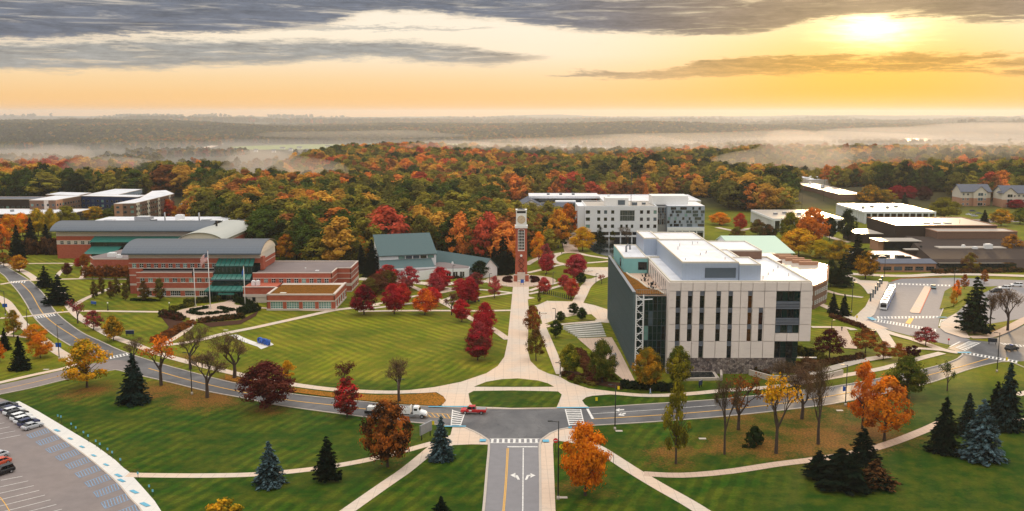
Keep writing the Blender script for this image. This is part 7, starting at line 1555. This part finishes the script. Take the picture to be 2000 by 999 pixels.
# ------------------------------------------------------------------ trees and shrubs of the campus, one by one
for a in [
 ('spruce', 262, 787, 690, 62, 'spruceblue', 'big blue spruce left of the bare trees by the road', 'sprucedark'),
 ('loose', 170, 757, 667, 98, 'yellowgreen', 'wide yellow green maple by the left side road', 'gold'),
 ('sparse', 315, 753, 664, 84, 'orange', 'half-bare golden tree right of the big blue spruce', 'rust'),
 ('bare', 405, 777, 690, 95, 'twig', 'bare multi-stemmed tree on the brown verge by the lamp'),
 ('bare', 458, 739, 650, 98, 'twig', 'bare vase-shaped tree left of the blue letters'),
 ('bare', 372, 722, 640, 76, 'twig', 'bare tree behind the tall left lamp'),
 ('bare', 262, 708, 664, 60, 'twig', 'small bare tree behind the top of the big blue spruce'),
 ('maple', 520, 797, 710, 98, 'darkred', 'round dark red maple on the near side of the road', 'brownred'),
 ('loose', 562, 742, 706, 34, 'gold', 'small golden tree behind the dark red maple'),
 ('column', 678, 815, 740, 46, 'brownred', 'narrow red-topped tree beside the left road', 'red'),
 ('sparse', 672, 762, 707, 54, 'brownred', 'thin reddish tree behind the narrow red-topped tree'),
 ('bare', 780, 785, 704, 82, 'twig', 'round bare tree on the brown verge behind the lamp'),
 ('maple', 757, 912, 788, 92, 'darkbrown', 'dark tree with an orange flank in front of the dump truck', 'rust'),
 ('spruce', 862, 897, 813, 52, 'spruceblue', 'blue spruce at the corner left of the crossroads', 'silver'),
 ('spruce', 527, 947, 862, 62, 'spruceblue', 'blue spruce in the foreground by the left path', 'silver'),
 ('pine', 640, 937, 852, 56, 'sprucedark', 'dark foreground pine right of the blue spruce'),
 ('maple', 1143, 968, 832, 88, 'orange', 'bright orange maple in the foreground beside the lamp'),
 ('shrub', 435, 1004, 975, 62, 'yellowgreen', 'yellow green bush cut by the bottom edge', 'gold', 'bush'),
 ('pine', 861, 1003, 969, 34, 'sprucedark', 'small dark conifer cut by the bottom edge'),
 ('maple', 1111, 732, 675, 42, 'green', 'green and yellow maple left of the library plaza', 'yellowgreen'),
 ('maple', 1176, 748, 667, 50, 'green', 'dense green maple on the library plaza edge', 'olive'),
 ('maple', 1265, 760, 683, 58, 'gold', 'golden tree at the library corner column', 'olive'),
 ('maple', 1326, 756, 680, 48, 'green', 'green and gold tree before the library stone front', 'yellowgreen'),
 ('loose', 1320, 906, 747, 54, 'olive', 'tall thin olive tree right of the crossroads', 'yellowgreen'),
 ('sparse', 1442, 840, 735, 86, 'rust', 'rust brown tree left of the yellow tree', 'brown'),
 ('bare', 1415, 888, 742, 60, 'twig', 'slim bare tree left of the rust brown tree'),
 ('sparse', 1516, 886, 742, 92, 'yellow', 'yellow half-bare tree with a dark trunk', 'gold'),
 ('bare', 1566, 819, 718, 88, 'twig', 'dark bare tree behind the yellow tree'),
 ('bare', 1598, 868, 712, 78, 'twig', 'bare forked tree between the yellow and orange trees'),
 ('loose', 1684, 838, 712, 66, 'orange', 'tall left one of the two big orange trees', 'rust'),
 ('loose', 1727, 860, 738, 106, 'orange', 'broad right one of the two big orange trees', 'rust'),
 ('maple', 1772, 778, 700, 74, 'green', 'dense green maple beside the right road', 'olive'),
 ('sparse', 1850, 764, 709, 36, 'green', 'slender thin-leaved young tree beside the right road'),
 ('spruce', 1843, 882, 776, 66, 'sprucedark', 'dark spruce at the left of the spruce group'),
 ('spruce', 1890, 850, 768, 50, 'sprucedark', 'dark spruce behind the silver blue spruce', 'spruceblue'),
 ('spruce', 1915, 896, 780, 88, 'spruceblue', 'silver blue spruce at the front of the spruce group', 'silver'),
 ('spruce', 1966, 838, 708, 64, 'sprucedark', 'tall dark spruce at the right end of the spruce group', 'spruceblue'),
 ('spruce', 1944, 828, 745, 50, 'sprucedark', 'dark spruce between the silver blue and the tall one'),
 ('pine', 1640, 948, 876, 112, 'sprucedark', 'wide low dark pine at the foreground path'),
 ('pine', 1684, 905, 836, 64, 'sprucedark', 'upright dark pine behind the wide low pine'),
 ('pine', 1712, 950, 896, 76, 'sprucedark', 'low dark pine at the right of the foreground clump', 'brown'),
 ('pine', 1600, 930, 880, 60, 'sprucedark', 'small dark pine at the left of the foreground clump'),
 ('shrub', 1468, 870, 836, 40, 'darkgreen', 'dark shrub under the rust brown tree', None, 'bush'),
 ('spruce', 40, 722, 656, 40, 'sprucedark', 'dark conifer beside the orange twin trees at left'),
 ('spruce', 10, 684, 641, 24, 'sprucedark', 'dark conifer at the far left edge by the walk'),
 ('maple', 68, 664, 635, 42, 'orange', 'upper one of the orange twin trees at left', 'gold'),
 ('maple', 79, 699, 655, 42, 'orange', 'lower one of the orange twin trees at left', 'gold'),
 ('loose', 27, 658, 607, 34, 'gold', 'thin golden tree above the orange twin trees', 'olive'),
 ('loose', 0, 708, 668, 24, 'orange', 'orange tree cut by the left edge'),
 ('sparse', 152, 632, 590, 44, 'brownred', 'left one of two small red trees beside the left road', 'rose'),
 ('loose', 183, 645, 608, 38, 'brownred', 'right one of two small red trees beside the left road', 'rose'),
 ('maple', 222, 666, 619, 38, 'olive', 'olive and gold tree right of the small red trees', 'gold'),
 ('pine', 88, 562, 519, 34, 'sprucedark', 'dark pine above the left crosswalk'),
 ('pine', 114, 594, 536, 54, 'sprucedark', 'larger leaning dark pine right of the left crosswalk'),
 ('maple', 38, 531, 500, 32, 'rust', 'orange brown round tree at the upper left road', 'gold'),
 ('loose', 8, 522, 494, 30, 'rust', 'brown tree at the left edge above the road', 'olive'),
 ('maple', 153, 524, 505, 15, 'orangered', 'small orange red tree by the brick building corner'),
 ('maple', 166, 524, 497, 18, 'rust', 'small rust tree touching the brick building corner'),
 ('maple', 131, 540, 515, 18, 'brownred', 'small brown pear-shaped tree left of the brown shrubs'),
 ('maple', 608, 512, 474, 44, 'orange', 'bright orange dome-shaped tree behind the brick right wing'),
 ('loose', 560, 512, 460, 44, 'gold', 'golden brown tree right of the vaulted roof end', 'rust'),
 ('loose', 546, 508, 478, 36, 'brown', 'brown tree touching the vaulted roof end'),
 ('maple', 700, 515, 462, 50, 'gold', 'tall golden tree left of the chapel conifers', 'orange'),
 ('spruce', 727, 540, 468, 44, 'sprucedark', 'tall dark conifer left of the chapel'),
 ('spruce', 760, 527, 478, 32, 'sprucedark', 'dark green spruce in front of the chapel gable', 'darkgreen'),
 ('spruce', 706, 532, 478, 30, 'sprucedark', 'dark conifer behind the brick right wing corner'),
 ('maple', 937, 543, 511, 34, 'darkgreen', 'dark round tree before the chapel right gable'),
 ('spruce', 982, 535, 462, 46, 'sprucedark', 'tall dark conifer left of the clock tower'),
 ('spruce', 965, 530, 482, 34, 'sprucedark', 'dark conifer between the chapel and the clock tower'),
 ('spruce', 998, 533, 492, 28, 'sprucedark', 'dark conifer touching the clock tower'),
 ('maple', 711, 615, 560, 50, 'darkred', 'dark crimson maple at the leafy-roofed wing', 'crimson'),
 ('maple', 770, 614, 557, 46, 'crimson', 'red maple on the straight path, second from the leafy wing', 'red'),
 ('maple', 786, 596, 556, 34, 'red', 'bright red maple just behind the second red maple', 'orangered'),
 ('maple', 830, 615, 567, 44, 'orangered', 'orange red maple at the straight path', 'orange'),
 ('maple', 844, 598, 563, 36, 'orangered', 'orange red maple behind the first orange red maple', 'red'),
 ('loose', 800, 566, 522, 46, 'rose', 'pink red maple in front of the chapel low wall', 'crimson'),
 ('loose', 790, 572, 542, 34, 'rose', 'small pink maple below the chapel low wall', 'brownred'),
 ('maple', 757, 552, 519, 40, 'brownred', 'red brown maple in front of the chapel conifers', 'red'),
 ('maple', 735, 573, 536, 46, 'brown', 'brown maple right of the brick right wing', 'brownred'),
 ('maple', 758, 565, 530, 38, 'brown', 'brown green maple below the chapel conifers', 'olive'),
 ('maple', 722, 580, 545, 34, 'brown', 'brown maple touching the brick right wing', 'olive'),
 ('maple', 862, 566, 524, 42, 'crimson', 'crimson maple in front of the chapel entrance', 'red'),
 ('maple', 850, 578, 535, 34, 'crimson', 'crimson maple at the chapel path fork', 'rose'),
 ('maple', 915, 592, 544, 44, 'crimson', 'crimson maple in the middle of the path fork', 'red'),
 ('maple', 898, 575, 546, 32, 'rose', 'rose maple left of the pale lamp', 'red'),
 ('maple', 915, 592, 566, 34, 'red', 'low red maple beside the blue lawn chairs', 'crimson'),
 ('maple', 930, 563, 534, 30, 'rose', 'pale rose maple left of the clock tower plaza', 'brownred'),
 ('sparse', 882, 616, 572, 36, 'brownred', 'thin brown red maple by the straight path', 'darkred'),
 ('maple', 902, 629, 587, 36, 'red', 'bright red maple on the edge of the central lawn'),
 ('loose', 966, 583, 541, 30, 'salmon', 'salmon pink tree left of the mall', 'rose'),
 ('maple', 947, 648, 594, 42, 'red', 'topmost red maple of the row beside the mall', 'crimson'),
 ('maple', 941, 668, 614, 46, 'crimson', 'second red maple of the row beside the mall', 'red'),
 ('maple', 933, 704, 650, 50, 'brownred', 'nearest dark red maple of the row beside the mall', 'crimson'),
 ('maple', 936, 686, 632, 44, 'crimson', 'third red maple of the row beside the mall', 'rose'),
 ('loose', 1066, 525, 478, 34, 'brownred', 'brown red tree right of the clock tower', 'rose'),
 ('maple', 1068, 535, 498, 30, 'rose', 'rose tree in front of the brown red tree', 'red'),
 ('maple', 1122, 548, 500, 42, 'crimson', 'large crimson maple right of the tower by the curved path', 'rose'),
 ('maple', 1128, 532, 498, 32, 'rose', 'rose maple behind the large crimson maple', 'crimson'),
 ('maple', 1063, 574, 543, 26, 'orangered', 'small red tree right of the tower plaza', 'rose'),
 ('maple', 1102, 564, 538, 24, 'orangered', 'left one of two small orange red trees above the bike racks', 'rose'),
 ('maple', 1116, 584, 546, 28, 'orangered', 'right one of two small orange red trees above the bike racks', 'salmon'),
 ('sparse', 1175, 555, 536, 18, 'salmon', 'thin salmon sapling against the library glass wall'),
 ('maple', 1120, 616, 593, 21, 'darkgreen', 'round green tree at the back of the three on the islet', 'green'),
 ('maple', 1137, 626, 602, 21, 'darkgreen', 'round green tree at the right of the three on the islet', 'green'),
 ('maple', 1095, 629, 609, 19, 'darkgreen', 'round green tree at the left of the three on the islet', 'green'),
 ('maple', 1085, 660, 627, 24, 'green', 'round green tree left of the library steps', 'darkgreen'),
 ('maple', 1135, 556, 534, 19, 'darkgreen', 'dark green tree beside the large crimson maple'),
 ('loose', 1040, 654, 598, 38, 'rust', 'rust brown tree on the right edge of the mall', 'brown'),
 ('loose', 1047, 705, 643, 38, 'olive', 'green brown tree on the right edge of the mall', 'brown'),
 ('column', 1053, 592, 566, 7, 'olive', 'tiny columnar tree on the small lawn'),
 ('maple', 1138, 491, 446, 46, 'gold', 'golden tree at the left end of the pond', 'yellow'),
 ('spruce', 1172, 474, 437, 26, 'darkgreen', 'green conifer in front of the white hall'),
 ('loose', 1196, 474, 450, 14, 'olive', 'small olive tree in front of the white hall'),
 ('bare', 1226, 478, 444, 36, 'twig', 'grey leafless tree before the white hall behind the teal room'),
 ('loose', 1110, 470, 400, 46, 'orange', 'orange tree in the wood edge left of the white hall', 'rust'),
 ('loose', 1090, 485, 412, 54, 'rust', 'rust tree at the wood edge by the pond path', 'gold'),
 ('loose', 1052, 515, 455, 34, 'orange', 'orange tree right beside the clock tower', 'gold'),
 ('maple', 1560, 500, 450, 66, 'yellow', 'wide yellow tree behind the mint green roof', 'gold'),
 ('maple', 1602, 505, 470, 56, 'yellow', 'yellow tree right of the wide yellow tree', 'yellowgreen'),
 ('maple', 1640, 515, 472, 56, 'yellow', 'yellow tree left of the dark trees at the sports hall', 'olive'),
 ('maple', 1588, 480, 410, 58, 'orange', 'tall orange tree behind the wide yellow tree', 'rust'),
 ('maple', 1545, 470, 417, 46, 'yellowgreen', 'yellow green tree at the tall light mast', 'green'),
 ('maple', 1655, 470, 412, 32, 'darkgreen', 'dark green tree between the two pavilions'),
 ('maple', 1620, 470, 425, 28, 'darkgreen', 'dark green tree before the bronze-roofed pavilion'),
 ('maple', 1480, 460, 430, 30, 'brown', 'brown tree left of the bronze-roofed pavilion', 'olive'),
 ('maple', 1445, 450, 418, 26, 'orangered', 'small orange red tree above the library roof'),
 ('maple', 1405, 440, 416, 40, 'orange', 'spreading orange tree right of the white hall', 'gold'),
 ('maple', 1440, 480, 445, 30, 'olive', 'olive tree behind the library roof', 'brown'),
 ('maple', 1500, 478, 440, 36, 'darkgreen', 'dark tree left of the mint green roof end', 'brown'),
 ('pine', 1672, 525, 455, 56, 'sprucedark', 'dark pine at the left of the sports hall front'),
 ('maple', 1690, 545, 492, 44, 'gold', 'gold and green tree at the tan brick corner', 'darkgreen'),
 ('pine', 1645, 560, 500, 44, 'darkgreen', 'dark green tree right behind the brown brick wing'),
 ('maple', 1622, 560, 510, 24, 'darkgreen', 'green sapling tree beside the brown brick wing'),
 ('pine', 1798, 500, 480, 24, 'sprucedark', 'dark shrub-like pine on the sports hall slope'),
 ('maple', 1845, 428, 388, 60, 'yellowgreen', 'wide yellow green tree at the far car park', 'olive'),
 ('spruce', 1766, 405, 376, 20, 'sprucedark', 'dark spruce above the columned pavilion'),
 ('maple', 1750, 395, 364, 36, 'crimson', 'left one of the far red maples'), ('maple', 1775, 392, 365, 36, 'crimson', 'middle one of the far red maples'), ('maple', 1805, 395, 366, 28, 'darkred', 'right one of the far red maples'),
 ('maple', 1985, 410, 391, 34, 'crimson', 'round red tree before the right apartment house'),
 ('maple', 1700, 400, 364, 50, 'olive', 'olive tree behind the columned pavilion', 'gold'), ('maple', 1730, 400, 372, 40, 'gold', 'golden tree behind the columned pavilion', 'olive'),
 ('spruce', 1922, 440, 410, 22, 'sprucedark', 'dark spruce at the sports hall back corner'), ('maple', 1955, 442, 410, 40, 'yellowgreen', 'yellow tree with a bare trunk beside the far car park', 'gold'), ('maple', 1992, 438, 408, 36, 'yellowgreen', 'yellow tree at the right edge by the far car park', 'green'),
 ('loose', 1895, 532, 495, 36, 'yellowgreen', 'thin yellow tree before the sports hall slope', 'brown'), ('loose', 1975, 500, 460, 44, 'gold', 'golden brown tree at the right edge of the sports hall', 'brown'),
 ('loose', 1620, 702, 644, 60, 'brownred', 'red brown round tree right of the library corner', 'darkred'),
 ('loose', 1690, 690, 643, 52, 'brown', 'brown shrubby tree by the library side path', 'rust'), ('loose', 1725, 703, 668, 36, 'brown', 'low brown tree below the shrubby brown tree', 'rust'), ('loose', 1755, 705, 672, 32, 'rust', 'small rust tree at the fork of the library side path'), ('shrub', 1782, 697, 676, 26, 'darkred', 'dark red bush at the right end of the shrub row', None, 'bush'),
 ('loose', 1808, 676, 640, 46, 'rose', 'pink red tree beside the bus loop exit', 'brownred'),
 ('pine', 1903, 650, 540, 68, 'sprucedark', 'tall dark pine at the bus loop corner', 'darkgreen'), ('bare', 1932, 645, 574, 44, 'twig', 'bare tree right of the tall pine'), ('bare', 1968, 647, 566, 66, 'twig', 'grey bare tree by the right road'),
 ('spruce', 1627, 612, 572, 24, 'sprucedark', 'left one of two dark spruces behind the library'), ('spruce', 1648, 617, 575, 26, 'sprucedark', 'right one of two dark spruces behind the library'),
 ('loose', 1883, 566, 537, 17, 'rust', 'rust sapling nearest the sports hall'), ('loose', 1868, 588, 548, 18, 'rust', 'rust sapling in the middle of the lawn strip', 'orange'), ('loose', 1862, 600, 568, 16, 'gold', 'green gold sapling at the front of the lawn strip'), ('loose', 1922, 555, 528, 16, 'rust', 'rust sapling beside the right car park'),
 ('loose', 1575, 750, 700, 64, 'brown', 'brown twiggy tree below the library right corner', 'twig'), ('bare', 1530, 760, 705, 70, 'twig', 'bare twiggy tree before the library retaining wall'),
 ('loose', 20, 470, 420, 50, 'orange', 'orange tree at the far left edge behind the lawn', 'gold'), ('loose', 5, 500, 440, 44, 'rust', 'rust tree at the left edge beside dark conifers', 'orange'), ('spruce', 35, 505, 440, 34, 'sprucedark', 'tall dark conifer left of the brown hedge'), ('spruce', 62, 490, 425, 34, 'sprucedark', 'dark conifer behind the brown hedge left end'), ('maple', 75, 462, 410, 34, 'yellowgreen', 'yellow conifer-shaped tree left of the rear vault', 'yellow'), ('maple', 100, 460, 410, 30, 'yellow', 'yellow tree left of the rear vaulted roof', 'yellowgreen'), ('maple', 130, 455, 405, 44, 'yellowgreen', 'yellow green tree behind the rear vault left end', 'olive'), ('spruce', 92, 492, 438, 34, 'sprucedark', 'dark conifer at the left end of the rear vault'), ('maple', 45, 462, 418, 40, 'yellow', 'yellow tree at the far left by the low white roof', 'orange'),
 ('maple', 185, 432, 405, 40, 'gold', 'golden tree behind the rear vaulted roof', 'olive'), ('maple', 230, 432, 402, 50, 'olive', 'olive round tree before the striped residence hall', 'green'), ('maple', 45, 405, 388, 26, 'orangered', 'orange red tree at the far left residence hall'), ('maple', 325, 425, 390, 40, 'orangered', 'orange red tree before the striped residence hall end', 'rust'), ('spruce', 310, 428, 402, 20, 'sprucedark', 'dark conifer before the striped residence hall'),
 ('maple', 360, 440, 402, 44, 'rust', 'rust tree right of the striped residence hall', 'gold'), ('maple', 395, 445, 400, 44, 'olive', 'olive tree behind the cross vault', 'gold'), ('maple', 430, 440, 392, 44, 'gold', 'golden tree behind the cross vault', 'orange'), ('maple', 470, 450, 400, 50, 'olive', 'olive green tree behind the cross vault right end', 'yellowgreen'), ('maple', 505, 480, 445, 36, 'yellowgreen', 'yellow green tree at the cross vault wall', 'olive'),
]:
    k, u, v, vt, w, c, lab = a[:7]; c2 = a[7] if len(a) > 7 else None; cat = a[8] if len(a) > 8 else 'tree'
    tr(k, u, v, vt, w, c, lab, c2, cat)
for i, (u, v) in enumerate([(185, 584), (199, 576), (217, 584), (229, 577), (245, 587), (254, 572)]): tr('column', u, v, v - 34, 14, 'olive', 'slim columnar tree left of the brick building front', 'brown', group='slim columnar trees on the left lawn')
tr('column', 282, 588, 550, 19, 'olive', 'left one of two columnar trees before the brick front', 'brown'); tr('column', 312, 588, 545, 20, 'olive', 'right one of two columnar trees before the brick front', 'brown')
for i in range(7): tr('maple', 168 + i * 13, 545, 520 - (i % 2) * 2, 19, 'brown', 'brown round shrub tree in the row against the brick wall', 'rust', group='brown shrub trees against the brick wall')
# hedges and beds
def hedge(us, v0, v1, hgt, c, label, c2=None, w=3.2):
    A, B = Vector(G(us[0], v0)), Vector(G(us[1], v1)); n = max(2, int((B - A).length / (w * .6))); P = thing('hedge', label, 'hedge', (A.x, A.y, 0))
    for k in range(n + 1):
        p = A.lerp(B, k / n) - A; hm = PROTO['hedge'][k % 2]; o = link('hedge_clump', hm[2], P, (p.x, p.y, 0), k * 1.7, (w / 4, w / 4, hgt / 2 * rng.uniform(.85, 1.15))); tint(o, c, c2)
hedge((55, 172), 497, 497, 7.5, 'darkbrown', 'long dark brown hedge before the rear building', 'brown', 7); hedge((338, 372), 606, 598, 1.5, 'darkgreen', 'dark hedge left of the flagpole circle', 'olive'); hedge((366, 425), 594, 589, 2.2, 'olive', 'olive hedge behind the flagpole circle', 'darkgreen'); hedge((462, 490), 589, 600, 2.4, 'darkgreen', 'dark shrub bed right of the building entrance'); hedge((395, 470), 630, 622, 1.8, 'darkgreen', 'dark hedge along the front of the flagpole circle', 'brown'); hedge((470, 500), 616, 607, 3.0, 'darkgreen', 'tall dark hedge at the right end of the flagpole circle'); hedge((305, 372), 667, 634, 1.6, 'rust', 'orange brown ornamental grass along the path to the circle', 'brown', 4); hedge((320, 350), 618, 625, 2.6, 'brownred', 'brown red bushes left of the flagpole circle', 'darkgreen', 4); hedge((378, 400), 607, 603, .9, 'darkgreen', 'small clipped hedge left inside the circle'); hedge((432, 452), 603, 607, .9, 'darkgreen', 'small clipped hedge right inside the circle'); hedge((372, 392), 611, 615, .9, 'darkgreen', 'small clipped hedge at the left rim of the circle'); hedge((410, 440), 614, 611, .9, 'darkgreen', 'small clipped hedge at the front of the circle'); hedge((262, 300), 587, 588, .8, 'darkgreen', 'low hedge along the brick front')
hedge((1130, 1165), 690, 745, 1.7, 'brownred', 'red brown shrubs along the library plaza edge', 'brown', 4); hedge((1112, 1160), 735, 752, 1.0, 'brown', 'low brown plants on the mulch by the plaza', 'olive', 3); hedge((1222, 1310), 757, 764, 2.2, 'darkgreen', 'dark shrubs at the foot of the glass corner', 'sprucedark', 3.4); hedge((1480, 1590), 728, 724, 2.2, 'darkgreen', 'dark green hedge on the library front terrace', 'brown', 4); hedge((1590, 1680), 716, 700, 1.6, 'darkbrown', 'dark hedge along the curved grey wall', 'brown', 3); hedge((1625, 1685), 620, 641, 1.3, 'darkred', 'dark red hedge along the path behind the library', 'brown', 2.4); hedge((1560, 1600), 690, 706, 2.6, 'darkgreen', 'green shrubs below the library overhang', 'olive', 4); hedge((880, 925), 545, 541, 1.2, 'darkbrown', 'dark hedge before the chapel entrance', 'darkgreen', 2.4); hedge((1830, 1990), 534, 531, 2.0, 'darkgreen', 'dark shrubs at the foot of the sports hall slope', 'brown', 5)
sheet('mulch_bed', px([(1100, 728), (1122, 724), (1165, 745), (1222, 750), (1215, 762), (1160, 752)]), .2, 'mulch'); sheet('mulch_bed', px([(308, 612), (345, 622), (372, 636), (330, 665), (305, 672), (330, 640)]), .14, 'mulch'); sheet('mulch_bed', px([(395, 632), (470, 626), (505, 608), (500, 618), (470, 634), (410, 640)]), .14, 'mulch')
for i in range(9): tr('shrub', 1105 + i * 12, 735 + (i * 7) % 16, 724 + (i * 7) % 16, 18, ['brown', 'brownred', 'olive'][i % 3], f'low {["brown", "reddish", "olive"][i % 3]} bush in the mulch bed by the library plaza', None, 'bush', group=f'low {["brown", "reddish", "olive"][i % 3]} bushes in the mulch bed')
make_forest()

# ------------------------------------------------------------------ air
def volume(name, x0, x1, y0, y1, z0, z1, dens, colr, aniso):
    m = bpy.data.materials.new(name); m.use_nodes = True; q = NT(m.node_tree)
    v = q.n('ShaderNodeVolumePrincipled', Color=colr, Density=dens, Anisotropy=aniso)
    out = m.node_tree.nodes.new('ShaderNodeOutputMaterial'); m.node_tree.links.new(v, out.inputs['Volume']); MATS[name] = m
    o = link(name, mesh(name, [(x0, y0, z0), (x1, y0, z0), (x1, y1, z0), (x0, y1, z0), (x0, y0, z1), (x1, y0, z1), (x1, y1, z1), (x0, y1, z1)], BOXF, name))
    return tag(o, kind='stuff')
tag(volume('haze', -11900, 11900, -390, 11900, -80, 112, HAZE_DENSITY, (.86, .93, 1, 1), .35), 'pale morning haze over the whole valley', 'haze')
tag(volume('mist', -9000, 9000, 1750, 5200, -58, -20, MIST_DENSITY, (.92, .95, 1, 1), .4), 'low white mist lying in the river valley', 'mist')
def wisp(x, y, z, rx, ry, rz, dens, label):
    """a puff of mist: an even volume in a rounded shell, so its edge thins out by itself"""
    m = bpy.data.materials.new('mist'); m.use_nodes = True; q = NT(m.node_tree)
    v = q.n('ShaderNodeVolumePrincipled', Color=(.98, .94, .9, 1), Density=dens, Anisotropy=.4)  # white mist; the warm tint is golden sky light put into its colour
    out = m.node_tree.nodes.new('ShaderNodeOutputMaterial'); m.node_tree.links.new(v, out.inputs['Volume'])
    bm = bmesh.new(); bmesh.ops.create_icosphere(bm, subdivisions=4, radius=1); rn = random.Random(int(x))
    ph = [rn.uniform(0, 6) for _ in range(6)]
    for w in bm.verts:
        a = w.co.copy(); k = 1 + .22 * math.sin(3 * a.x + ph[0]) * math.cos(2.4 * a.z + ph[1]) + .14 * math.sin(5 * a.x + 4 * a.z + ph[2])
        w.co = Vector((a.x * rx, a.y * ry, a.z * rz)) * k + Vector((a.z * rx * .35, 0, 0))
    me = bpy.data.meshes.new('mist'); bm.to_mesh(me); bm.free(); me.materials.append(m)
    o = link('mist_wisp', me, None, (x, y, z)); tag(o, label, 'mist', kind='stuff')
for u, v, z, y, rx, ry, rz, dn, lab in [(505, 335, 10, 880, 70, 60, 26, .0048, 'wisp of mist rising from the gap in the wood'), (40, 330, 18, 930, 60, 60, 24, .0045, 'wisp of mist over the wood at far left'), (140, 335, 16, 900, 70, 50, 16, .005, 'low mist over the wood behind the residence halls'), (880, 288, 16, 1480, 170, 70, 15, .003, 'faint mist over the wooded rim left of centre'), (1150, 292, 24, 1400, 200, 80, 15, .0025, 'faint mist over the wooded rim right of centre'), (1545, 345, 24, 1020, 70, 50, 26, .005, 'wisp of mist above the sunlit long roof'), (1860, 325, 24, 1150, 150, 70, 20, .0022, 'golden mist over the wood at right'), (1700, 305, 22, 1420, 300, 90, 20, .0013, 'golden mist behind the right-hand wood'), (1900, 270, 0, 3800, 620, 400, 30, .0010, 'mist bank rising from the river bend'), (1450, 275, -10, 3300, 600, 300, 22, .0009, 'mist bank in the valley right of centre'), (700, 280, -10, 3700, 420, 250, 16, .0006, 'mist bank behind the green field')]:
    x = (u - 1000) / F * depth(y, z); wisp(x, y, z, rx, ry, rz, dn, lab)
tag(volume('mist', -11800, 11800, 1850, 11850, -70, 108, .00007, (.9, .94, 1, 1), .4), 'blue morning haze lying over the far hills', 'mist')
